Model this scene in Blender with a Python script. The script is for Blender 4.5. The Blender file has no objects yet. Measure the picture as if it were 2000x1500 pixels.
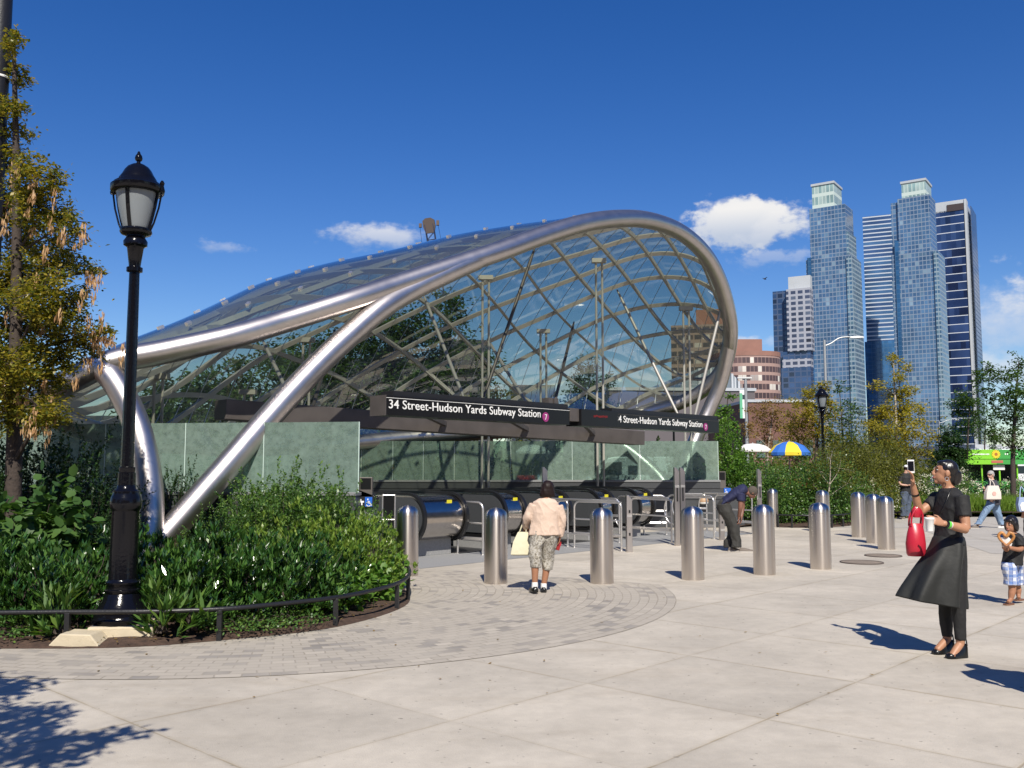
import bpy, bmesh, math, random
import numpy as np
from mathutils import Vector, Matrix, noise as mnoise
R = math.radians
SC = bpy.context.scene
COL = SC.collection

# ------------------------------------------------------------------ camera
F_PX, PITCH, EYE = 1808.0, R(5.2), 1.7
cam_d = bpy.data.cameras.new('camera')
cam_d.sensor_width = 36.0
cam_d.lens = F_PX / 2000 * 36.0
cam_d.clip_start, cam_d.clip_end = 0.05, 6000
cam = bpy.data.objects.new('camera', cam_d)
COL.objects.link(cam)
cam.location = (0, 0, EYE)
cam.rotation_euler = (R(90) + PITCH, 0, 0)
SC.camera = cam

# ------------------------------------------------------------------ colour management
SC.view_settings.view_transform = 'Standard'
SC.view_settings.look = 'None'
SC.view_settings.gamma = 1
SC.view_settings.exposure = 0.33
SC.view_settings.use_curve_mapping = False
SC.render.engine = 'CYCLES'
SC.cycles.use_denoising = True
SC.cycles.max_bounces = 8
SC.cycles.transparent_max_bounces = 24
SC.cycles.sample_clamp_indirect = 6

# ------------------------------------------------------------------ sun
SUN_EL, SH = R(45.5), Vector((-0.10, 1.0, 0)).normalized()     # SH = the way shadows fall
sun_d = bpy.data.lights.new('sun', 'SUN')
sun_d.energy, sun_d.angle, sun_d.color = 5.0, R(0.53), (1.0, 0.94, 0.83)
sun = bpy.data.objects.new('sun', sun_d)
COL.objects.link(sun)
sdir = Vector((SH.x * math.cos(SUN_EL), SH.y * math.cos(SUN_EL), -math.sin(SUN_EL)))
sun.rotation_euler = sdir.to_track_quat('-Z', 'Y').to_euler()

# ------------------------------------------------------------------ pixel helpers (photo pixels, 2000x1500)
CP, SP = math.cos(PITCH), math.sin(PITCH)
def ray(px, py):
    u, v = (px - 1000) / F_PX, (750 - py) / F_PX
    return Vector((u, CP - v * SP, SP + v * CP))
def at(px, py, Y):
    d = ray(px, py)
    return Vector((0, 0, EYE)) + d * (Y / d.y)
def gnd(px, py, z=0.0):
    d = ray(px, py)
    return Vector((0, 0, EYE)) + d * ((z - EYE) / d.z)
def atx(px, Y, z):
    """a point at depth Y and height z that sits in column px"""
    p = at(px, 915, Y)
    for _ in range(3):
        k = p.x
        d0 = Vector((k, Y, z - EYE))
        fwd = d0.y * CP + d0.z * SP
        p.x = (px - 1000) / F_PX * fwd
    p.z = z
    return p

# ------------------------------------------------------------------ world: Nishita sky with procedural clouds
W = bpy.data.worlds.new('World')
SC.world = W
W.use_nodes = True
wn, wl = W.node_tree.nodes, W.node_tree.links
wn.clear()
def wnode(t, **k):
    n = wn.new(t)
    for a, b in k.items(): setattr(n, a, b)
    return n
def wmath(op, a, b=None, c=None):
    n = wnode('ShaderNodeMath', operation=op)
    for i, x in enumerate((a, b, c)):
        if x is None: continue
        if isinstance(x, (int, float)): n.inputs[i].default_value = x
        else: wl.new(x, n.inputs[i])
    return n.outputs[0]
def wdot(a, vec):
    n = wnode('ShaderNodeVectorMath', operation='DOT_PRODUCT')
    wl.new(a, n.inputs[0]); n.inputs[1].default_value = vec
    return n.outputs['Value']
sky = wnode('ShaderNodeTexSky', sky_type='NISHITA', sun_disc=False)
sky.sun_elevation = SUN_EL
sky.sun_rotation = math.atan2(-SH.x, -SH.y)
sky.altitude, sky.air_density, sky.dust_density, sky.ozone_density = 300, 1.0, 0.25, 3.0
tc = wnode('ShaderNodeTexCoord')
DIR = tc.outputs['Generated']
hs = wnode('ShaderNodeHueSaturation')
hs.inputs['Saturation'].default_value = 1.36
hs.inputs['Hue'].default_value = 0.516
hs.inputs['Value'].default_value = 0.90
wl.new(sky.outputs[0], hs.inputs['Color'])
nz = wnode('ShaderNodeTexNoise'); nz.inputs['Scale'].default_value = 26; nz.inputs['Detail'].default_value = 7; nz.inputs['Roughness'].default_value = 0.62
nzm = wnode('ShaderNodeMapping'); nzm.inputs['Scale'].default_value = (1, 1, 1.8)
wl.new(DIR, nzm.inputs[0]); wl.new(nzm.outputs[0], nz.inputs['Vector'])
nz2 = wnode('ShaderNodeTexNoise'); nz2.inputs['Scale'].default_value = 70; nz2.inputs['Detail'].default_value = 5
wl.new(DIR, nz2.inputs['Vector'])
NZ = wmath('ADD', wmath('MULTIPLY', nz.outputs[0], 0.75), wmath('MULTIPLY', nz2.outputs[0], 0.25))
cur = hs.outputs[0]
# (px, py, half width px, half height px, opacity, noise strength, sharpness)
for (px, py, rx, ry, op, nk, soft) in [
        (1466, 440, 140, 60, 0.96, 1.05, 0.42), (1425, 428, 82, 52, 0.95, .85, 0.40), (1520, 500, 85, 28, 0.30, 1.9, 0.6), (735, 459, 110, 32, 0.70, 1.35, 0.75),
        (440, 481, 50, 17, 0.30, 1.9, 0.7), (1990, 640, 170, 100, 0.42, 1.2, 0.95), (1975, 725, 230, 50, 0.45, 1.3, 0.95),
        (1455, 668, 110, 16, 0.45, 1.7, 0.7), (1130, 760, 420, 60, 0.35, 2.0, 0.9), (2400, 560, 330, 130, 0.6, 1.6, 0.7), (-500, 500, 330, 100, 0.6, 1.8, 0.7)]:
    d = ray(px, py).normalized()
    r_ = d.cross(Vector((0, 0, 1))).normalized(); u_ = r_.cross(d).normalized()
    a, b, c = wdot(DIR, r_), wdot(DIR, u_), wdot(DIR, d)
    a = wmath('DIVIDE', a, rx / F_PX); b = wmath('DIVIDE', b, ry / F_PX)
    e = wmath('SQRT', wmath('ADD', wmath('MULTIPLY', a, a), wmath('MULTIPLY', b, b)))
    e = wmath('ADD', e, wmath('MULTIPLY', wmath('SUBTRACT', NZ, 0.5), nk * 2.0))
    mr = wnode('ShaderNodeMapRange', interpolation_type='SMOOTHSTEP')
    wl.new(e, mr.inputs[0]); mr.inputs[1].default_value = 0.95; mr.inputs[2].default_value = 0.95 - soft; mr.inputs[3].default_value = 0; mr.inputs[4].default_value = op
    m = wmath('MULTIPLY', mr.outputs[0], wmath('GREATER_THAN', c, 0.0))
    cr = wnode('ShaderNodeMapRange'); wl.new(b, cr.inputs[0])
    cr.inputs[1].default_value = -0.75; cr.inputs[2].default_value = 0.35; cr.inputs[3].default_value = 0; cr.inputs[4].default_value = 1
    cm = wnode('ShaderNodeMix', data_type='RGBA')
    wl.new(cr.outputs[0], cm.inputs['Factor'])
    cm.inputs[6].default_value = (3.6, 4.3, 5.6, 1); cm.inputs[7].default_value = (7.2, 7.1, 7.0, 1)  # cloud undersides shaded grey by colour, tops painted bright
    mx = wnode('ShaderNodeMix', data_type='RGBA')
    wl.new(m, mx.inputs['Factor']); wl.new(cur, mx.inputs[6]); wl.new(cm.outputs[2], mx.inputs[7])
    cur = mx.outputs[2]
bg = wnode('ShaderNodeBackground'); bg.inputs['Strength'].default_value = 0.10
wo = wnode('ShaderNodeOutputWorld')
wl.new(cur, bg.inputs['Color']); wl.new(bg.outputs[0], wo.inputs['Surface'])

# ------------------------------------------------------------------ materials
MATS = {}
def nodes_of(m): return m.node_tree.nodes, m.node_tree.links
def mat(name, col, rough=0.6, metal=0.0, spec=0.5, var=0.0, vscale=6.0, bump=0.0, bscale=40.0, stretch=(1, 1, 1), coat=0.0, aniso=0.0, emit=0.0):
    if name in MATS: return MATS[name]
    m = bpy.data.materials.new(name); m.use_nodes = True
    n, l = nodes_of(m); b = n['Principled BSDF']
    c4 = (*col, 1)
    b.inputs['Base Color'].default_value = c4
    b.inputs['Roughness'].default_value = rough
    b.inputs['Metallic'].default_value = metal
    b.inputs['Specular IOR Level'].default_value = spec
    b.inputs['Coat Weight'].default_value = coat
    b.inputs['Anisotropic'].default_value = aniso
    if emit: b.inputs['Emission Color'].default_value = c4; b.inputs['Emission Strength'].default_value = emit
    if var or bump:
        t = n.new('ShaderNodeTexCoord'); mp = n.new('ShaderNodeMapping'); mp.inputs['Scale'].default_value = stretch
        l.new(t.outputs['Object'], mp.inputs[0])
        if var:
            z = n.new('ShaderNodeTexNoise'); z.inputs['Scale'].default_value = vscale; z.inputs['Detail'].default_value = 6
            l.new(mp.outputs[0], z.inputs['Vector'])
            mr = n.new('ShaderNodeMapRange'); mr.inputs[1].default_value = .3; mr.inputs[2].default_value = .7; mr.inputs[3].default_value = 1 - var; mr.inputs[4].default_value = 1 + var
            l.new(z.outputs[0], mr.inputs[0])
            mx = n.new('ShaderNodeVectorMath'); mx.operation = 'SCALE'; mx.inputs[0].default_value = col
            l.new(mr.outputs[0], mx.inputs['Scale']); l.new(mx.outputs[0], b.inputs['Base Color'])
            rr = n.new('ShaderNodeMapRange'); rr.inputs[3].default_value = max(0.03, rough - .12 * var * 4); rr.inputs[4].default_value = min(1, rough + .12 * var * 4)
            l.new(z.outputs[0], rr.inputs[0]); l.new(rr.outputs[0], b.inputs['Roughness'])
        if bump:
            z = n.new('ShaderNodeTexNoise'); z.inputs['Scale'].default_value = bscale; z.inputs['Detail'].default_value = 5
            l.new(mp.outputs[0], z.inputs['Vector'])
            bp = n.new('ShaderNodeBump'); bp.inputs['Strength'].default_value = bump; bp.inputs['Distance'].default_value = 0.02
            l.new(z.outputs[0], bp.inputs['Height']); l.new(bp.outputs[0], b.inputs['Normal'])
    MATS[name] = m
    return m

def leafmat(name, cols, rough=0.45, trans=0.35, spec=0.35):
    if name in MATS: return MATS[name]
    m = bpy.data.materials.new(name); m.use_nodes = True
    n, l = nodes_of(m); b = n['Principled BSDF']
    g = n.new('ShaderNodeNewGeometry'); rp = n.new('ShaderNodeValToRGB')
    e = rp.color_ramp.elements
    while len(e) < len(cols): e.new(0.5)
    for i, c in enumerate(cols):
        e[i].position = i / max(1, len(cols) - 1); e[i].color = (*c, 1)
    l.new(g.outputs['Random Per Island'], rp.inputs[0])
    l.new(rp.outputs[0], b.inputs['Base Color'])
    b.inputs['Roughness'].default_value = rough; b.inputs['Specular IOR Level'].default_value = spec
    tr = n.new('ShaderNodeBsdfTranslucent')
    sc = n.new('ShaderNodeMix'); sc.data_type = 'RGBA'; sc.blend_type = 'MULTIPLY'; sc.inputs['Factor'].default_value = 1
    l.new(rp.outputs[0], sc.inputs[6]); sc.inputs[7].default_value = (1.5, 1.5, .7, 1)
    l.new(sc.outputs[2], tr.inputs['Color'])
    mx = n.new('ShaderNodeMixShader'); mx.inputs[0].default_value = trans
    l.new(b.outputs[0], mx.inputs[1]); l.new(tr.outputs[0], mx.inputs[2])
    l.new(mx.outputs[0], n['Material Output'].inputs['Surface'])
    MATS[name] = m
    return m

def glassmat(name, tint, haze, hazecol, gloss_r=0.02, gloss=1.0, noise=0.0, wavy=0.0, ior=1.5):
    """thin architectural glass: tinted see-through, a dusty diffuse film and a Fresnel reflection"""
    m = bpy.data.materials.new(name); m.use_nodes = True
    n, l = nodes_of(m); n.remove(n['Principled BSDF'])
    t = n.new('ShaderNodeBsdfTransparent'); t.inputs[0].default_value = (*tint, 1)
    d = n.new('ShaderNodeBsdfDiffuse'); d.inputs[0].default_value = (*hazecol, 1)
    g = n.new('ShaderNodeBsdfGlossy'); g.inputs['Roughness'].default_value = gloss_r; g.inputs[0].default_value = (1, 1, 1, 1)
    ge = n.new('ShaderNodeNewGeometry'); dt = n.new('ShaderNodeVectorMath'); dt.operation = 'DOT_PRODUCT'
    l.new(ge.outputs['Normal'], dt.inputs[0]); l.new(ge.outputs['Incoming'], dt.inputs[1])
    ab = n.new('ShaderNodeMath'); ab.operation = 'ABSOLUTE'; l.new(dt.outputs['Value'], ab.inputs[0])
    om = n.new('ShaderNodeMath'); om.operation = 'SUBTRACT'; om.inputs[0].default_value = 1; l.new(ab.outputs[0], om.inputs[1])
    pw = n.new('ShaderNodeMath'); pw.operation = 'POWER'; pw.inputs[1].default_value = 5; l.new(om.outputs[0], pw.inputs[0])
    f0 = ((ior - 1) / (ior + 1)) ** 2
    fr = n.new('ShaderNodeMath'); fr.operation = 'MULTIPLY_ADD'; fr.inputs[1].default_value = 1 - f0; fr.inputs[2].default_value = f0; l.new(pw.outputs[0], fr.inputs[0])
    fm = n.new('ShaderNodeMath'); fm.operation = 'MULTIPLY'; fm.inputs[1].default_value = gloss
    fm.use_clamp = True
    l.new(fr.outputs[0], fm.inputs[0])
    a = n.new('ShaderNodeMixShader'); a.inputs[0].default_value = haze
    if noise:
        tcn = n.new('ShaderNodeTexCoord')
        z = n.new('ShaderNodeTexNoise'); z.inputs['Scale'].default_value = 7; z.inputs['Detail'].default_value = 9; z.inputs['Roughness'].default_value = .75
        l.new(tcn.outputs['Object'], z.inputs['Vector'])
        mr = n.new('ShaderNodeMapRange'); mr.inputs[1].default_value = .3; mr.inputs[2].default_value = .7; mr.inputs[3].default_value = haze * (1 - noise); mr.inputs[4].default_value = haze * (1 + noise)
        l.new(z.outputs[0], mr.inputs[0]); l.new(mr.outputs[0], a.inputs[0])
    if wavy:
        tcn = n.new('ShaderNodeTexCoord')
        z = n.new('ShaderNodeTexNoise'); z.inputs['Scale'].default_value = 1.3; z.inputs['Detail'].default_value = 1
        l.new(tcn.outputs['Object'], z.inputs['Vector'])
        bp = n.new('ShaderNodeBump'); bp.inputs['Strength'].default_value = wavy; bp.inputs['Distance'].default_value = .1
        l.new(z.outputs[0], bp.inputs['Height']); l.new(bp.outputs[0], g.inputs['Normal'])
    l.new(t.outputs[0], a.inputs[1]); l.new(d.outputs[0], a.inputs[2])
    b = n.new('ShaderNodeMixShader')
    l.new(fm.outputs[0], b.inputs[0]); l.new(a.outputs[0], b.inputs[1]); l.new(g.outputs[0], b.inputs[2])
    l.new(b.outputs[0], n['Material Output'].inputs['Surface'])
    MATS[name] = m
    return m

# ------------------------------------------------------------------ mesh helpers
def link(name, me, m=None, parent=None, loc=None):
    o = bpy.data.objects.new(name, me); COL.objects.link(o)
    if m is not None and me is not None and not me.materials: me.materials.append(m)
    if parent is not None: o.parent = parent
    if loc is not None: o.location = loc
    return o
def tag(o, label=None, cat=None, group=None, kind=None):
    if label: o['label'] = label
    if cat: o['category'] = cat
    if group: o['group'] = group
    if kind: o['kind'] = kind
    return o
def thing(name, label, cat, loc=(0, 0, 0), rz=0.0, group=None):
    o = bpy.data.objects.new(name, None); COL.objects.link(o)
    o.location = loc; o.rotation_euler = (0, 0, rz); o.empty_display_size = .2
    return tag(o, label, cat, group)
def copy_tree(o, parent=None):
    c = o.copy(); COL.objects.link(c)
    if parent is not None: c.parent = parent
    for ch in list(o.children): copy_tree(ch, c)
    return c

def catmull(pts, n=8, closed=False):
    P = [Vector(p) for p in pts]; out = []
    N = len(P)
    for i in range(N if closed else N - 1):
        if closed: p0, p1, p2, p3 = P[(i - 1) % N], P[i], P[(i + 1) % N], P[(i + 2) % N]
        else: p0, p1, p2, p3 = P[max(i - 1, 0)], P[i], P[i + 1], P[min(i + 2, N - 1)]
        for k in range(n):
            t = k / n; t2, t3 = t * t, t * t * t
            out.append(0.5 * ((2 * p1) + (p2 - p0) * t + (2 * p0 - 5 * p1 + 4 * p2 - p3) * t2 + (3 * p1 - p0 - 3 * p2 + p3) * t3))
    if not closed: out.append(P[-1])
    return out

class MB:
    def __init__(s): s.v, s.f = [], []
    def add(s, vs, fs):
        o = len(s.v); s.v += [tuple(v) for v in vs]; s.f += [tuple(i + o for i in f) for f in fs]
        return s
    def box(s, c, size, rz=0.0, taper=1.0):
        hx, hy, hz = size[0] / 2, size[1] / 2, size[2] / 2
        ca, sa = math.cos(rz), math.sin(rz); vs = []
        for z, k in ((-hz, 1), (hz, taper)):
            for x, y in ((-hx, -hy), (hx, -hy), (hx, hy), (-hx, hy)):
                x, y = x * k, y * k
                vs.append((c[0] + x * ca - y * sa, c[1] + x * sa + y * ca, c[2] + z))
        return s.add(vs, [(3, 2, 1, 0), (4, 5, 6, 7), (0, 1, 5, 4), (1, 2, 6, 5), (2, 3, 7, 6), (3, 0, 4, 7)])
    def frame(s, t):
        t = t.normalized(); up = Vector((0, 0, 1)) if abs(t.z) < .95 else Vector((0, 1, 0))
        a = t.cross(up).normalized(); return a, a.cross(t).normalized()
    def tube(s, pts, r, n=10, caps=True, closed=False, sq=None):
        """round tube along pts; r a number or a list; parallel-transported frames; sq=(w,h) makes it rectangular"""
        P = [Vector(p) for p in pts]; N = len(P)
        rs = r if isinstance(r, (list, tuple)) else [r] * N
        T = []
        for i in range(N):
            a = P[(i + 1) % N] if (closed or i < N - 1) else P[i]; b = P[(i - 1) % N] if (closed or i > 0) else P[i]
            d = a - b; T.append(d.normalized() if d.length > 1e-9 else Vector((0, 0, 1)))
        a, b = s.frame(T[0]); vs = []
        for i in range(N):
            a = (a - T[i] * a.dot(T[i])).normalized(); b = T[i].cross(a)
            if sq:
                w, h = sq
                for q, k in ((-1, -1), (1, -1), (1, 1), (-1, 1)): vs.append(P[i] + a * (q * w / 2) + b * (k * h / 2))
            else:
                for k in range(n):
                    th = 2 * math.pi * k / n
                    vs.append(P[i] + a * (math.cos(th) * rs[i]) + b * (math.sin(th) * rs[i]))
        if sq: n = 4
        fs = []
        for i in range(N if closed else N - 1):
            j = (i + 1) % N
            for k in range(n): fs.append((i * n + k, i * n + (k + 1) % n, j * n + (k + 1) % n, j * n + k))
        if caps and not closed: fs += [tuple(range(n))[::-1], tuple((N - 1) * n + k for k in range(n))]
        return s.add(vs, fs)
    def lathe(s, prof, c=(0, 0, 0), n=24, oct=False):
        vs, fs = [], []
        for r, z in prof:
            for k in range(n):
                th = 2 * math.pi * k / n
                vs.append((c[0] + r * math.cos(th), c[1] + r * math.sin(th), c[2] + z))
        for i in range(len(prof) - 1):
            for k in range(n): fs.append((i * n + k, i * n + (k + 1) % n, (i + 1) * n + (k + 1) % n, (i + 1) * n + k))
        fs += [tuple(range(n))[::-1], tuple((len(prof) - 1) * n + k for k in range(n))]
        return s.add(vs, fs)
    def prism(s, poly, z0, z1):
        n = len(poly)
        vs = [(p[0], p[1], z0) for p in poly] + [(p[0], p[1], z1) for p in poly]
        return s.add(vs, [tuple(range(n))[::-1], tuple(range(n, 2 * n))] + [(i, (i + 1) % n, n + (i + 1) % n, n + i) for i in range(n)])
    def rings(s, rings, caps=True):
        """rings: lists of equal numbers of points"""
        n = len(rings[0]); vs = [p for r in rings for p in r]; fs = []
        for i in range(len(rings) - 1):
            for k in range(n): fs.append((i * n + k, i * n + (k + 1) % n, (i + 1) * n + (k + 1) % n, (i + 1) * n + k))
        if caps: fs += [tuple(range(n))[::-1], tuple((len(rings) - 1) * n + k for k in range(n))]
        return s.add(vs, fs)
    def mesh(s, smooth=True, ang=40):
        me = bpy.data.meshes.new('m'); me.from_pydata(s.v, [], s.f)
        me.validate(); me.update()
        if smooth:
            me.polygons.foreach_set('use_smooth', [True] * len(me.polygons))
            me.set_sharp_from_angle(angle=R(ang))
        return me
    def build(s, name, m, parent=None, smooth=True, ang=40, loc=None):
        me = s.mesh(smooth, ang); me.name = name
        o = link(name, me, m, parent, loc)
        return o
def fixnormals(o):
    bm = bmesh.new(); bm.from_mesh(o.data); bmesh.ops.recalc_face_normals(bm, faces=bm.faces); bm.to_mesh(o.data); bm.free()
def bevel(o, w=0.01, seg=2):
    md = o.modifiers.new('bevel', 'BEVEL'); md.width = w; md.segments = seg; md.limit_method = 'ANGLE'; md.angle_limit = R(40)
    return o
def struct(name, mb, m, smooth=False, ang=40):
    return tag(mb.build(name, m, None, smooth, ang), kind='structure')
def local(root, p):
    """world point -> the root's own frame (roots are only moved and turned about z)"""
    q = Vector(p) - Vector(root.location); a = -root.rotation_euler.z
    return Vector((q.x * math.cos(a) - q.y * math.sin(a), q.x * math.sin(a) + q.y * math.cos(a), q.z))
def quads_mesh(name, V, Fq, smooth=True):
    me = bpy.data.meshes.new(name)
    nv, nf = len(V), len(Fq)
    me.vertices.add(nv); me.vertices.foreach_set('co', np.asarray(V, np.float32).ravel())
    me.loops.add(nf * 4); me.loops.foreach_set('vertex_index', np.asarray(Fq, np.int32).ravel())
    me.polygons.add(nf); me.polygons.foreach_set('loop_start', np.arange(0, nf * 4, 4, dtype=np.int32))
    me.update(calc_edges=True)
    if smooth: me.polygons.foreach_set('use_smooth', np.ones(nf, bool))
    return me
def leaf_quads(P, D, Nn, L, Wd, fold=0.0):
    """one four-cornered leaf per row: base P, axis D, normal Nn, length L, width Wd"""
    D = D / (np.linalg.norm(D, axis=1, keepdims=True) + 1e-9)
    S = np.cross(D, Nn); S /= (np.linalg.norm(S, axis=1, keepdims=True) + 1e-9)
    Nn = np.cross(S, D)
    L = np.asarray(L).reshape(-1, 1); Wd = np.asarray(Wd).reshape(-1, 1)
    mid = P + D * L * 0.48 + Nn * (L * fold)
    V = np.stack([P, mid + S * Wd / 2, P + D * L, mid - S * Wd / 2], 1).reshape(-1, 3)
    Fq = np.arange(len(P) * 4).reshape(-1, 4)
    return V, Fq
def leaf_six(P, D, Nn, L, Wd, fold=0.06):
    """broader leaf of two halves folded along the midrib"""
    D = D / (np.linalg.norm(D, axis=1, keepdims=True) + 1e-9)
    S = np.cross(D, Nn); S /= (np.linalg.norm(S, axis=1, keepdims=True) + 1e-9)
    Nn = np.cross(S, D); L = np.asarray(L).reshape(-1, 1); Wd = np.asarray(Wd).reshape(-1, 1)
    a, b = P + D * L * .22 + Nn * L * fold, P + D * L * .62 + Nn * L * fold * .8
    V = np.stack([P, a + S * Wd * .42, b + S * Wd * .46, P + D * L - Nn * L * fold, b - S * Wd * .46, a - S * Wd * .42], 1).reshape(-1, 3)
    k = np.arange(len(P))[:, None] * 6
    return V, np.concatenate([k + np.array([0, 1, 2, 3]), k + np.array([0, 3, 4, 5])], 1).reshape(-1, 4)
def rdir(rng, n):
    v = rng.normal(size=(n, 3)); return v / np.linalg.norm(v, axis=1, keepdims=True)
# ------------------------------------------------------------------ station axes: U along the stair mouth, E inward
MOUTH = Vector((-2.4, 17.0, 0))
UA = R(47.2)
U = Vector((math.cos(UA), math.sin(UA), 0)); E = Vector((-U.y, U.x, 0))
def st(u, e, z=0.0): return MOUTH + U * u + E * e + Vector((0, 0, z))
def proj(p):
    d = Vector(p) - Vector((0, 0, EYE)); f = d.y * CP + d.z * SP; v = -d.y * SP + d.z * CP
    return 1000 + F_PX * d.x / f, 750 - F_PX * v / f
def u_of_px(px, z, e=0.0):
    lo, hi = -6.0, 30.0
    for _ in range(40):
        m = (lo + hi) / 2
        if proj(st(m, e, z))[0] < px: lo = m
        else: hi = m
    return lo

# ------------------------------------------------------------------ setting materials
def concrete():
    m = mat('plaza_concrete', (.5, .47, .41), .85); n, l = nodes_of(m); b = n['Principled BSDF']
    def M(op, a, c=None, d=None):
        x = n.new('ShaderNodeMath'); x.operation = op
        for i, q in enumerate((a, c, d)):
            if q is None: continue
            if isinstance(q, (int, float)): x.inputs[i].default_value = q
            else: l.new(q, x.inputs[i])
        return x.outputs[0]
    def MR(a, i0, i1, o0, o1, smooth=True):
        x = n.new('ShaderNodeMapRange'); x.interpolation_type = 'SMOOTHSTEP' if smooth else 'LINEAR'
        l.new(a, x.inputs[0])
        for i, q in enumerate((i0, i1, o0, o1)): x.inputs[i + 1].default_value = q
        return x.outputs[0]
    def NZ(v, sc, det=5, ro=.55):
        z = n.new('ShaderNodeTexNoise'); z.inputs['Scale'].default_value = sc; z.inputs['Detail'].default_value = det; z.inputs['Roughness'].default_value = ro
        l.new(v, z.inputs['Vector']); return z.outputs[0]
    tc_ = n.new('ShaderNodeTexCoord'); P = tc_.outputs['Object']
    rot = n.new('ShaderNodeMapping'); rot.vector_type = 'POINT'; rot.inputs['Rotation'].default_value = (0, 0, -UA)
    l.new(P, rot.inputs[0]); sp = n.new('ShaderNodeSeparateXYZ'); l.new(rot.outputs[0], sp.inputs[0])
    wob = M('MULTIPLY', M('SUBTRACT', NZ(P, 5, 3), .5), .014)
    def joint(c, off, per, w, seed):
        q = M('DIVIDE', M('SUBTRACT', M('ADD', c, wob), off), per)
        k = M('ROUND', q); d = M('MULTIPLY', M('ABSOLUTE', M('SUBTRACT', q, k)), per)
        wn_ = n.new('ShaderNodeTexWhiteNoise'); wn_.noise_dimensions = '1D'; l.new(M('ADD', k, seed), wn_.inputs['W'])
        core = MR(d, w * .6, w * 1.6, 1, 0); halo = MR(d, w, w * 7, .30, 0)
        return M('MULTIPLY', M('MAXIMUM', core, halo), MR(wn_.outputs[0], 0, 1, .3, .9, False)), M('FLOOR', q)
    j1, k1 = joint(sp.outputs[0], 2.95, 1.49, .007, 3.0)
    j2, k2 = joint(sp.outputs[1], 3.13, 1.545, .008, 7.3)
    J = M('MAXIMUM', j1, j2)
    J = M('MULTIPLY', J, MR(NZ(P, 2.3, 4), .35, .6, .5, 1))
    cell = n.new('ShaderNodeTexWhiteNoise'); cell.noise_dimensions = '2D'
    cv = n.new('ShaderNodeCombineXYZ'); l.new(k1, cv.inputs[0]); l.new(k2, cv.inputs[1]); l.new(cv.outputs[0], cell.inputs['Vector'])
    tone = M('MULTIPLY', MR(cell.outputs[0], 0, 1, .92, 1.05, False), MR(NZ(P, .7, 6, .6), .3, .7, .88, 1.10))
    tone = M('MULTIPLY', tone, MR(NZ(P, 6, 8, .7), .3, .7, .93, 1.06))
    tone = M('MULTIPLY', tone, MR(NZ(P, 160, 3, .6), .3, .7, .92, 1.07))
    st_map = n.new('ShaderNodeMapping'); st_map.inputs['Scale'].default_value = (.5, 1.6, 1); l.new(P, st_map.inputs[0])
    stain = MR(NZ(st_map.outputs[0], 1.1, 7, .65), .50, .72, 0, .55)
    spots = MR(NZ(P, 19, 2, .4), .70, .735, 0, .75)
    warm = n.new('ShaderNodeMix'); warm.data_type = 'RGBA'; warm.inputs[6].default_value = (.455, .41, .345, 1); warm.inputs[7].default_value = (.37, .32, .255, 1)
    l.new(stain, warm.inputs['Factor'])
    jm = n.new('ShaderNodeMix'); jm.data_type = 'RGBA'; l.new(J, jm.inputs['Factor']); l.new(warm.outputs[2], jm.inputs[6]); jm.inputs[7].default_value = (.27, .22, .145, 1)
    sm = n.new('ShaderNodeMix'); sm.data_type = 'RGBA'; l.new(spots, sm.inputs['Factor']); l.new(jm.outputs[2], sm.inputs[6]); sm.inputs[7].default_value = (.2, .18, .15, 1)
    v = n.new('ShaderNodeVectorMath'); v.operation = 'SCALE'; l.new(sm.outputs[2], v.inputs[0]); l.new(tone, v.inputs['Scale'])
    l.new(v.outputs[0], b.inputs['Base Color'])
    bp = n.new('ShaderNodeBump'); bp.inputs['Strength'].default_value = .35; bp.inputs['Distance'].default_value = .01
    l.new(M('SUBTRACT', NZ(P, 90, 4), J), bp.inputs['Height']); l.new(bp.outputs[0], b.inputs['Normal'])
    return m
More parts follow.
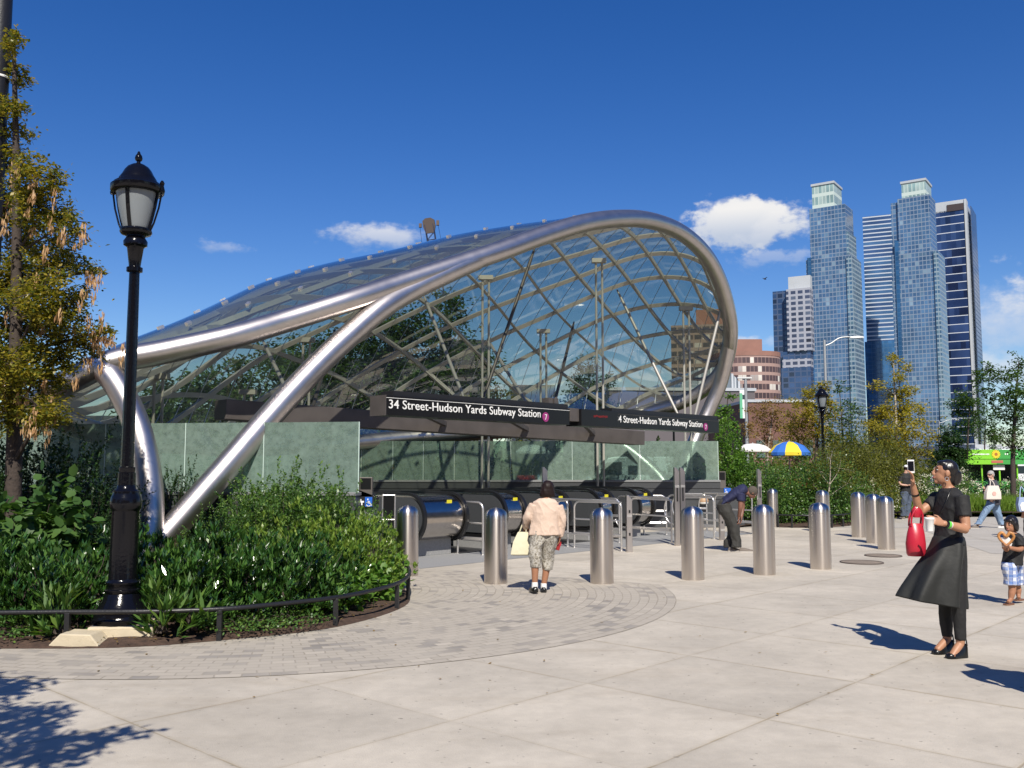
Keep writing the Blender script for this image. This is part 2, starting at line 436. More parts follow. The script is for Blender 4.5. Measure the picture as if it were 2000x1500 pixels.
def setts(name, C, light, dark, bw=.2, rh=.115):
    m = mat(name, light, .85); n, l = nodes_of(m); b = n['Principled BSDF']
    tc_ = n.new('ShaderNodeTexCoord')
    sb = n.new('ShaderNodeVectorMath'); sb.operation = 'SUBTRACT'; sb.inputs[1].default_value = (C[0], C[1], 0); l.new(tc_.outputs['Object'], sb.inputs[0])
    sx = n.new('ShaderNodeSeparateXYZ'); l.new(sb.outputs[0], sx.inputs[0])
    def M(op, a, c=None):
        x = n.new('ShaderNodeMath'); x.operation = op
        for i, q in enumerate((a, c)):
            if q is None: continue
            if isinstance(q, (int, float)): x.inputs[i].default_value = q
            else: l.new(q, x.inputs[i])
        return x.outputs[0]
    r = M('SQRT', M('ADD', M('MULTIPLY', sx.outputs[0], sx.outputs[0]), M('MULTIPLY', sx.outputs[1], sx.outputs[1])))
    a = M('MULTIPLY', M('ARCTAN2', sx.outputs[0], M('MULTIPLY', sx.outputs[1], -1.0)), 4.8)
    cb = n.new('ShaderNodeCombineXYZ'); l.new(a, cb.inputs[0]); l.new(r, cb.inputs[1])
    nz_ = n.new('ShaderNodeTexNoise'); nz_.inputs['Scale'].default_value = 9; l.new(tc_.outputs['Object'], nz_.inputs['Vector'])
    wv = n.new('ShaderNodeVectorMath'); wv.operation = 'SCALE'; wv.inputs['Scale'].default_value = .03; l.new(nz_.outputs['Color'], wv.inputs[0])
    ad = n.new('ShaderNodeVectorMath'); l.new(cb.outputs[0], ad.inputs[0]); l.new(wv.outputs[0], ad.inputs[1])
    br = n.new('ShaderNodeTexBrick'); br.inputs['Scale'].default_value = 1; br.inputs['Mortar Size'].default_value = .007; br.inputs['Mortar Smooth'].default_value = .4
    br.inputs['Brick Width'].default_value = bw; br.inputs['Row Height'].default_value = rh; br.inputs['Bias'].default_value = 0
    br.inputs['Color1'].default_value = (0, 0, 0, 1); br.inputs['Color2'].default_value = (1, 1, 1, 1); br.inputs['Mortar'].default_value = (.5, .5, .5, 1)
    l.new(ad.outputs[0], br.inputs['Vector'])
    rp = n.new('ShaderNodeValToRGB'); e = rp.color_ramp.elements
    e[0].position = 0; e[0].color = (*dark, 1); e[1].position = 1; e[1].color = (*[min(1, c * 1.18) for c in light], 1)
    for p, c in ((.18, [x * 1.25 for x in dark]), (.26, light), (.85, [x * .9 for x in light])):
        q = e.new(p); q.color = (*c, 1)
    l.new(br.outputs['Color'], rp.inputs[0])
    mm = n.new('ShaderNodeMix'); mm.data_type = 'RGBA'; l.new(br.outputs['Fac'], mm.inputs['Factor']); l.new(rp.outputs[0], mm.inputs[6]); mm.inputs[7].default_value = (.25, .22, .175, 1)
    dz = n.new('ShaderNodeTexNoise'); dz.inputs['Scale'].default_value = 1.4; dz.inputs['Detail'].default_value = 7; l.new(tc_.outputs['Object'], dz.inputs['Vector'])
    dm = n.new('ShaderNodeMapRange'); dm.inputs[1].default_value = .35; dm.inputs[2].default_value = .65; dm.inputs[3].default_value = .10; dm.inputs[4].default_value = .72; l.new(dz.outputs[0], dm.inputs[0])
    du = n.new('ShaderNodeMix'); du.data_type = 'RGBA'; l.new(dm.outputs[0], du.inputs['Factor']); l.new(mm.outputs[2], du.inputs[6]); du.inputs[7].default_value = (*[c * 1.02 for c in light], 1)
    l.new(du.outputs[2], b.inputs['Base Color'])
    bp = n.new('ShaderNodeBump'); bp.inputs['Strength'].default_value = .6; bp.inputs['Distance'].default_value = .008; bp.invert = True
    l.new(br.outputs['Fac'], bp.inputs['Height']); l.new(bp.outputs[0], b.inputs['Normal'])
    return m

CONC = concrete()
SETT_C = (-3.2, 13.05)
SETT = setts('plaza_setts', SETT_C, (.385, .345, .29), (.19, .175, .16))
HEX = setts('far_setts', (20, 90), (.40, .37, .33), (.33, .31, .28), .4, .2)
ASPH = mat('asphalt', (.06, .06, .062), .9, var=.2, vscale=3, bump=.3, bscale=80)
EARTH = mat('far_earth', (.16, .15, .13), .95, var=.2, vscale=.2)
SOIL = mat('soil', (.062, .036, .024), 1, var=.4, vscale=14, bump=1.0, bscale=35)
GRAN = mat('dark_granite', (.055, .058, .062), .38, var=.22, vscale=60, spec=.5)
GRAN_L = mat('light_granite', (.19, .195, .20), .6, var=.18, vscale=90)
APRON = mat('apron_granite', (.25, .25, .25), .7, var=.1, vscale=30)
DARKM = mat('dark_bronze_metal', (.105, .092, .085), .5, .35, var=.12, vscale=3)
BLACKP = mat('black_gloss_paint', (.004, .004, .006), .15, 0, .32, bump=.12, bscale=30)
BLACKS = mat('black_satin_paint', (.012, .012, .014), .42, bump=.15, bscale=40)
RUBBER = mat('black_rubber', (.010, .010, .011), .35)
STEEL = mat('brushed_steel', (.60, .555, .52), .30, 1.0, aniso=.82)
_n, _l = nodes_of(STEEL); _t = _n.new('ShaderNodeTangent'); _t.direction_type = 'RADIAL'; _t.axis = 'Z'
_l.new(_t.outputs[0], _n['Principled BSDF'].inputs['Tangent']); _n['Principled BSDF'].inputs['Anisotropic Rotation'].default_value = .25
STEEL_T = mat('canopy_steel', (.60, .555, .53), .36, 1.0, var=.05, vscale=5, bump=.03, bscale=90)
STEEL_R = mat('rail_steel', (.80, .77, .74), .34, .9)
DRUM = mat('drum_steel', (.50, .46, .42), .20, 1.0, var=.06, vscale=14, bump=.012, bscale=4)
RIBM = mat('rib_paint', (.42, .405, .36), .45, .25, var=.06, vscale=2)
CABLE = mat('cable_steel', (.5, .5, .5), .4, 1.0)
SHELLG = glassmat('canopy_glass', (.61, .655, .55), .15, (.17, .21, .29), .03, 1.25, wavy=.02, ior=2.1)  # bluish haze colour imitates part of the sky's reflection
PARAG = glassmat('parapet_glass', (.50, .62, .56), .40, (.30, .395, .345), .05, .9, noise=.4)
EDGEG = mat('glass_edge', (.55, .68, .62), .3)

# ------------------------------------------------------------------ ground with the stair pit cut out
HOLE = [st(-.3, 1.0), st(9.6, 1.0), Vector((-9, 26.6, 0)), Vector((-12, 18.0, 0))]
def holed_sheet(name, x0, x1, y0, y1, z, m):
    mb = MB(); H = [HOLE[3], HOLE[0], HOLE[1], HOLE[2]]      # SW, SE, NE, NW
    O = [(x0, y0, z), (x1, y0, z), (x1, y1, z), (x0, y1, z)]
    mb.add(O + [(h.x, h.y, z) for h in H], [(0, 1, 5, 4), (1, 2, 6, 5), (2, 3, 7, 6), (3, 0, 4, 7)])
    return struct(name, mb, m)
holed_sheet('ground', -2600, 2600, -300, 3200, -0.004, EARTH)
holed_sheet('plaza_paving', -45, 45, -40, 48, 0.0, CONC)
mb = MB(); mb.add([(-400, 52, 0), (400, 52, 0), (400, 66, 0), (-400, 66, 0)], [(0, 1, 2, 3)]); struct('street', mb, ASPH)
mb = MB()
inn = [gnd(px, py) for px, py in ((-260, 1268), (0, 1268), (230, 1266), (430, 1252), (655, 1226), (790, 1185))] + [Vector((-1.5, 13.2, 0)), Vector((-2.0, 15.4, 0))]
outer = [Vector((SETT_C[0] + 5.4 * math.sin(a), SETT_C[1] - 5.4 * math.cos(a), 0)) for a in [R(x) for x in range(-58, 100, 4)]]
outer = [Vector((-30, 9.3, 0)), Vector((-16, 8.1, 0))] + outer
poly = [(p.x, p.y, .004) for p in outer] + [(1.2, 14.4, .004), (-1.2, 15.8, .004)] + [(-2.3, 15.9, .004)] + [(p.x, p.y, .004) for p in reversed(inn)] + [(-30, 9.6, .004)]
me = bpy.data.meshes.new('sett_paving')
bm = bmesh.new(); f = bm.faces.new([bm.verts.new(p) for p in poly]); bmesh.ops.triangulate(bm, faces=[f]); bmesh.ops.recalc_face_normals(bm, faces=bm.faces)
bm.to_mesh(me); bm.free()
tag(link('sett_paving', me, SETT), kind='structure')
mb = MB(); mb.add([(-14, 5.33, .004), (-1.6, 5.33, .004), (-1.6, 3.9, .004), (-14, 3.9, .004)], [(0, 3, 2, 1)]); struct('near_sett_strip', mb, SETT)
mb = MB(); q = [st(-.2, -1.35, .004), st(11.4, -1.35, .004), st(11.4, .98, .004), st(-.2, .98, .004)]; mb.add(q, [(0, 1, 2, 3)]); struct('granite_apron', mb, APRON)
mb = MB(); mb.add([(3.6, 27.3, .004), (11.5, 26.6, .004), (9.6, 18.8, .004), (13, 15.8, .004), (30, 15.8, .004), (30, 35, .004), (3.6, 35, .004)], [tuple(range(7))]); struct('far_sett_paving', mb, HEX)
# pit
mb = MB(); n = 4
for i in range(4):
    a, b = HOLE[i], HOLE[(i + 1) % 4]
    mb.add([(a.x, a.y, -.002), (b.x, b.y, -.002), (b.x, b.y, -5), (a.x, a.y, -5)], [(0, 1, 2, 3)])
mb.add([(h.x, h.y, -5) for h in HOLE], [(0, 1, 2, 3)])
struct('pit_wall', mb, GRAN)

# ------------------------------------------------------------------ near planting bed
def soil_bed(name, rim, h, seed, m=SOIL):
    c = sum((Vector(p) for p in rim), Vector()) / len(rim); rings = []
    R_ = catmull(rim, 6, True)
    mb = MB(); vs = []; fs = []; K = [1, .97, .9, .75, .5, .25]; n = len(R_)
    for k, s in enumerate(K):
        for p in R_:
            q = c + (p - c) * s
            z = .006 if k == 0 else h * (1 - s * s) * .8 + .03 + .04 * mnoise.noise(Vector((q.x * 2.3, q.y * 2.3, seed)))
            vs.append((q.x, q.y, z))
    vs.append((c.x, c.y, h))
    for k in range(len(K) - 1):
        for i in range(n): fs.append((k * n + i, k * n + (i + 1) % n, (k + 1) * n + (i + 1) % n, (k + 1) * n + i))
    for i in range(n): fs.append(((len(K) - 1) * n + i, (len(K) - 1) * n + (i + 1) % n, len(vs) - 1))
    mb.add(vs, fs); o = struct(name, mb, m, True); fixnormals(o); return o
soil_bed('planting_bed_soil', [p for p in inn[:-1]] + [Vector((-2.05, 15.2, 0)), Vector((-2.7, 16.0, 0)), Vector((-6, 16.6, 0)), Vector((-13, 17.3, 0)), Vector((-20, 15, 0)), Vector((-17, 9.6, 0))], .12, 3)
far_rim = [gnd(1430, 1026), gnd(1490, 1029), gnd(1560, 1031), gnd(1620, 1030), gnd(1665, 1026), gnd(1705, 1013), gnd(1780, 1006), gnd(1880, 1003), gnd(2050, 1003), Vector((30, 33, 0)), Vector((30, 44, 0)), Vector((6, 44, 0)), Vector((6.4, 28, 0))]
soil_bed('far_bed_soil', far_rim, .2, 8)
soil_bed('back_bed_soil', [Vector(p) for p in ((-16, 28.2, 0), (5.6, 28.2, 0), (6, 33, 0), (6, 44, 0), (-16, 44, 0))], .25, 5)

# low black rail round the near bed
root = thing('bed_rail', 'low curved black metal rail edging the planting bed by the lamp post', 'railing', gnd(428, 1262))
rp_ = [gnd(px, py) for px, py in ((-330, 1262), (-150, 1262), (130, 1259), (280, 1258), (428, 1252), (540, 1240), (655, 1224), (735, 1205), (775, 1190), (797, 1172), (797, 1152), (778, 1128))]
rail = catmull([(p.x, p.y, .31) for p in rp_], 8)
mb = MB(); mb.tube([local(root, p) for p in rail], .024, 10); mb.build('top_rail', BLACKS, root)
for i in (0, 2, 4, 6, 8, 9, 11):
    p = local(root, rp_[i]); mb = MB()
    mb.box((p.x, p.y, .14), (.05, .05, .32)); bevel(mb.build('post', BLACKS, root, False), .004)

# ------------------------------------------------------------------ parapets
def parapet(name, label, A, B, thick, zt, joints, zg, rows):
    """granite wall from A to B (front face), glass screens above it in a row of panes"""
    d = (B - A).normalized(); nrm = Vector((-d.y, d.x, 0)); L = (B - A).length
    root = thing(name, label, 'glass wall', A, math.atan2(d.y, d.x))
    mb = MB(); mb.box((L / 2, thick / 2, zt / 2), (L, thick, zt)); bevel(mb.build('granite_wall', GRAN, root, False), .01)
    mb = MB(); mb.box((L / 2, thick / 2, zt + .031), (L + .02, thick + .05, .06)); bevel(mb.build('coping', GRAN_L, root, False), .008)
    for k in rows:
        mb = MB(); mb.box((L / 2, -.003, zt * k), (L - .02, .012, .012)); mb.build('groove', RUBBER, root, False)
    for a, b in zip(joints[:-1], joints[1:]):
        mb = MB(); mb.box(((a + b) / 2, thick * .4, zg / 2 + zt / 2 + .03), (b - a - .016, .025, zg - zt - .06))
        g = mb.build('glass_pane', PARAG, root, False)
        e = MB(); e.box((b - .008, thick * .4, zg / 2 + zt / 2 + .03), (.012, .027, zg - zt - .06)); e.build('pane_edge', EDGEG, g, False)
    return root
NA, NB = Vector((-13, 17.75, 0)), Vector((-2.72, 16.2, 0))
d_ = (NB - NA).normalized()
def s_on(A, B, px, z):
    lo, hi = 0.0, (B - A).length; d = (B - A).normalized()
    for _ in range(40):
        m = (lo + hi) / 2; q = A + d * m
        if proj((q.x, q.y, z))[0] < px: lo = m
        else: hi = m
    return lo
parapet('glass_parapet', 'pale green frosted glass wall behind the shrubs left of the stair mouth', NA, NB, .45, 1.22,
        [.0] + [s_on(NA, NB, px, 2) for px in (20, 195, 353, 508)] + [(NB - NA).length], 2.52, [])
FA, FB = Vector((-11, 26.9, 0)), Vector((6.02, 26.9, 0))
parapet('glass_parapet', 'long glass wall on dark granite at the far side of the escalators', FA, FB, .5, 1.3,
        [.0] + [s_on(FA, FB, px, 2) for px in (520, 580, 642, 704, 766, 826, 887, 998, 1119, 1252)] + [(FB - FA).length], 2.49, [.86, .62])

# ------------------------------------------------------------------ canopy
CAN = thing('station_canopy', 'curved steel tube and glass lattice canopy sheltering the subway entrance', 'canopy', gnd(285, 1100))
def L_(p): return local(CAN, p)
front_px = [(75, 792, 16.4), (100, 766, 16.1), (150, 738, 16.0), (220, 707, 16.1), (320, 687, 16.4), (450, 658, 16.9), (560, 626, 17.5), (680, 588, 18.1), (780, 555, 18.8), (880, 522, 19.5),
            (980, 489, 20.3), (1060, 460, 21.1), (1140, 436, 22.0), (1210, 427, 23.0), (1270, 431, 24.0), (1330, 454, 25.2), (1378, 498, 26.3), (1408, 555, 27.3), (1425, 620, 28.2), (1426, 668, 28.8)]
back_px = [(1414, 715, 29.4), (1380, 757, 29.8), (1335, 784, 30.1), (1270, 804, 30.3), (1200, 818, 30.2), (1100, 831, 29.8), (1000, 841, 29.2), (880, 849, 28.2), (780, 856, 27.6), (650, 868, 26.4), (500, 874, 24.0),
           (350, 868, 21.2), (200, 848, 18.6), (110, 815, 17.0)]
loop = [at(*p) for p in front_px + back_px]
rimc = catmull(loop, 6, True)
mb = MB(); mb.tube([L_(p) for p in rimc], .225, 22, closed=True); mb.build('rim_tube', STEEL_T, CAN)
def leg(pts, r=.225, name='leg'):
    mb = MB(); mb.tube([L_(p) for p in catmull([at(*p) for p in pts], 8)], r, 22); return mb.build(name, STEEL_T, CAN)
leg([(930, 507, 19.9), (880, 529, 19.5), (800, 568, 18.95), (745, 602, 18.5), (690, 648, 18.1), (620, 714, 17.6), (535, 805, 17.0), (440, 915, 16.4), (355, 1012, 15.95), (285, 1092, 15.62), (255, 1130, 15.45)], .235)
leg([(196, 716, 16.05), (222, 742, 16.0), (252, 795, 15.95), (276, 860, 15.85), (291, 940, 15.75), (294, 1010, 15.65), (288, 1060, 15.55), (275, 1120, 15.45)])
leg([(1424, 675, 28.9), (1408, 745, 29.3), (1385, 800, 29.4), (1362, 850, 29.3), (1342, 905, 29.1), (1325, 960, 28.9), (1312, 1010, 28.8)])
leg([(1120, 826, 29.9), (1158, 838, 29.9), (1205, 864, 29.7), (1260, 905, 29.4), (1300, 950, 29.0), (1320, 1010, 28.8)], .2)
# shell between the front and the back of the loop
def resample(P, n):
    d = [0]
    for a, b in zip(P[:-1], P[1:]): d.append(d[-1] + (b - a).length)
    out = []; j = 0
    for i in range(n + 1):
        t = d[-1] * i / n
        while j < len(d) - 2 and d[j + 1] < t: j += 1
        out.append(P[j].lerp(P[j + 1], (t - d[j]) / max(1e-9, d[j + 1] - d[j])))
    return out
nf = (len(front_px) - 1) * 6
NS, NT = 90, 40
Fc = resample(rimc[:nf + 1], NS)
Bc = resample([rimc[0]] + list(reversed(rimc[nf:])), NS)
def sm(a, b, x):
    t = min(1, max(0, (x - a) / (b - a))); return t * t * (3 - 2 * t)
def shell(s, t, off=0.0):
    x = min(max(s, 0), 1) * NS; i = min(int(x), NS - 1); k = x - i
    f, b = Fc[i].lerp(Fc[i + 1], k), Bc[i].lerp(Bc[i + 1], k)
    w = sm(0, .15, s) * (1 - sm(.72, 1.0, s))
    p1 = f + Vector((0, 3.4 * w, 1.95 * sm(0, .20, s) * (1 - sm(.40, .68, s)) + .62 * w))
    w2 = sm(0, .30, s) * (1 - sm(.72, 1.0, s))
    p2 = b + Vector((.4 * w, 1.6 * w, .8 * w + 3.4 * w2 * (1 - .10 * sm(.22, .36, s) - .18 * sm(.5, .8, s))))
    u = 1 - t
    return f * (u ** 3) + p1 * (3 * u * u * t) + p2 * (3 * u * t * t) + b * (t ** 3)
def shell_n(s, t):
    e = .004
    a = shell(min(1, s + e), t) - shell(max(0, s - e), t); b = shell(s, min(1, t + e)) - shell(s, max(0, t - e))
    n_ = a.cross(b); n_ = n_.normalized() if n_.length > 1e-9 else Vector((0, 0, 1))
    return n_ if n_.dot(Vector((0, .6, .8))) > 0 else -n_
V = []; Fq = []
for i in range(NS + 1):
    s = i / NS * .988 + .006
    for j in range(NT + 1):
        t = j / NT
        V.append(L_(shell(s, t) + shell_n(s, min(.98, max(.02, t))) * .17))
for i in range(NS):
    for j in range(NT): Fq.append((i * (NT + 1) + j, (i + 1) * (NT + 1) + j, (i + 1) * (NT + 1) + j + 1, i * (NT + 1) + j + 1))
link('glass_shell', quads_mesh('glass_shell', V, Fq), SHELLG, CAN)
AA, BB, DC = 1.7, 1.65, .155
def bend(s):
    return sum(BB * (.25 + .75 * sm(.3, .56, s * (k + .5) / 20)) for k in range(20)) * s / 20
def family(sign, k, name, w):
    c = -2.0 if sign < 0 else 0.0
    while c < 2.7:
        c += DC; pts = []
        for i in range(161):
            s = .015 + .972 * i / 160
            t = c - AA * s if sign > 0 else c + bend(s)
            if -.0 <= t <= 1.0: pts.append(shell(s, t))
            elif len(pts): break
        if len(pts) > 5:
            mb = MB(); mb.tube([L_(p) for p in pts[::2] + ([pts[-1]] if len(pts) % 2 == 0 else [])], .05, sq=w); mb.build(name, RIBM, CAN, False)
family(1, 0, 'rib', (.07, .115))
family(-1, 0, 'rib', (.07, .115))
mb = MB()
for i in range(3, 40):
    s = i / 41
    mb.tube([L_(shell(s, .03 + .94 * j / 24) - shell_n(s, .5) * .05) for j in range(25)], .009, 5)
mb.build('cable_net', CABLE, CAN)
SV = [(shell(i / 120, j / 60), i / 120, j / 60) for i in range(4, 118) for j in range(1, 60)]
SVP = np.array([proj(q[0]) for q in SV]); SVY = np.array([q[0].y for q in SV])
def on_shell(px, py, far=True):
    d = np.hypot(SVP[:, 0] - px, SVP[:, 1] - py); c = np.where(d < d.min() + 7)[0]
    i = c[np.argmax(SVY[c])] if far else c[np.argmin(SVY[c])]
    return SV[i][0]
for px, py in ((1173, 497), (940, 534), (600, 655), (313, 722), (1060, 640), (1340, 592), (486, 760)):
    p = on_shell(px, py); mb = MB()
    for dx in (-.09, .09): mb.tube([L_(Vector((p.x + dx, p.y - .1, p.z))), L_(Vector((p.x + dx, p.y - .1, -.3)))], .034, 8)
    mb.box(L_(Vector((p.x, p.y - .1, p.z - .06))), (.42, .2, .12))
    mb.build('post', RIBM, CAN)
def beam_at(px, py):
    k = (px - 430) / 810.0
    return at(px, py, 17.9 + (26.4 - 17.9) * k)
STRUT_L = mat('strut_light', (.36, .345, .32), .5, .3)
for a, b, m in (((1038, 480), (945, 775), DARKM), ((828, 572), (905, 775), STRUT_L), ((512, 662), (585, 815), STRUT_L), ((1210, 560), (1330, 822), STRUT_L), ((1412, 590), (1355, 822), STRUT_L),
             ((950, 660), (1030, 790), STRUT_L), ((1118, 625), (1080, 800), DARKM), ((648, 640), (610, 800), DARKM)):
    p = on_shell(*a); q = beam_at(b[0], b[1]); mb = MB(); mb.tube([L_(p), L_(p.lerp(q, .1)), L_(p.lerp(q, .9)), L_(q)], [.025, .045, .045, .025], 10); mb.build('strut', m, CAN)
# clamps on the outside where ribs cross
cl = MB(); cl.box((0, 0, 0), (.12, .065, .04)); clm = cl.mesh(False); clm.name = 'clamp'
for i in range(2, 14):
    for j in range(1, 5):
        s, t = i * .05 + (.025 if j % 2 else 0), j * .085
        if s > .58: continue
        p = shell(s, t) + shell_n(s, t) * .19; o = link('clamp', clm, STEEL_R, CAN, L_(p))
        o.rotation_euler = (shell_n(s, t)).to_track_quat('Z', 'X').to_euler()
# big grey beam across the mouth
bq = [at(430, 800, 17.9), at(1246, 856, 26.4)]
d_ = (bq[1] - bq[0]).normalized()
mb = MB(); mb.tube([L_(bq[0]), L_(bq[1])], .2, sq=(.5, .385)); bevel(mb.build('header_beam', DARKM, CAN, False), .01)

# ------------------------------------------------------------------ station sign along the mouth
ZS0, ZS1 = 2.68, 3.05
SIGN_BLACK = mat('sign_black', (.008, .008, .009), .3, spec=.4)
WHITE_T = mat('sign_white', (.78, .78, .76), .5)
PURPLE = mat('sign_purple', (.28, .03, .16), .45)
LEDRED = mat('led_red', (.14, .008, .008), .6, emit=.02)
u0, u1, u2, u3, u4 = [u_of_px(p, 2.86) for p in (755, 1113, 1130, 1206, 1405)]
def text_mesh(body, x0, x1, z0, h, y, name, m, parent, off=.003):
    cu = bpy.data.curves.new('t', 'FONT'); cu.body = body; cu.size = 1; cu.extrude = .004; cu.offset = off; cu.space_character = 1.03
    o = bpy.data.objects.new('t', cu); COL.objects.link(o)
    me = bpy.data.meshes.new_from_object(o.evaluated_get(bpy.context.evaluated_depsgraph_get()))
    bpy.data.objects.remove(o); bpy.data.curves.remove(cu)
    v = np.zeros(len(me.vertices) * 3); me.vertices.foreach_get('co', v); v = v.reshape(-1, 3)
    mn, mx_ = v.min(0), v.max(0); capb, capt = 0.0, .70
    v2 = np.stack([x0 + (v[:, 0] - mn[0]) / (mx_[0] - mn[0]) * (x1 - x0), y - v[:, 2], z0 + (v[:, 1] - capb) / (capt - capb) * h], 1)
    me.vertices.foreach_set('co', v2.ravel()); me.update(); me.name = name
    return link(name, me, m, parent)
SGN = thing('station_sign', 'long black subway station name sign over the escalator mouth with white lettering', 'sign', st(u0, 0), UA)
def ux(px, z=2.86): return u_of_px(px, z) - u0
for a, b, txt, tx0, tx1, cx, cap, tz, th in ((0, u1 - u0, '34 Street-Hudson Yards Subway Station', ux(760), ux(1056), ux(1066), .17, ZS0 + .13, .165), (u3 - u0 - .35, u4 - u0, '34 Street-Hudson Yards Subway Station', ux(1203.5), ux(1372), ux(1378.5), .17, ZS0 + .13, .165)):
    mb = MB(); mb.box(((a + b) / 2, .23, (ZS0 + ZS1) / 2), (b - a, .44, ZS1 - ZS0)); s_ = bevel(mb.build('sign_panel', SIGN_BLACK, SGN, False), .006)
    mb = MB(); mb.box(((a + b) / 2 + .12, .25, ZS1 + .05), (b - a - .2, .36, .1)); mb.build('top_rail', BLACKS, s_, False)
    mb = MB(); mb.box(((a + b) / 2, .006, ZS1 - .045), (b - a, .012, .008)); mb.build('pinstripe', WHITE_T if a == 0 else DARKM, s_, False)
    text_mesh(txt, tx0, tx1, tz, th, .004, 'lettering', WHITE_T, s_)
    mb = MB(); mb.tube([(cx, .012, ZS0 + .145), (cx, -.002, ZS0 + .145)], .105, 24); mb.build('route_disc', PURPLE, s_, True)
    text_mesh('7', cx - .035, cx + .035, ZS0 + .085, .12, -.006, 'route_number', WHITE_T, s_)
mb = MB(); mb.box((0 - .008, .24, (ZS0 + ZS1) / 2), (.016, .46, ZS1 - ZS0 + .01)); mb.build('end_cap', DARKM, SGN, False)
mb = MB(); a, b = u1 - u0 + .02, u2 - u0; mb.box(((a + b) / 2, .14, (ZS0 + ZS1) / 2 + .05), (b - a + .02, .3, .3)); bevel(mb.build('junction_box', DARKM, SGN, False), .01)
a, b = u2 - u0 + .02, ux(1203)
mb = MB(); mb.box(((a + b) / 2, .16, (ZS0 + ZS1) / 2), (b - a, .46, ZS1 - ZS0 + .02)); led = bevel(mb.build('display_box', SIGN_BLACK, SGN, False), .008)
mb = MB(); rr = random.Random(4); x = a + .45
while x < b - .42:
    w = rr.uniform(.03, .06); mb.box((x + w / 2, -.073, ZS0 + .235 + rr.uniform(-.01, .01)), (w, .006, rr.uniform(.035, .06))); x += w + rr.choice((.012, .012, .012, .05))
mb.build('red_display_row', LEDRED, led, False)
mb = MB()
for x in (u1 - u0 - .55, u1 - u0 - .35): mb.box((x, .2, ZS1 + .16), (.14, .2, .12))
mb.build('floodlight', DARKM, SGN, False)
# arms that tie the sign back to the beam
mb = MB()
for x in (.9, 3.4, 6.2):
    w_ = st(u0 + x, .45, 2.9); k = (proj(w_)[0] - 430) / 816; q = bq[0].lerp(bq[1], min(1, k))
    mb.tube([local(SGN, w_), local(SGN, Vector((q.x, q.y, q.z)))], .05, sq=(.1, .1))
mb.build('bracket', DARKM, SGN, False)
# ------------------------------------------------------------------ escalators
YEL = mat('yellow_sticker', (.62, .55, .02), .5)
TREAD = mat('step_metal', (.10, .10, .105), .45, .8)
def escalator(uc, w, label, e0, steps_to):
    """balustrade block with a rounded steel nose (facing the mouth), black handrail belts down both edges, steps on the right"""
    root = thing('escalator', label, 'escalator', st(uc, e0), UA, 'escalators side by side under the canopy')
    zc, r = .74, .43
    def prof(rr, back):
        arc = [(-rr * math.sin(a) * 1.0, zc + rr * math.cos(a)) for a in [R(x) for x in range(0, 181, 12)]]
        return [(back, zc + rr - (back - 2.2) * .577)] + [(2.2, zc + rr)] + arc + [(2.4, zc - rr), (back, zc - rr - (back - 2.4) * .577)]
    pr = prof(r, 6.0); mb = MB(); n = len(pr)
    mb.rings([[(x, p[0], p[1]) for p in pr] for x in (-w / 2, w / 2)])
    o = mb.build('balustrade', DRUM, root, True, 30); fixnormals(o)
    for x in (-w / 2, w / 2):
        p2 = prof(r + .035, 6.0)[:-1]; mb = MB()
        mb.tube([(x, p[0], p[1]) for p in p2 if True] , .045, sq=(.075, .05)); mb.build('handrail', RUBBER, root, False)
    for x, s_ in ((-w / 2 - .012, -1), (w / 2 + .012, 1)):
        p3 = prof(r - .03, 6.0); mb = MB(); mb.rings([[(x + d, p[0], p[1]) for p in p3] for d in (-.008, .008)]); o = mb.build('side_panel', GRAN, root, False); fixnormals(o)
    mb = MB(); mb.box((0, .55, .16), (w * .92, 1.2, .32)); bevel(mb.build('plinth', APRON, root, False), .01)
    mb = MB(); mb.box((w * .18, -r * math.sin(R(48)) - .004, zc + r * math.cos(R(48))), (.13, .008, .11)); o = mb.build('warning_sticker', YEL, root, False)
    if steps_to:
        x0, x1 = w / 2 + .06, steps_to - .06; mb = MB()
        mb.box(((x0 + x1) / 2, .6, .012), (x1 - x0, 1.6, .02)); mb.build('comb_plate', TREAD, root, False)
        mb = MB(); y, z = 1.42, -.01
        for k in range(14):
            mb.box(((x0 + x1) / 2, y + .2, z - .12), (x1 - x0, .4, .22)); y += .4; z -= 0 if k < 2 else .21
        mb.build('step_band', TREAD, root, False)
    return root
EU = [(1.55, 1.12), (3.55, .62), (5.05, .62), (6.75, .55), (8.35, .6)]
NM = ['nearest escalator at the left end of the row with a wide steel drum nose', 'second escalator from the lamp side with a small yellow sticker on its steel nose', 'middle escalator behind the woman in the pale pink jacket',
      'fourth escalator in the row behind the left pair of steel railings', 'farthest escalator beside the dark granite end wall']
for i, (uc, w) in enumerate(EU):
    nxt = EU[i + 1][0] - EU[i + 1][1] / 2 - uc if i < 4 else 0
    escalator(uc, w, NM[i], .35, nxt)

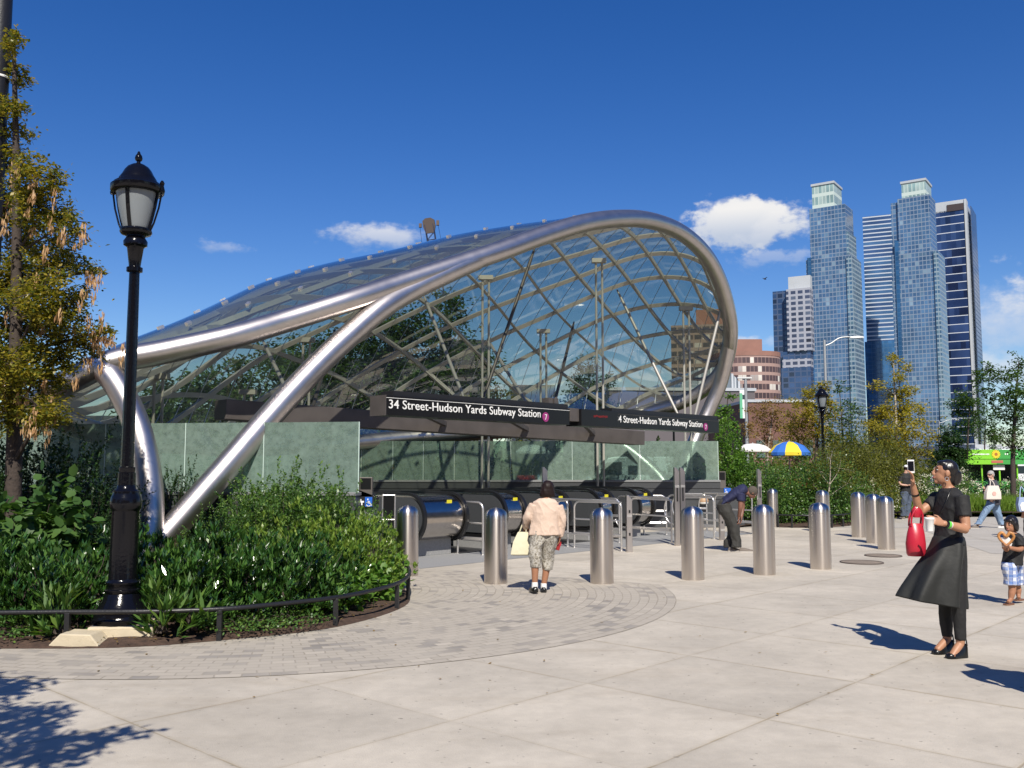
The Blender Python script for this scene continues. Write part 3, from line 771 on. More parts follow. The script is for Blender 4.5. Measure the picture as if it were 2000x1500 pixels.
# ------------------------------------------------------------------ tube railings in front of the escalators
def arcpts(c, a, b, r, t0, t1, n=8):
    return [c + a * (r * math.cos(t)) + b * (r * math.sin(t)) for t in [t0 + (t1 - t0) * i / n for i in range(n + 1)]]
Z = Vector((0, 0, 1))
def railing(A, B, h, label, loop_=0.55, mids=(.62, .33), low_left=False):
    """A = foot of the right post, B = foot of the left post; the top tube runs on past the left post in a big round loop"""
    root = thing('tube_railing', label, 'railing', A, 0, 'steel tube railings before the escalators')
    A0, B0 = Vector((0, 0, 0)), B - A; d = (B0 - A0).normalized(); Ln = (B0 - A0).length; rt = .021
    c = .14; mb = MB()
    top = [A0, A0 + Z * (h - c)] + arcpts(A0 + d * c + Z * (h - c), -d, Z, c, 0, math.pi / 2)[1:]
    if loop_:
        rl = (h - .30) / 2; cc = A0 + d * (Ln + loop_ - rl * .7) + Z * (h - rl)
        top += arcpts(cc, -d, Z, rl, math.pi / 2, -math.pi / 2 + 2 * math.pi, 20)[1:] if False else [cc + (Z * math.cos(t) + d * (math.sin(t) * .72)) * rl for t in [math.pi * i / 18 for i in range(19)]]
        top += [A0 + Z * .30]
    else:
        top += arcpts(A0 + d * (Ln - c) + Z * (h - c), d, Z, c, math.pi / 2, 0)[0:] + [B0]
    mb.tube(top, rt, 10); mb.build('top_rail', STEEL_R, root)
    if loop_:
        mh = .62 if low_left else h - .04
        mb = MB(); mb.tube([B0, B0 + Z * (mh - c)] + [B0 + Z * (mh - c) + (-d) * (c * (1 - math.cos(t))) + Z * (c * math.sin(t)) for t in [math.pi / 2 * i / 6 for i in range(1, 7)]] + [A0 + Z * mh], rt, 10)
        mb.build('inner_frame', STEEL_R, root)
    for k in mids:
        mb = MB(); mb.tube([A0 + Z * k, B0 + Z * k], rt * .85, 8); mb.build('mid_rail', STEEL_R, root)
    mb = MB()
    for p in (A0, B0): mb.lathe([(.06, 0), (.06, .012), (.03, .02)], p, 12)
    mb.build('floor_flange', STEEL_R, root)
    return root
RL = [((943, 1085), (894, 1081), 1.03, True, 'steel tube railing with a round loop end just right of the leftmost bollard'),
      ((1109, 1068), (1010, 1062), 1.03, False, 'steel tube railing beside the arm of the woman in the pale pink jacket'),
      ((1214, 1077), (1122, 1070), 1.03, False, 'steel tube railing standing behind the bollard right of the woman in pink'),
      ((1312, 1063), (1232, 1056), 1.03, False, 'steel tube railing between the single square post and the tall double post'),
      ((1395, 1053), (1334, 1049), 1.03, False, 'steel tube railing just left of the bending man'),
      ((1470, 1044), (1397, 1039), 1.03, False, 'steel tube railing behind the bending man')]
for (a, b, h, low, lab) in RL: railing(gnd(*a), gnd(*b), h, lab, .55, (.62, .33), low)
for a, b, lab in (((1210, 1060), (1150, 1056), 'inner steel tube railing close to the fourth escalator nose'), ((1302, 1045), (1258, 1045), 'small inner steel tube railing near the far escalator nose'), ((1381, 1037), (1342, 1036), 'inner steel tube railing before the dark granite end wall')):
    railing(gnd(*a), gnd(*b), 1.0, lab, .4, (.6, .32), True)
def square_post(px, y, w, topy, slot, label, dY=0):
    p = gnd(px, y); h = at(px, topy, p.y).z; root = thing('steel_post', label, 'post', p, UA * .15, 'square steel posts among the railings')
    ww = w / F_PX * p.y; mb = MB()
    poly = [(-ww / 2, 0), (ww / 2, 0), (ww / 2, h - ww * .75), (-ww * .1, h), (-ww / 2, h)]
    mb.rings([[(x, yy, z) for x, z in poly] for yy in (-ww / 2, ww / 2)]); o = mb.build('post_body', STEEL, root, False); fixnormals(o); bevel(o, .006)
    if slot:
        mb = MB()
        for zz, hh in slot: mb.box((0, -ww / 2 - .001, zz), (ww * .3, .006, hh))
        mb.build('card_slot', RUBBER, root, False)
        mb = MB(); mb.box((0, -ww / 2 - .003, h - .42), (ww * .9, .012, .05)); mb.build('collar', STEEL_R, root, False)
    return root
square_post(1229, 1078, 11, 967, ((.82, .06), (.36, .06)), 'single square steel post right of the bollard by the pink jacket')
square_post(1323, 1066, 9.5, 913, ((1.12, .3),), 'left one of the tall double steel posts')
square_post(1334, 1064, 9.5, 913, ((1.12, .3),), 'right one of the tall double steel posts')
square_post(1410, 1055, 9, 1000, ((.42, .05),), 'short square steel post behind the legs of the bending man')
square_post(1485, 1045, 7.5, 916, ((1.1, .3),), 'tall slim steel post before the hedge right of the bending man')
square_post(1064, 1056, 10, 912, None, 'tall steel post seen above the head of the woman in pink')

# ------------------------------------------------------------------ end walls with signs
def wheelchair(mb, x, y, z, s):
    """white wheelchair symbol in the xz plane"""
    def seg(a, b, w=.1): mb.tube([(x + a[0] * s, y, z + a[1] * s), (x + b[0] * s, y, z + b[1] * s)], w * s * .5, sq=(.004, w * s))
    mb.tube([(x - .05 * s, y - .002, z + .78 * s), (x - .05 * s, y + .002, z + .78 * s)], .08 * s, 12)
    seg((-.04, .68), (0, .36)); seg((0, .36), (.22, .36)); seg((.22, .36), (.32, .10)); seg((.32, .10), (.42, .14)); seg((-.02, .54), (.2, .52), .07)
    for i in range(12):
        a0, a1 = R(110 + i * 20), R(130 + i * 20)
        seg((.04 + .25 * math.cos(a0), .24 + .25 * math.sin(a0)), (.04 + .25 * math.cos(a1), .24 + .25 * math.sin(a1)), .08)
BLUE = mat('sign_blue', (.02, .12, .52), .4)
p = at(690, 1105, 16.6); EW = thing('end_wall', 'dark granite wall end with a blue wheelchair sign at the left of the stair mouth', 'wall', (p.x, 16.6, 0))
def x_(px, Y=16.6): return at(px, 1000, Y).x - p.x
def z_(py, Y=16.6): return at(700, py, Y).z
mb = MB(); pl = [(x_(640), 0), (x_(746), 0), (x_(737), z_(1050)), (x_(729), z_(988)), (x_(640), z_(990))]
mb.rings([[(x, y, z) for x, z in pl] for y in (-.02, .55)]); o = mb.build('granite_block', GRAN_L, EW, False); fixnormals(o); bevel(o, .008)
mb = MB(); pl = [(x_(600), z_(988)), (x_(732), z_(987)), (x_(732), z_(968)), (x_(700), z_(956)), (x_(610), z_(974))]
mb.rings([[(x, y, z) for x, z in pl] for y in (-.1, .5)]); o = mb.build('sloped_cap', BLACKS, EW, False); fixnormals(o)
mb = MB(); mb.box(((x_(702) + x_(728)) / 2, -.04, (z_(932) + z_(970)) / 2), (x_(728) - x_(702), .12, z_(932) - z_(970))); o = bevel(mb.build('plaque_box', mat('plaque_brown', (.13, .115, .105), .5, .4), EW, False), .006)
mb = MB(); mb.box(((x_(705) + x_(725.5)) / 2, -.104, (z_(934) + z_(955)) / 2), (x_(725.5) - x_(705), .01, z_(934) - z_(955))); pq = mb.build('plaque', SIGN_BLACK, o, False)
mb = MB(); mb.box(((x_(714.5) + x_(728.5)) / 2, -.11, (z_(970.5) + z_(989)) / 2), (x_(728.5) - x_(714.5), .012, z_(970.5) - z_(989))); sg = mb.build('wheelchair_sign', BLUE, EW, False)
mb = MB(); wheelchair(mb, x_(721), -.12, z_(988), .155); mb.build('wheelchair_symbol', WHITE_T, sg, False)
mb = MB(); xa, xb, zc = x_(702.5), x_(712.5), z_(979.5)
mb.box(((xa + xb) / 2, -.112, zc), (xb - xa, .01, .028)); mb.box((xa + .03, -.113, zc + .02), (.03, .01, .05)); mb.box((xa + .055, -.114, zc - .035), (.022, .01, .05)); mb.build('arrow_sign', WHITE_T, EW, False)
# glazed dark doors of the elevator head right beside it
mb = MB(); xa, xb = x_(748, 17.4), x_(772, 17.4)
mb = MB(); mb.box(((xa + xb) / 2, .75, z_(1030)), (xb - xa, .02, 1.1)); mb.build('dark_panel', SIGN_BLACK, EW, False)
mb = MB()
for x in (xa, xb): mb.tube([(x, .73, 0), (x, .73, 1.22)], .014, 8)
for z in (.35, .75, 1.2): mb.tube([(xa, .73, z), (xb, .73, z)], .012, 8)
mb.build('frame', STEEL_R, EW)
# right-hand end sign
p2 = at(1420, 1000, 27.3); SP2 = thing('sign_pedestal', 'grey pedestal with a blue wheelchair sign behind the bending man', 'sign', (p2.x, 27.4, 0))
mb = MB(); mb.rings([[(x, y, z) for x, z in ((-.18, 0), (.55, 0), (.35, 1.05), (-.18, 1.22))] for y in (0, .35)]); o = mb.build('granite_block', GRAN, SP2, False); fixnormals(o); bevel(o, .01)
mb = MB(); mb.box((-.10, .05, 1.36), (.2, .12, .5)); mb.build('plaque_box', MATS['plaque_brown'], SP2, False)
mb = MB(); mb.box((-.10, -.015, 1.47), (.16, .01, .22)); mb.build('plaque', SIGN_BLACK, SP2, False)
mb = MB(); mb.box((.04, -.02, 1.0), (.2, .02, .24)); sg = mb.build('wheelchair_sign', BLUE, SP2, False)
mb = MB(); wheelchair(mb, .0, -.034, .91, .2); mb.build('wheelchair_symbol', WHITE_T, sg, False)
pb = at(1374, 977, 26.7); fx = thing('wall_fixture', 'round tan fixture with a pale lower rim on the granite end wall', 'wall fixture', pb)
mb = MB(); mb.lathe([(.02, .1), (.11, .07), (.145, 0), (.14, -.05)][::-1], n=16); mb.build('cap', mat('tan_plastic', (.42, .27, .16), .5), fx)
mb = MB(); mb.lathe([(.06, -.11), (.13, -.09), (.142, -.052)], n=16); mb.build('rim', WHITE_T, fx)
mb = MB(); mb.tube([(0, .0, 0), (0, .2, 0)], .03, 8); mb.build('bracket', DARKM, fx)

# ------------------------------------------------------------------ bollards
def make_bollard():
    root = thing('bollard', '', 'bollard', (0, 0, 0), 0, 'stainless steel bollards across the plaza')
    mb = MB(); mb.lathe([(.172, 0), (.174, .005), (.174, .935)], n=40); mb.build('body', STEEL, root)
    mb = MB(); mb.lathe([(.168, .935), (.168, .94), (.174, .942), (.174, .99), (.166, 1.03), (.150, 1.058), (.122, 1.083), (.085, 1.102), (.04, 1.113), (.004, 1.116)], n=40); mb.build('cap', STEEL, root, True, 60)
    return root
BL = [(793, 1127, 'leftmost steel bollard, standing where the bed rail ends'), (968, 1142, 'steel bollard at the left elbow of the woman in the pale pink jacket'), (1178, 1142, 'steel bollard right of the woman in the pale pink jacket'),
      (1358, 1134, 'steel bollard left of the bending man, in the near row'), (1499, 1124, 'steel bollard right of the bending man, in the near row'), (1610, 1113, 'sixth and rightmost steel bollard of the near row'),
      (1513, 1030, 'far steel bollard against the hedge, above the bollard right of the bending man'), (1612, 1040, 'far steel bollard half hidden behind the last one of the near row'), (1683, 1050, 'steel bollard left of the pair that overlap'),
      (1714, 1062, 'rear bollard of the overlapping pair'), (1738, 1074, 'front bollard of the overlapping pair nearest the red handbag')]
b0 = make_bollard(); CONTACT = []
for i, (px, y, lab) in enumerate(BL):
    o = b0 if i == 0 else copy_tree(b0)
    g = gnd(px, y); o.location = (g.x, g.y + .17, 0); o['label'] = lab; o.rotation_euler = (0, 0, i * 1.3)
for px, y, rx, lab in ((1725, 1086, .33, 'round iron cover in the paving nearer the bollard pair'), (1683, 1099, .36, 'round iron cover in the paving, lower of the two')):
    g = gnd(px, y); root = thing('manhole_cover', lab, 'manhole cover', (g.x, g.y, .004))
    mb = MB(); mb.lathe([(rx, 0), (rx, .006), (rx * .9, .008)], n=32); mb.build('cover', mat('rusty_iron', (.25, .20, .155), .8, .3, var=.2), root)
    mb = MB(); mb.tube([(rx * 1.02 * math.cos(a), rx * 1.02 * math.sin(a), .004) for a in [2 * math.pi * k / 32 for k in range(32)]], .012, 6, closed=True); mb.build('ring', mat('rusty_ring', (.10, .08, .07), .8, .3), root)

# ------------------------------------------------------------------ lamp posts
FROST = bpy.data.materials.new('frosted_globe'); FROST.use_nodes = True
_b = FROST.node_tree.nodes['Principled BSDF']; _b.inputs['Base Color'].default_value = (.25, .275, .29, 1); _b.inputs['Roughness'].default_value = .35
_b.inputs['Transmission Weight'].default_value = .25
def make_lamp(label):
    root = thing('street_lamp', label, 'street lamp', (0, 0, 0), 0, 'old style black street lamps')
    mb = MB()
    mb.lathe([(.30, 0), (.30, .05), (.285, .06), (.28, .10), (.25, .115), (.27, .13), (.24, .17), (.20, .23), (.175, .30), (.17, .31), (.182, .325), (.182, .35), (.165, .36), (.165, .40), (.175, .41), (.175, .43), (.155, .445),
              (.15, .47), (.143, 1.18), (.15, 1.2), (.165, 1.22), (.165, 1.29), (.155, 1.34), (.14, 1.37), (.14, 1.40), (.10, 1.43), (.095, 1.47)], n=28); mb.build('base', BLACKP, root, True, 50)
    mb = MB()
    N = 24; rr = []
    for z, r in ((1.47, .094), (1.60, .092), (1.605, .080), (1.63, .085), (1.66, .085), (1.665, .072), (3.83, .055)):
        fl = .05 if z > 1.66 else 0
        rr.append([(r * (1 - (fl if k % 2 else 0)) * math.cos(2 * math.pi * k / N), r * (1 - (fl if k % 2 else 0)) * math.sin(2 * math.pi * k / N), z) for k in range(N)])
    mb.rings(rr); mb.build('shaft', BLACKP, root, True, 30)
    mb = MB(); mb.lathe([(.058, 3.82), (.085, 3.83), (.085, 3.875), (.062, 3.885), (.062, 3.9), (.088, 4.10), (.10, 4.11), (.125, 4.125), (.128, 4.17), (.11, 4.20), (.10, 4.215), (.10, 4.23), (.155, 4.25), (.172, 4.275), (.165, 4.31), (.14, 4.32)], n=28); mb.build('capital', BLACKP, root, True, 50)
    mb = MB(); mb.lathe([(.135, 4.315), (.165, 4.42), (.195, 4.55), (.215, 4.67), (.222, 4.73)], n=32); mb.build('globe', FROST, root)
    for k in range(4):
        a = R(45 + 90 * k + 40); c, s_ = math.cos(a), math.sin(a); mb = MB()
        mb.tube([(r * c, r * s_, z) for r, z in ((.142, 4.315), (.172, 4.42), (.203, 4.55), (.223, 4.67), (.232, 4.74))], .02, sq=(.04, .016)); mb.build('rib', BLACKP, root, False)
    for k in range(2):
        a = R(90 * k * 2 - 5); c, s_ = math.cos(a), math.sin(a); mb = MB()
        mb.tube([(r * c, r * s_, z) for r, z in ((.165, 4.29), (.205, 4.38), (.255, 4.55), (.280, 4.70), (.285, 4.80))], .011, 8)
        mb.lathe([(.03, 4.72), (.035, 4.74), (.02, 4.80), (.028, 4.83), (.012, 4.86)], (.285 * c, .285 * s_, 0), 10); mb.build('side_rod', BLACKP, root)
    mb = MB(); mb.lathe([(.225, 4.72), (.272, 4.725), (.285, 4.74), (.285, 4.80), (.262, 4.815), (.255, 4.83), (.205, 4.865), (.20, 4.885), (.17, 4.93), (.145, 4.98), (.115, 5.02), (.07, 5.05), (.022, 5.07), (.02, 5.09), (.035, 5.10), (.042, 5.125), (.035, 5.155), (.018, 5.18), (.015, 5.195), (.004, 5.21)], n=32); mb.build('hood', BLACKP, root, True, 50)
    return root
lp = gnd(238, 1243); LAMP = make_lamp('tall glossy black street lamp on a pale stone footing in the near bed'); LAMP.location = (lp.x, 9.55, .15); LAMP.rotation_euler = (0, 0, 0); LAMP.scale = (.94, .94, .94)
LAMP.location.x = atx(238.5, 9.55, .35).x
lx = LAMP.location
ft = thing('lamp_footing', 'pale cast stone footing under the tall black street lamp', 'footing', (lx.x, lx.y, 0))
mb = MB(); mb.box((.06, .03, .075), (.62, .62, .15), R(8)); bevel(mb.build('block', mat('pale_stone', (.50, .43, .31), .85, var=.1, vscale=5, bump=.2), ft, False), .02)
mb = MB(); mb.rings([[(x - .20, y, z) for x, z in ((-.28, 0), (.24, 0), (.14, .12), (-.15, .13))] for y in (-.56, -.27)]); o = mb.build('bevelled_stone', MATS['pale_stone'], ft, False); fixnormals(o); bevel(o, .012)
for px, ty, lab in ((1604, 752, 'black street lamp among the yellow trees at the middle of the far hedge'), (1315, 788, 'distant black street lamp seen over the right end of the sign'), (1834, 846, 'tiny distant black street lamp right of the yellow tree'),
                    (1250, 862, 'tiny distant black street lamp seen under the sign'), (1447, 905, '')):
    if not lab: continue
    d = ray(px, ty); Y = (4.9 - EYE) / d.z * d.y
    o = copy_tree(LAMP); q = at(px, ty, Y); o.location = (q.x, Y, 0); o['label'] = lab; o.rotation_euler = (0, 0, .8)
# tall dark pole at the left edge
pp = atx(-11, 12.4, 6.0)
root = thing('dark_pole', 'very tall dark pole with a white band at the left edge by the tree', 'pole', (pp.x, 12.4, 0))
mb = MB(); mb.tube([(0, 0, 0), (0, 0, 9.5)], [.16, .125], 20); mb.build('shaft', BLACKS, root)
zb = at(0, 152, 12.4).z; mb = MB(); mb.lathe([(.142, zb - .015), (.146, zb), (.142, zb + .015)], n=20); mb.build('band', WHITE_T, root)
# cobra-head street lights
GREYP = mat('galvanised_grey', (.38, .39, .39), .5, .5)
def cobra(px, ty, h, dx, label):
    d = ray(px, ty); Y = (h - EYE) / d.z * d.y; q = at(px, ty, Y)
    root = thing('street_light', label, 'street light', (q.x, Y, 0), 0, 'grey arm street lights')
    mb = MB(); mb.tube([(0, 0, 0), (0, 0, h)], [.11, .075], 12); mb.build('pole', GREYP, root)
    mb = MB(); mb.tube(catmull([(0, 0, h - .35), (dx * .2, 0, h - .2), (dx * .45, 0, h + .1), (dx * .7, 0, h + .18), (dx * .8, 0, h + .17)], 5), .04, 8); mb.build('arm', GREYP, root)
    mb = MB(); s_ = 1 if dx > 0 else -1; x0 = dx * .78
    mb.rings([[(x0 + s_ * a, b * w * .16, h + .16 + c * .09 * w) for b, c in ((-1, -.6), (1, -.6), (.8, .7), (0, 1), (-.8, .7))] for a, w in ((0, .45), (.2, .8), (.5, 1), (.75, .8), (.85, .3))]); o = mb.build('lamp_head', mat('pale_lamp_head', (.6, .6, .58), .4), root, True); fixnormals(o)
    return root
cobra(1610, 664, 9.2, 1.9, 'grey street light with one curved arm in front of the glass towers')
cobra(1834, 822, 9.2, 3.0, 'small far grey street light in front of the right tower')
# pole with a green banner
d = ray(1456, 738); Y = 60.0; q = at(1456, 738, Y)
root = thing('banner_pole', 'pale grey pole carrying a green and white hanging banner', 'pole', (q.x, Y, 0)); h = q.z
mb = MB(); mb.tube([(0, 0, 0), (0, 0, h)], [.13, .09], 12); mb.build('shaft', GREYP, root)
mb = MB(); mb.tube([(-.2, 0, h - .1), (.4, 0, h - .02)], .05, 8); mb.box((-.1, 0, h), (.9, .25, .1)); mb.build('lamp_head', MATS['pale_lamp_head'], root)
zt, zb = at(1452, 762, Y).z, at(1452, 817, Y).z
mb = MB(); mb.box((-.32, 0, (zt + zb) / 2), (.17, .03, zt - zb)); ba = mb.build('banner', mat('banner_green', (.12, .42, .24), .7), root, False)
mb = MB(); mb.box((-.17, 0, (zt + zb) / 2), (.13, .028, zt - zb)); mb.box((-.32, -.002, zt - .1), (.17, .03, .2)); mb.build('white_field', WHITE_T, ba, False)
mb = MB(); mb.box((-.16, -.016, zt - .45), (.14, .012, .3)); mb.build('dark_emblem', mat('banner_dark', (.02, .04, .05), .7), ba, False)
# ------------------------------------------------------------------ buildings
def facade(name, wins, frame, bw, fh, fu, fz0, fz1, rough=.12, spec=.8, metal=0.0, angular=0.0, frame_rough=.6, grp=1):
    """window grid in the wall's own plane; wins = colours of the panes (random per bay), frame = wall colour"""
    m = bpy.data.materials.new(name); m.use_nodes = True; n, l = nodes_of(m); b = n['Principled BSDF']
    def M(op, a, c=None):
        x = n.new('ShaderNodeMath'); x.operation = op
        for i, q in enumerate((a, c)):
            if q is None: continue
            if isinstance(q, (int, float)): x.inputs[i].default_value = q
            else: l.new(q, x.inputs[i])
        return x.outputs[0]
    t = n.new('ShaderNodeTexCoord'); p = n.new('ShaderNodeSeparateXYZ'); l.new(t.outputs['Object'], p.inputs[0])
    if angular: uu = M('MULTIPLY', M('ARCTAN2', p.outputs[0], M('MULTIPLY', p.outputs[1], -1.0)), angular)
    else:
        nn = n.new('ShaderNodeSeparateXYZ'); l.new(t.outputs['Normal'], nn.inputs[0])
        side = M('GREATER_THAN', M('ABSOLUTE', nn.outputs[0]), .7)
        uu = M('ADD', M('MULTIPLY', p.outputs[0], M('SUBTRACT', 1.0, side)), M('MULTIPLY', M('ADD', p.outputs[1], 513.0), side))
    U1, Z1 = M('DIVIDE', uu, bw), M('DIVIDE', p.outputs[2], fh)
    f1, f2 = M('FRACT', U1), M('FRACT', Z1)
    win = M('MULTIPLY', M('MULTIPLY', M('GREATER_THAN', f1, fu), M('LESS_THAN', f1, 1 - fu)), M('MULTIPLY', M('GREATER_THAN', f2, fz0), M('LESS_THAN', f2, 1 - fz1)))
    cv = n.new('ShaderNodeCombineXYZ'); l.new(M('FLOOR', M('DIVIDE', U1, grp)), cv.inputs[0]); l.new(M('FLOOR', Z1), cv.inputs[1])
    w = n.new('ShaderNodeTexWhiteNoise'); w.noise_dimensions = '2D'; l.new(cv.outputs[0], w.inputs['Vector'])
    big = n.new('ShaderNodeTexNoise'); big.inputs['Scale'].default_value = .05; big.inputs['Detail'].default_value = 3; l.new(t.outputs['Object'], big.inputs['Vector'])
    rp = n.new('ShaderNodeValToRGB'); e = rp.color_ramp.elements; rp.color_ramp.interpolation = 'CONSTANT'
    while len(e) < len(wins): e.new(.5)
    pos = 0
    for i, (c, k) in enumerate(wins): e[i].position = pos; e[i].color = (*c, 1); pos += k
    l.new(w.outputs[0], rp.inputs[0])
    bm_ = n.new('ShaderNodeMapRange'); bm_.inputs[1].default_value = .35; bm_.inputs[2].default_value = .65; bm_.inputs[3].default_value = .7; bm_.inputs[4].default_value = 1.3; l.new(big.outputs[0], bm_.inputs[0])
    sc = n.new('ShaderNodeVectorMath'); sc.operation = 'SCALE'; l.new(rp.outputs[0], sc.inputs[0]); l.new(bm_.outputs[0], sc.inputs['Scale'])
    mx = n.new('ShaderNodeMix'); mx.data_type = 'RGBA'; l.new(win, mx.inputs['Factor']); mx.inputs[6].default_value = (*frame, 1); l.new(sc.outputs[0], mx.inputs[7])
    l.new(mx.outputs[2], b.inputs['Base Color'])
    rm = n.new('ShaderNodeMapRange'); l.new(win, rm.inputs[0]); rm.inputs[3].default_value = frame_rough; rm.inputs[4].default_value = rough; l.new(rm.outputs[0], b.inputs['Roughness'])
    sm_ = n.new('ShaderNodeMapRange'); l.new(win, sm_.inputs[0]); sm_.inputs[3].default_value = .3; sm_.inputs[4].default_value = spec; l.new(sm_.outputs[0], b.inputs['Specular IOR Level'])
    b.inputs['Metallic'].default_value = metal
    MATS[name] = m
    return m
def building(name, label, px, Y, phi, group=None):
    a = atx(px, Y, 0); return thing(name, label, 'building', (a.x, a.y, 0), R(phi), group)
def slab(root, part, pxa, pxb, pxc, yt, m, yb=None, off=0.0, depth=None, ref=None, z0=None, parent=None):
    """box whose front runs along the root's x from column pxa to pxb, right side back to column pxc, top at photo row yt (at its front right corner)"""
    a = root.rotation_euler.z; d = Vector((math.cos(a), math.sin(a), 0)); nn = Vector((-d.y, d.x, 0)); O = Vector(root.location) + nn * off
    def sol(px, o, dr, z):
        lo, hi = -400.0, 400.0
        for _ in range(60):
            m_ = (lo + hi) / 2; q = o + dr * m_
            if q.y < 5: lo = m_; continue
            if proj((q.x, q.y, z))[0] < px: lo = m_
            else: hi = m_
        return lo
    zr = at(pxb, yt, O.y).z
    xa, xb = sol(pxa, O, d, zr * .8), sol(pxb, O, d, zr * .8)
    B = O + d * xb; zt = at(pxb, yt, B.y).z
    dp = depth if depth else max(4.0, sol(pxc, B, nn, zt * .8))
    zb = at(pxb, yb, B.y).z if yb is not None else (z0 if z0 is not None else 0.0)
    mb = MB(); mb.box(((xa + xb) / 2, off + dp / 2, (zt + zb) / 2), (xb - xa, dp, zt - zb))
    o = mb.build(part, m, parent or root, False)
    return o, (xa, xb, off, dp, zb, zt)
def band(root, box, z0, z1, out, m, name, parent):
    xa, xb, off, dp, _, _ = box
    mb = MB(); mb.box(((xa + xb) / 2, off + dp / 2, (z0 + z1) / 2), (xb - xa + 2 * out, dp + 2 * out, z1 - z0)); return mb.build(name, m, parent, False)
BLU = [((.058, .118, .215), .32), ((.070, .140, .245), .34), ((.048, .100, .19), .20), ((.105, .18, .27), .10), ((.18, .26, .33), .04)]
FA_BLUE = facade('silver_blue_glass', BLU, (.20, .25, .33), 2.4, 3.05, .08, .14, .05, .10, .9)
FA_BLUE2 = facade('silver_side_glass', [((.05, .11, .19), .45), ((.12, .21, .27), .25), ((.09, .16, .22), .30)], (.24, .31, .36), 2.2, 3.05, .10, .28, .06, .14, .9)
FA_CROWN = facade('crown_louvre', [((.22, .33, .33), .5), ((.34, .44, .42), .5)], (.50, .58, .54), 2.6, 8.0, .10, .22, .08, .3, .5)
FA_STRIPE = facade('striped_glass', [((.035, .07, .16), .6), ((.05, .11, .22), .4)], (.46, .50, .55), 40, 3.3, .0, .27, .0, .12, .7)
FA_STRIPE_L = facade('striped_lower_glass', [((.02, .085, .2), .6), ((.03, .11, .25), .4)], (.05, .12, .22), 3, 3.3, .04, .06, .04, .1, .9)
FA_DARKB = facade('dark_band_glass', [((.018, .035, .10), .5), ((.03, .055, .14), .25), ((.012, .02, .055), .25)], (.55, .58, .62), 60, 6.7, .0, .085, .0, .08, .6, grp=.06)
FA_COL = facade('column_side', [((.10, .15, .24), 1)], (.52, .55, .58), 5.5, 3.3, .30, .05, .05, .2, .6)
FA_GRIDL = facade('pale_grid', [((.05, .06, .10), .6), ((.10, .12, .17), .3), ((.02, .02, .03), .1)], (.33, .34, .385), 4.2, 3.3, .16, .28, .12, .2, .6)
FA_GRIDD = facade('dark_glass_grid', [((.02, .045, .11), .5), ((.03, .06, .14), .3), ((.015, .02, .04), .2)], (.06, .09, .16), 3.6, 3.3, .10, .16, .08, .1, .9)
FA_BRICK = facade('brick_band_tower', [((.075, .05, .055), .62), ((.11, .07, .07), .16), ((.62, .58, .52), .12), ((.36, .32, .30), .10)], (.33, .22, .19), 3.0, 3.0, .05, .36, .0, .5, .3, angular=26.0)
FA_BROWN = facade('brown_slab', [((.05, .045, .045), .5), ((.10, .085, .075), .2), ((.32, .29, .25), .12), ((.07, .055, .05), .18)], (.235, .175, .14), 2.9, 2.9, .08, .38, .05, .5, .3)
BRICKR = mat('red_brick', (.15, .075, .058), .85, var=.15, vscale=.4)
BRICKO = mat('orange_brick', (.25, .128, .098), .85, var=.1, vscale=.3)
MECHW = mat('pale_panel', (.42, .44, .46), .6, var=.06, vscale=.1)
# left blue glass tower
t = building('glass_tower', 'left tall blue glass tower with stepped shoulders and a pale green crown', 1575, 640, -35)
lo, bx = slab(t, 'lower_shaft', 1576, 1664, 1680, 497, FA_BLUE)
mi, bx2 = slab(t, 'upper_shaft', 1583, 1653, 1669, 398, FA_BLUE, off=2, z0=bx[5])
sh, _ = slab(t, 'shoulder', 1625, 1659, 1675, 452, FA_BLUE2, off=4, z0=bx[5])
cr, bc = slab(t, 'crown', 1588.5, 1631, 1647, 357.5, FA_CROWN, off=3, z0=bx2[5]); band(t, bc, bc[5], bc[5] + 1.6, .6, MECHW, 'roof_edge', cr)
slab(t, 'side_bay', 1655, 1666, 1681.5, 500, FA_BLUE2, off=-1.2, depth=24)
slab(t, 'corner_strip', 1579, 1586, 1590, 503, FA_STRIPE_L, off=-1.0, depth=3)
# right blue glass tower
t = building('glass_tower', 'right tall blue glass tower with a pale green crown between the striped towers', 1738, 640, -35)
lo, bx = slab(t, 'lower_shaft', 1743, 1833, 1844, 487, FA_BLUE)
mi, bx2 = slab(t, 'upper_shaft', 1756, 1819, 1831, 379, FA_BLUE, off=2, z0=bx[5])
slab(t, 'wing', 1743, 1758, 1766, 395, FA_BLUE, off=4, z0=bx[5])
cr, bc = slab(t, 'crown', 1764, 1811, 1823, 352, FA_CROWN, off=3, z0=bx2[5]); band(t, bc, bc[5], bc[5] + 1.6, .6, MECHW, 'roof_edge', cr)
slab(t, 'side_bay', 1826, 1835, 1845, 490, FA_BLUE2, off=-1.2, depth=24)
slab(t, 'corner_strip', 1750, 1757, 1762, 470, FA_STRIPE_L, off=-1.0, depth=3)
# striped tower behind
t = building('striped_tower', 'dark tower with thin white floor stripes left of the right crown tower', 1687, 730, -24)
up, bx = slab(t, 'striped_shaft', 1687.5, 1775, 1790, 415, FA_STRIPE)
zc = at(1720, 667, 725).z; mb = MB(); mb.box(((bx[0] + bx[1]) / 2 - 2.5, bx[3] / 2 - 1.2, zc / 2), (bx[1] - bx[0] - 2, bx[3], zc)); mb.build('lower_glass', FA_STRIPE_L, t, False)
mb = MB(); mb.box((bx[1] - 17, bx[3] / 2, bx[5] + 1.6), (12, 6, 4)); mb.build('roof_plant', MECHW, t, False)
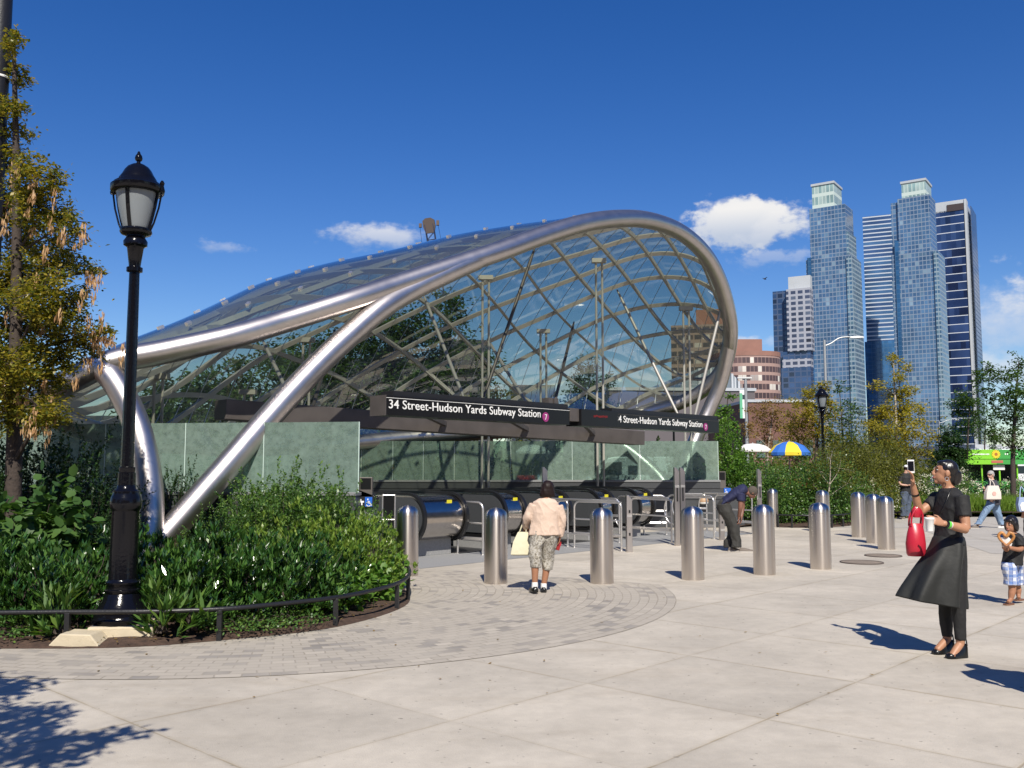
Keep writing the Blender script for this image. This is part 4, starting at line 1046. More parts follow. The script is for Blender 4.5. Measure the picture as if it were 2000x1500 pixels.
# banded tower at the right
t = building('banded_tower', 'rightmost dark tower with bright white floor bands and a pale roof edge', 1828, 730, -33)
mn_, bx = slab(t, 'banded_shaft', 1800, 1886, 1893, 407, FA_DARKB)
to, bt = slab(t, 'roof_screen', 1800, 1886, 1893, 389, MECHW, z0=bx[5] - 1)
slab(t, 'dark_opening', 1853, 1885.5, 1887, 396, mat('opening_dark', (.05, .035, .035), .8), yb=409, off=-.5, depth=2)
slab(t, 'grey_column', 1886.5, 1891, 1896, 388, MECHW, off=-.6, depth=10)
sd, _ = slab(t, 'side_shaft', 1886, 1893, 1909, 399, FA_COL, off=4)
sd2, _ = slab(t, 'corner_column', 1899, 1900.5, 1911, 402, FA_GRIDD, off=6)
# grey grid tower
t = building('grid_tower', 'pale grey grid tower with a dark lower half left of the glass towers', 1510, 560, -30)
slab(t, 'glass_wing', 1510.5, 1540, 1544, 567, FA_GRIDD, off=6)
gx, bx = slab(t, 'grid_shaft', 1537, 1584, 1590, 561, FA_GRIDL, yb=684)
slab(t, 'plant_room', 1541, 1584, 1588, 537, MECHW, off=2, z0=bx[5])
slab(t, 'dark_floor', 1530, 1584, 1590, 684, FA_GRIDD, yb=699, off=1)
slab(t, 'lower_grid', 1529, 1584, 1590, 699, FA_GRIDL, yb=716, off=.5)
slab(t, 'lower_glass', 1527, 1584, 1590, 716, FA_GRIDD, off=0)  # dark blue reflection put into the colour as a darker facade
# round brick apartment tower
cx = (1395 + 1527) / 2; Y = 310.0; rx = (1527 - 1395) / 2 / F_PX * Y
c = atx(cx, Y + rx, 0); root = thing('brick_tower', 'rounded pink brick apartment tower just right of the canopy rim', 'building', (c.x, c.y, 0))
zt = at(cx, 694, Y).z
mb = MB(); k = 40; ring = [(rx * math.copysign(abs(math.cos(a)) ** .8, math.cos(a)), rx * math.copysign(abs(math.sin(a)) ** .8, math.sin(a))) for a in [2 * math.pi * i / k for i in range(k)]]
mb.prism(ring, 0, zt); mb.build('tower_shaft', FA_BRICK, root, False)
mb = MB(); mb.prism([(x * 1.01, y * 1.01) for x, y in ring], zt, zt + 1.6); mb.build('parapet', BRICKO, root, False)
a, b = atx(1432, Y + 8, 50), atx(1482, Y + 8, 50); mb = MB(); mb.box(((a.x + b.x) / 2 - c.x, 0, zt + 1.4 + 2), (b.x - a.x, 14, 5.4)); mb.build('penthouse', BRICKO, root, False)
# brown slab seen through the glass
t = building('brown_apartment_block', 'tall brown apartment block seen through the right end of the canopy glass', 1311, 330, -14)
a, bx = slab(t, 'slab_body', 1311, 1422, 1430, 632, FA_BROWN)
slab(t, 'roof_house', 1360, 1414, 1420, 603, mat('brown_brick', (.24, .12, .085), .85, var=.1, vscale=.2), off=3, z0=bx[5])
# convention hall: dark wall, vaulted glazed roof
DKW = mat('dark_cladding', (.115, .10, .105), .75, var=.08, vscale=.1)
t = building('exhibition_hall', 'low dark exhibition hall with a glazed barrel roof behind the banner pole', 1206, 150, 4)
_, bx = slab(t, 'wall', 1190, 1475, 1476, 764, DKW, depth=60)
band(t, bx, bx[5], bx[5] + .5, .2, MECHW, 'roof_edge', t)
VG = facade('vault_glass', [((.16, .19, .22), .5), ((.20, .235, .26), .5)], (.42, .44, .46), 3.0, 60, .05, 0, 0, .25, .6)
mb = MB(); xa, xb = bx[0] + (bx[1] - bx[0]) * .53, bx[1] - 1.0; mid, hw = (xa + xb) / 2, (xb - xa) / 2
arc = [(mid + hw * math.cos(x), bx[5] + .5 + 3.9 * math.sin(x)) for x in [math.pi * i / 16 for i in range(17)]]
mb.rings([[(p[0], y, p[1]) for p in arc] for y in (4, 50)]); o = mb.build('barrel_roof', VG, t, False); fixnormals(o)
mb = MB()
for i in range(2, 15, 2): mb.box((arc[i][0], 3.9, (bx[5] + arc[i][1]) / 2), (.35, .3, arc[i][1] - bx[5]))
mb.build('mullion', MECHW, o, False)
t = building('brick_warehouse', 'low red brick building behind the yellow trees', 1468, 120, 3)
_, bx = slab(t, 'wall', 1462, 1590, 1591, 786, BRICKR, depth=20); band(t, bx, bx[5], bx[5] + .35, .15, MECHW, 'roof_edge', t)
mb = MB()
for i in range(4): mb.box((bx[0] + 1.5 + i * 2.1, -.05, 4.2), (1.1, .2, 2.2))
mb.build('window', mat('dull_window', (.10, .14, .13), .2), t, False)
DKG = facade('far_dark_block', [((.035, .045, .055), .7), ((.06, .07, .08), .3)], (.055, .06, .065), 3, 3.4, .08, .2, .1, .3, .5)
for i, (a, b, yt, Y, lab) in enumerate(((858, 958, 664, 190, 'dark office block seen through the middle of the canopy glass'), (1000, 1085, 752, 230, 'low dark block above the middle of the station sign'), (640, 850, 700, 240, 'wide dark block behind the trees at the left of the canopy'))):
    t = building('office_block', lab, a, Y, 3); slab(t, 'block', a, b, b + 3, yt, DKG, depth=30)
# far city edge on the horizon beyond the street
rr = random.Random(9)
for i, (a, b, yt, Y) in enumerate(((1905, 1960, 868, 260), (1958, 2060, 872, 300), (1600, 1700, 866, 420), (1690, 1850, 872, 500), (300, 640, 800, 300), (-200, 320, 812, 320))):
    t = building('far_building', ['pale low far building right of the banded tower', 'long pale far building at the right edge', 'far low building at the foot of the left glass tower', 'far low building at the foot of the right glass tower', 'far dark building behind the left trees', 'far dark building behind the tree at the left edge'][i], a, Y, 2)
    slab(t, 'wall', a, b, b + 2, yt, MECHW if i in (0, 1) else DKG, depth=30)

# unseen blocks added around the camera to darken steel reflections and sky fill
for i, (x, y, w, h, dd) in enumerate(((-52, -62, 44, 27, 20), (2, -58, 40, 22, 18), (50, -60, 38, 30, 20), (70, 5, 16, 24, 40), (-75, -10, 14, 20, 46))):
    t = thing('street_building', ['brick building across the street outside the photo, far left behind the viewer', 'low brick building outside the photo, straight behind the viewer', 'tall brick building outside the photo, behind the viewer to the right', 'brick building outside the photo, beyond its right edge', 'brick building outside the photo, beyond its left edge'][i], 'building', (x, y, 0))
    mb = MB(); mb.box((0, 0, h / 2), (w, dd, h)); mb.build('wall', FA_BROWN, t, False); mb = MB(); mb.box((0, 0, h + .4), (w + .6, dd + .6, .8)); mb.build('cornice', DKW, t, False)

# ------------------------------------------------------------------ crane boom
CR = mat('crane_blue', (.03, .04, .09), .5, .3); CRB = mat('crane_rust', (.09, .065, .055), .7)
base, tip = atx(915, 175, 0), at(838, 438, 165)
root = thing('crane', 'dark lattice crane boom rising behind the canopy top', 'crane', base)
tl = tip - base; ax = tl.normalized(); sx = Vector((1, 0, 0)); sx = (sx - ax * sx.dot(ax)).normalized(); sy = ax.cross(sx); H = .75; mb = MB(); N = 34
for a in (-1, 1):
    for b in (-1, 1): mb.tube([sx * (a * H) + sy * (b * H), tl + sx * (a * H) + sy * (b * H)], .09, 6)
for i in range(N):
    p, q = tl * (i / N), tl * ((i + 1) / N); s = 1 if i % 2 else -1
    for b in (-1, 1): mb.tube([p + sx * (s * H) + sy * (b * H), q + sx * (-s * H) + sy * (b * H)], .05, 5); mb.tube([q - sx * H + sy * (b * H), q + sx * H + sy * (b * H)], .05, 5)
    mb.tube([p + sx * H + sy * (s * H), q + sx * H - sy * (s * H)], .05, 5)
mb.build('boom', CR, root)
mb = MB(); mb.rings([[tl + sx * x + sy * y + ax * z for x, y in ((-w, -.8), (w, -.8), (w, .8), (-w, .8))] for z, w in ((-1.6, .75), (-.4, 1.1), (.7, 1.05), (1.1, .5))]); mb.box(tl + sx * -1.6, (.5, .5, .7)); mb.box(tl + sx * 1.6, (.5, .5, .9)); mb.build('boom_head', CRB, root, False)
mb = MB()
for x in (-1.7, 1.6): mb.tube([tl + sx * x, Vector((x * 2.2, 3, .3))], .035, 5)
mb.build('cable', CR, root)
mb = MB(); mb.box((0, 0, 1.0), (3.2, 5, 2.0)); mb.build('carriage', CRB, root, False)

# ------------------------------------------------------------------ vendors and vehicles
RED = mat('vendor_red', (.45, .03, .02), .5); UY = mat('umbrella_yellow', (.72, .55, .03), .7); UB = mat('umbrella_blue', (.03, .14, .5), .7); UW = mat('umbrella_white', (.72, .70, .66), .75)
def umbrella(px, yt, yr, Y, half, m1, m2, rimm, label):
    a, b = at(px, yt, Y), at(px, yr, Y); r = half / F_PX * Y; root = thing('vendor_umbrella', label, 'umbrella', (a.x, Y, 0)); N = 8
    mb = MB(); mb.tube([(0, 0, .3), (0, 0, a.z + .05)], .025, 8); mb.build('pole', GREYP, root)
    for k in range(N):
        mb = MB(); a0, a1 = 2 * math.pi * k / N + .3, 2 * math.pi * (k + 1) / N + .3; rings_ = []
        for s, zz in ((.02, 0), (.35, .10), (.7, .38), (1, 1.0), (1.0, 1.28)):
            z = a.z + (b.z - a.z) * zz * .8
            rings_.append([(r * s * math.cos(t), r * s * math.sin(t), z) for t in (a0, (a0 + a1) / 2, a1)] + [(r * s * .985 * math.cos(t), r * s * .985 * math.sin(t), z - .02) for t in (a1, (a0 + a1) / 2, a0)])
        mb.rings(rings_); o = mb.build('panel', m1 if k % 2 else m2, root, False); fixnormals(o)
    mb = MB(); mb.box((.3, 0, .95), (1.6, .8, .5)); mb.box((.3, 0, 1.22), (1.75, .9, .06)); bevel(mb.build('cart_box', rimm, root, False), .02)
    mb = MB()
    for x in (-.3, .9):
        for y in (-.38, .38): mb.tube([(x, y - .03, .35), (x, y + .03, .35)], .33, 18)
    mb.build('wheel', RUBBER, root)
    return root
umbrella(1541, 862, 889, 40.5, 40, UY, UB, RED, 'yellow and blue vendor umbrella behind the hedge')
umbrella(1470, 866, 882, 42, 36, UW, UW, mat('vendor_orange', (.5, .16, .06), .6), 'whitish vendor umbrella left of the yellow and blue one')
umbrella(1040, 868, 886, 50, 34, UW, UW, mat('vendor_brown', (.28, .14, .08), .6), 'pale vendor umbrella seen through the far glass wall')
p = at(1050, 925, 36); root = thing('cooler_cart', 'red cooler with a light blue rounded board seen through the far glass wall', 'cart', (p.x, 36, 0))
mb = MB(); mb.box((-.45, 0, 1.18), (.7, .5, .5)); bevel(mb.build('red_box', RED, root, False), .03)
mb = MB(); mb.rings([[(x, y, z) for x, z in ((0, .9), (.32, .9), (.32, 1.42), (.26, 1.54), (.16, 1.59), (.06, 1.54), (0, 1.42))] for y in (0, .05)]); o = mb.build('blue_board', mat('light_blue', (.42, .58, .78), .6), root, False); fixnormals(o)
mb = MB()
for x in (-.7, -.2, .2): mb.box((x, 0, .46), (.06, .4, .92))
mb.build('stand', GREYP, root, False)
def van(px, Y, rz, label, col, L=4.9, H=2.35):
    p = atx(px, Y, 0); root = thing('van', label, 'van', (p.x, Y, 0), rz)
    prof = [(-L / 2, .45), (-L / 2, 1.1), (-L / 2 + .25, 1.25), (-L / 2 + 1.1, H - .1), (-L / 2 + 1.5, H), (L / 2 - .1, H), (L / 2, H - .15), (L / 2, .45)]
    mb = MB(); mb.rings([[(x, y, z) for x, z in prof] for y in (-.95, .95)]); o = mb.build('body', col, root, False); fixnormals(o); bevel(o, .06)
    mb = MB(); mb.rings([[(x, y, z) for x, z in ((-L / 2 + .55, 1.32), (-L / 2 + 1.05, H - .32), (-L / 2 + 1.9, H - .3), (-L / 2 + 1.9, 1.32))] for y in (-.965, .965)]); mb.box((.6, 0, 1.6), (1.6, 1.93, .5)); o = mb.build('side_window', mat('car_glass', (.03, .045, .05), .05), root, False); fixnormals(o)
    mb = MB(); mb.rings([[(x, y, z) for x, z in ((-L / 2 + .28, 1.3), (-L / 2 + 1.0, H - .22), (-L / 2 + 1.03, H - .25), (-L / 2 + .32, 1.28))] for y in (-.8, .8)]); o = mb.build('windscreen', MATS['car_glass'], root, False); fixnormals(o)
    for x in (-L / 2 + .95, L / 2 - 1.0):
        for y in (-.9, .9):
            mb = MB(); mb.tube([(x, y - .1, .34), (x, y + .1, .34)], .34, 20); w = mb.build('wheel', RUBBER, root)
            mb = MB(); mb.tube([(x, y - .105, .34), (x, y + .105, .34)], .19, 14); mb.build('rim', STEEL_R, w)
    for y in (-.7, .7): mb = MB(); mb.box((-L / 2 - .01, y, .9), (.05, .3, .18)); mb.build('headlight', UW, root, False)
    return root
van(1228, 53, .06, 'white van seen through the right half of the far glass wall', mat('white_car_paint', (.72, .73, .74), .3, coat=.5))
van(1960, 63, .0, 'long white truck behind the green food stand', MATS['white_car_paint'], 9.0, 3.0)
# green food stand
GR1 = mat('stand_green', (.20, .52, .03), .5); GR2 = mat('stand_dark_green', (.05, .30, .06), .5)
a, b = atx(1882, 50, 1), atx(2022, 50, 1); Wd = b.x - a.x; root = thing('food_stand', 'bright green food stand with a sunflower picture at the right', 'stand', (a.x, 50, 0))
mb = MB(); mb.box((Wd / 2 - .55 * Wd / 2 + .02, .9, 2.45), (Wd * .45, 2.0, .50)); o = mb.build('fascia', GR1, root, False)
mb = MB(); mb.box((Wd * .725, .9, 2.45), (Wd * .55, 2.0, .495)); o2 = mb.build('dark_fascia', GR2, root, False)
mb = MB(); mb.box((Wd * .22, .8, 2.04), (Wd * .44, 2.1, .26)); mb.build('awning', GR1, root, False)
mb = MB(); mb.box((Wd * .72, .8, 2.04), (Wd * .56, 2.1, .255)); mb.build('dark_awning', GR2, root, False)
mb = MB(); mb.box((Wd / 2, .95, 2.19), (Wd - .04, 1.8, .06)); mb.build('gap_strip', RUBBER, root, False)
for x in (.05, 1.0, 1.95, 2.9, Wd - .05): mb = MB(); mb.box((x, 0, .96), (.07, .07, 1.92)); mb.build('post', GR1, root, False)
mb = MB(); mb.box((Wd / 2, 1.7, 1.0), (Wd, .08, 2.0)); mb.build('back_wall', mat('stand_inside', (.02, .02, .022), .8), root, False)
mb = MB(); mb.box((Wd / 2, .35, .5), (Wd - .1, .7, 1.0)); mb.build('counter', GR2, root, False)
mb = MB(); mb.box((1.9, -.06, 1.74), (.62, .03, .26)); mb.build('menu_board', UW, root, False)
mb = MB()
for k in range(14):
    t_ = 2 * math.pi * k / 14; mb.rings([[(1.75 + rr_ * math.cos(t_ + d_), y, 2.45 + rr_ * math.sin(t_ + d_)) for rr_, d_ in ((.08, -.25), (.2, -.18), (.25, 0), (.2, .18), (.08, .25))] for y in (-.125, -.105)])
fl = mb.build('flower_picture', UY, root, False); fixnormals(fl)
mb = MB(); mb.tube([(1.75, -.13, 2.45), (1.75, -.11, 2.45)], .09, 14); mb.build('flower_centre', mat('flower_brown', (.35, .14, .02), .7), fl)
mb = MB(); mb.box((1.72, -.26, 2.05), (.62, .02, .14)); mb.build('red_patch', mat('dusty_red', (.42, .12, .08), .7), root, False)
mb = MB(); rr = random.Random(2); x = .50
while x < 1.38:
    w = rr.uniform(.03, .06); mb.box((x + w / 2, -.11, 2.45), (w, .02, rr.uniform(.05, .09))); x += w + .018
for x in (2.25, 2.36, 2.62, 2.70, 2.78, 2.9): mb.box((x, -.11, 2.46), (.05, .02, .09))
mb.build('lettering', WHITE_T, root, False)
# bird
p = at(1494, 545, 45); root = thing('bird', 'small dark bird flying in the sky left of the towers', 'bird', p)
mb = MB(); mb.rings([[(x, r * math.cos(t) * .9, r * math.sin(t)) for t in [2 * math.pi * k / 8 for k in range(8)]] for x, r in ((-.09, .008), (-.06, .025), (0, .034), (.05, .024), (.08, .012), (.11, .003))])
for s in (-1, 1): mb.add([(-.03, 0, .02), (.03, 0, .02), (.05, s * .12, .07), (-.03, s * .16, .06), (-.03, 0, .03), (.03, 0, .03), (.05, s * .12, .08), (-.03, s * .16, .07)], [(0, 1, 2, 3), (7, 6, 5, 4), (0, 4, 5, 1), (1, 5, 6, 2), (2, 6, 7, 3), (3, 7, 4, 0)])
mb.build('body', mat('bird_dark', (.02, .02, .025), .7), root); root.rotation_euler = (0, 0, .5)
# ------------------------------------------------------------------ plants
BARK = mat('bark', (.05, .037, .03), .9, var=.3, vscale=20, bump=.5, bscale=30)
BARK_P = mat('pale_bark', (.36, .31, .25), .85, var=.2, vscale=15)
LM = {
    'laurel': leafmat('laurel_leaf', [(.012, .042, .010), (.026, .075, .015), (.045, .115, .022), (.10, .19, .035)], .22, .18, .6),
    'dark': leafmat('dark_leaf', [(.014, .036, .010), (.025, .060, .014), (.04, .085, .02)], .42, .25, .4),
    'mid': leafmat('mid_leaf', [(.030, .080, .016), (.055, .125, .024), (.085, .165, .032), (.14, .22, .042)], .36, .3, .45),
    'lime': leafmat('lime_leaf', [(.09, .17, .025), (.15, .25, .035), (.24, .32, .055)], .4, .35, .4),
    'big': leafmat('broad_leaf', [(.03, .08, .02), (.06, .13, .03), (.10, .18, .045)], .5, .35, .35),
    'olive': leafmat('olive_leaf', [(.07, .085, .014), (.12, .13, .02), (.17, .17, .03), (.05, .07, .014)], .45, .4, .3),
    'gold': leafmat('gold_leaf', [(.06, .09, .014), (.15, .155, .022), (.25, .215, .028), (.34, .26, .035)], .4, .4, .4),
    'yellow': leafmat('yellow_leaf', [(.20, .20, .025), (.32, .27, .03), (.40, .31, .035), (.13, .17, .025)], .5, .4, .3),
    'tan': leafmat('tan_leaf', [(.20, .13, .05), (.28, .18, .06), (.14, .12, .04)], .6, .4, .2),
    'rust': leafmat('rust_leaf', [(.22, .09, .02), (.30, .15, .03), (.10, .09, .02)], .6, .35, .2),
    'grass': leafmat('grass_blade', [(.10, .20, .025), (.16, .27, .035), (.22, .30, .05)], .5, .4, .3),
    'tree': leafmat('tree_leaf', [(.03, .07, .014), (.05, .10, .02), (.08, .14, .028)], .45, .35, .35),
    'bright': leafmat('bright_leaf', [(.06, .15, .02), (.10, .21, .03), (.15, .27, .045)], .42, .4, .4),
    'flower': leafmat('white_flower', [(.60, .58, .46), (.72, .70, .60), (.48, .48, .34)], .7, .2, .2),
    'pod': leafmat('tan_pod', [(.34, .19, .085), (.50, .31, .16), (.62, .43, .26)], .7, .3, .2),
}
def dome(rng, n, r, h, hollow=.55, z0=.12):
    """points in a lumpy dome, mostly near its skin"""
    d = rdir(rng, n); d[:, 2] = np.abs(d[:, 2])
    k = hollow + (1 - hollow) * rng.random(n) ** .6
    ph = rng.random(3) * 6
    lump = 1 + .20 * np.sin(d[:, 0] * 5 + ph[0]) * np.sin(d[:, 1] * 5 + ph[1]) + .14 * np.sin(d[:, 2] * 7 + d[:, 0] * 6 + ph[2])
    k = (k * lump)[:, None]
    p = d * k * np.array([r, r, h * (1 - z0)]); p[:, 2] += h * z0
    low = rng.random(n) < .22; p[low, 2] *= rng.random(low.sum())
    return p, d
def shrub_mesh(kind, seed, r, h, n, L, Wd):
    rng = np.random.default_rng(seed)
    if kind == 'whorl':
        m = n // 10; c, d = dome(rng, m, r, h, .6); c = np.repeat(c, 10, 0); d = np.repeat(d, 10, 0)
        ax = d * .55 + np.array([0, 0, .75]) + rdir(rng, len(c)) * .75; P = c + rng.normal(size=c.shape) * .012
        N = np.array([0, 0, 1.0]) + d * .5 + rdir(rng, len(c)) * .3
        return leaf_quads(P, ax, N, L * rng.uniform(.7, 1.25, len(c)), Wd * rng.uniform(.8, 1.2, len(c)), .05)
    if kind == 'spray':     # leafy shoots that stand out of the dome
        m = max(8, n // 26); c, d = dome(rng, m, r * .8, h * .85, .5); k = 26
        ax = d * .6 + np.array([0, 0, .7]) + rdir(rng, m) * .35; ax /= np.linalg.norm(ax, axis=1, keepdims=True)
        ln = rng.uniform(.18, .42, m) * min(1.2, h); s = np.tile(np.linspace(0, 1, k), m)[:, None]
        C = np.repeat(c, k, 0) + np.repeat(ax * ln[:, None], k, 0) * s; C[:, 2] -= (s[:, 0] ** 2) * .05
        A = np.repeat(ax, k, 0) * .5 + rdir(rng, m * k) * .9; N = np.array([0, 0, 1.0]) + rdir(rng, m * k) * .6
        return leaf_quads(C, A, N, L * rng.uniform(.6, 1.2, m * k), Wd * rng.uniform(.7, 1.2, m * k), .06)
    if kind == 'grass':
        b = rng.normal(size=(n, 3)) * np.array([r * .5, r * .5, 0]); A = rng.normal(size=(n, 3)) * .35 + np.array([0, 0, 1.0]); N = rdir(rng, n)
        return leaf_quads(b, A, N, h * rng.uniform(.5, 1.1, n), Wd * np.ones(n), .1)
    c, d = dome(rng, n, r, h); A = d * .4 + rdir(rng, n) * .8 + np.array([0, 0, -.1]); N = np.array([0, 0, .8]) + d * .6 + rdir(rng, n) * .6
    return (leaf_six if L > .1 else leaf_quads)(c, A, N, L * rng.uniform(.6, 1.2, n), Wd * rng.uniform(.7, 1.2, n), .04)
def stems_mesh(seed, r, h, n=7, rad=.010):
    rr = random.Random(seed); mb = MB()
    for i in range(n):
        a = rr.uniform(0, 6.28); q = rr.uniform(.3, .75)
        mb.tube(catmull([(rr.uniform(-.05, .05), rr.uniform(-.05, .05), 0), (r * q * .4 * math.cos(a), r * q * .4 * math.sin(a), h * .4), (r * q * math.cos(a), r * q * math.sin(a), h * rr.uniform(.6, .9))], 3), [rad * (1.25 - j / 6) for j in range(7)], 5)
    return mb.mesh()
LIB = {}
#        form, r, h, n leaves, leaf length, width, leaf material, stem material
KINDS_ = {
    'laurel_shrub': ('whorl', .50, .78, 1500, .105, .030, 'laurel', BARK), 'dense_shrub': ('spray', .62, 1.45, 3400, .062, .030, 'mid', BARK), 'tall_dark_shrub': ('spray', .85, 2.1, 4600, .062, .030, 'dark', BARK),
    'broad_leaf_shrub': ('leaf', .55, 1.35, 520, .15, .13, 'big', BARK), 'lime_shrub': ('whorl', .42, .75, 1500, .055, .024, 'lime', BARK), 'leafy_perennial': ('leaf', .34, .42, 190, .12, .085, 'bright', BARK),
    'creeping_plant': ('leaf', .40, .12, 500, .035, .022, 'mid', BARK), 'bright_shrub': ('spray', .95, 3.2, 4200, .10, .055, 'bright', BARK), 'hedge_shrub': ('leaf', 1.0, 2.1, 3600, .085, .055, 'mid', BARK),
    'olive_shrub': ('leaf', 1.05, 2.7, 3400, .085, .055, 'olive', BARK), 'flowering_shrub': ('leaf', .95, 1.35, 2200, .085, .05, 'mid', BARK), 'rust_shrub': ('spray', .9, 2.9, 2200, .09, .05, 'rust', BARK),
    'grass_clump': ('grass', .7, .75, 900, .3, .022, 'grass', None), 'back_shrub': ('spray', 1.1, 2.8, 3600, .10, .055, 'tree', BARK), 'strap_plant': ('whorl', .18, .30, 160, .17, .03, 'mid', BARK),
}
def lib(kind, v):
    if (kind, v) not in LIB:
        form, r, h, n, L, Wd, lm, sm_ = KINDS_[kind]
        me = quads_mesh(kind + '_foliage', *shrub_mesh(form, abs(hash((kind, v))) % 9999 if False else sum(map(ord, kind)) * 7 + v * 131, r, h, n, L, Wd)); me.materials.append(LM[lm])
        st_ = None
        if sm_: st_ = stems_mesh(v + 5, r, h); st_.materials.append(sm_)
        fl = None
        if kind == 'flowering_shrub':
            rng = np.random.default_rng(v + 70); c, d = dome(rng, 46, r * 1.02, h * 1.03, .93); c = np.repeat(c, 26, 0) + rng.normal(size=(46 * 26, 3)) * .055
            fl = quads_mesh('flower_heads', *leaf_quads(c, rdir(rng, len(c)), rdir(rng, len(c)), .05 * np.ones(len(c)), .045 * np.ones(len(c)))); fl.materials.append(LM['flower'])
        LIB[(kind, v)] = (me, st_, fl)
    return LIB[(kind, v)]
prnd = random.Random(11)
def plant(kind, px, Y, label, group=None, s=1.0, hs_=1.0, v=None, z=.08):
    p = atx(px, Y, .3); me, st_, fl = lib(kind, prnd.randrange(4) if v is None else v)
    root = thing(kind, label, 'plant' if kind in ('leafy_perennial', 'grass_clump', 'creeping_plant', 'strap_plant') else 'shrub', (p.x, Y, z), prnd.uniform(0, 6.28), group)
    root.scale = (s, s, s * hs_)
    link('foliage', me, None, root)
    if st_: link('stem', st_, None, root)
    if fl: link('flower_heads', fl, None, root)
    return root
G1 = 'glossy laurels massed behind the black bed rail'
for i, (px, Y) in enumerate(((-40, 9.75), (25, 9.75), (85, 9.7), (148, 9.8), (180, 10.4), (305, 9.95), (352, 9.95), (405, 10.05), (460, 10.15), (512, 10.3), (566, 10.5), (616, 10.8), (-10, 10.6), (55, 10.65), (115, 10.6), (290, 10.9), (330, 10.8), (380, 11.0), (436, 11.0), (490, 11.2), (545, 11.4), (598, 11.6), (655, 11.8))):
    plant('laurel_shrub', px, Y, 'glossy dark laurel shrub massed in front of the long steel leg, right of the lamp' if px > 238 else 'glossy dark laurel shrub massed behind the rail left of the lamp', G1, prnd.uniform(.88, 1.1))
for px, Y, s in ((650, 10.95, .85), (690, 11.3, .85), (728, 11.9, .85), (748, 12.6, .9), (712, 12.0, 1.0), (630, 10.75, .7), (757, 13.2, .9)):
    plant('leafy_perennial', px, Y, 'low light green leafy plant at the right end of the bed rail', 'low leafy plants near the end of the bed rail', s)
for px, Y, s in ((548, 12.0, 1.15), (596, 12.1, 1.3), (640, 12.5, 1.3), (690, 12.7, 1.2), (728, 13.2, 1.15), (510, 12.5, 1.1), (662, 11.7, 1.0), (715, 12.2, 1.0)):
    plant('lime_shrub', px, Y, 'rounded yellow green shrub in the middle of the bed before the taller shrubs', 'yellow green shrubs in the near bed', s, 1.1)
for px, Y, s in ((352, 13.2, .46), (398, 13.4, .58), (450, 13.2, .76), (505, 13.8, .92), (560, 14.0, 1.0), (615, 14.2, 1.0), (665, 14.5, .90), (708, 14.7, .76), (736, 15.2, .66), (478, 14.8, .95), (585, 15.1, 1.05), (420, 14.6, .72), (530, 15.2, 1.05), (645, 15.5, 1.0), (560, 15.9, 1.1), (490, 15.9, 1.05)):
    plant('dense_shrub', px, Y, 'leafy mid green shrub between the steel leg and the dark wall end', 'mid green shrubs before the glass wall', s)
for px, Y, s in ((-30, 12.6, 1.0), (40, 12.9, 1.05), (105, 13.2, 1.05), (160, 13.0, .78), (192, 13.7, .74), (0, 13.9, 1.15), (70, 14.2, 1.2), (140, 14.3, 1.12), (185, 15.0, .95), (352, 16.45, .86), (315, 16.5, .8), (-60, 13.5, 1.1), (185, 12.0, .56), (130, 11.9, .6)):  # dark leaf colour stands in for the shade under the tree
    plant('tall_dark_shrub', px, Y, 'tall dark shrub under the tree left of the lamp' if px < 238 else 'tall dark shrub between the two steel legs', 'tall dark shrubs at the left', s)
for px, Y, lab in ((8, 11.3, 'broad leaved pale green shrub cut by the left edge of the photo'), (60, 11.5, 'broad leaved pale green shrub second from the left edge'), (112, 11.6, 'broad leaved pale green shrub nearest the lamp')):
    plant('broad_leaf_shrub', px, Y, lab, 'broad leaved shrubs at the left', 1.0)
for px, Y in ((470, 9.65), (510, 9.75), (575, 9.95), (20, 9.25)):
    plant('creeping_plant', px, Y, 'low creeping plant on the bare soil by the rail', 'creeping plants on the soil edge', 1.0)
for px, Y, lab in ((318, 9.35, 'small spiky leaved plant right of the stone footing'), (118, 9.3, 'small spiky leaved plant left of the stone footing'), (375, 9.45, 'second small spiky plant right of the stone footing')):
    plant('strap_plant', px, Y, lab, None, 1.2)
# stake with orange markers, fallen leaves, bark chips
p = gnd(728, 1118); root = thing('marker_stake', 'thin dark stake with two orange bands near the end of the rail', 'stake', (p.x, p.y, 0))
mb = MB(); mb.tube([(0, 0, 0), (0, 0, .42)], .012, 6); mb.build('stake', BARK, root)
for z in (.17, .33): mb = MB(); mb.lathe([(.03, z), (.035, z + .03), (.032, z + .08), (.02, z + .1)], n=8); mb.build('orange_band', mat('orange_band', (.55, .12, .02), .5), root)
rng = np.random.default_rng(5); cs = [gnd(float(x), 0) for x in ()]
pts = []
for px in np.linspace(-20, 770, 170):
    e = gnd(px, 1268 if px < 230 else 1268 - (px - 230) * .1 if px < 655 else 1226 - (px - 655) * .33); pts.append((e.x, e.y + rng.uniform(.05, .5), .05 + rng.uniform(0, .02)))
for _ in range(60):
    pts.append((rng.uniform(-3.6, 3), rng.uniform(6.5, 14), .012))
pts = np.array(pts); me = quads_mesh('fallen_leaves', *leaf_quads(pts, rdir(rng, len(pts)) * np.array([1, 1, .15]), np.tile([0, 0, 1.0], (len(pts), 1)) + rdir(rng, len(pts)) * .2, rng.uniform(.02, .055, len(pts)), rng.uniform(.012, .03, len(pts))))
tag(link('fallen_leaves', me, LM['tan']), 'dry fallen leaves scattered on the soil edge and paving', 'leaves', kind='stuff')

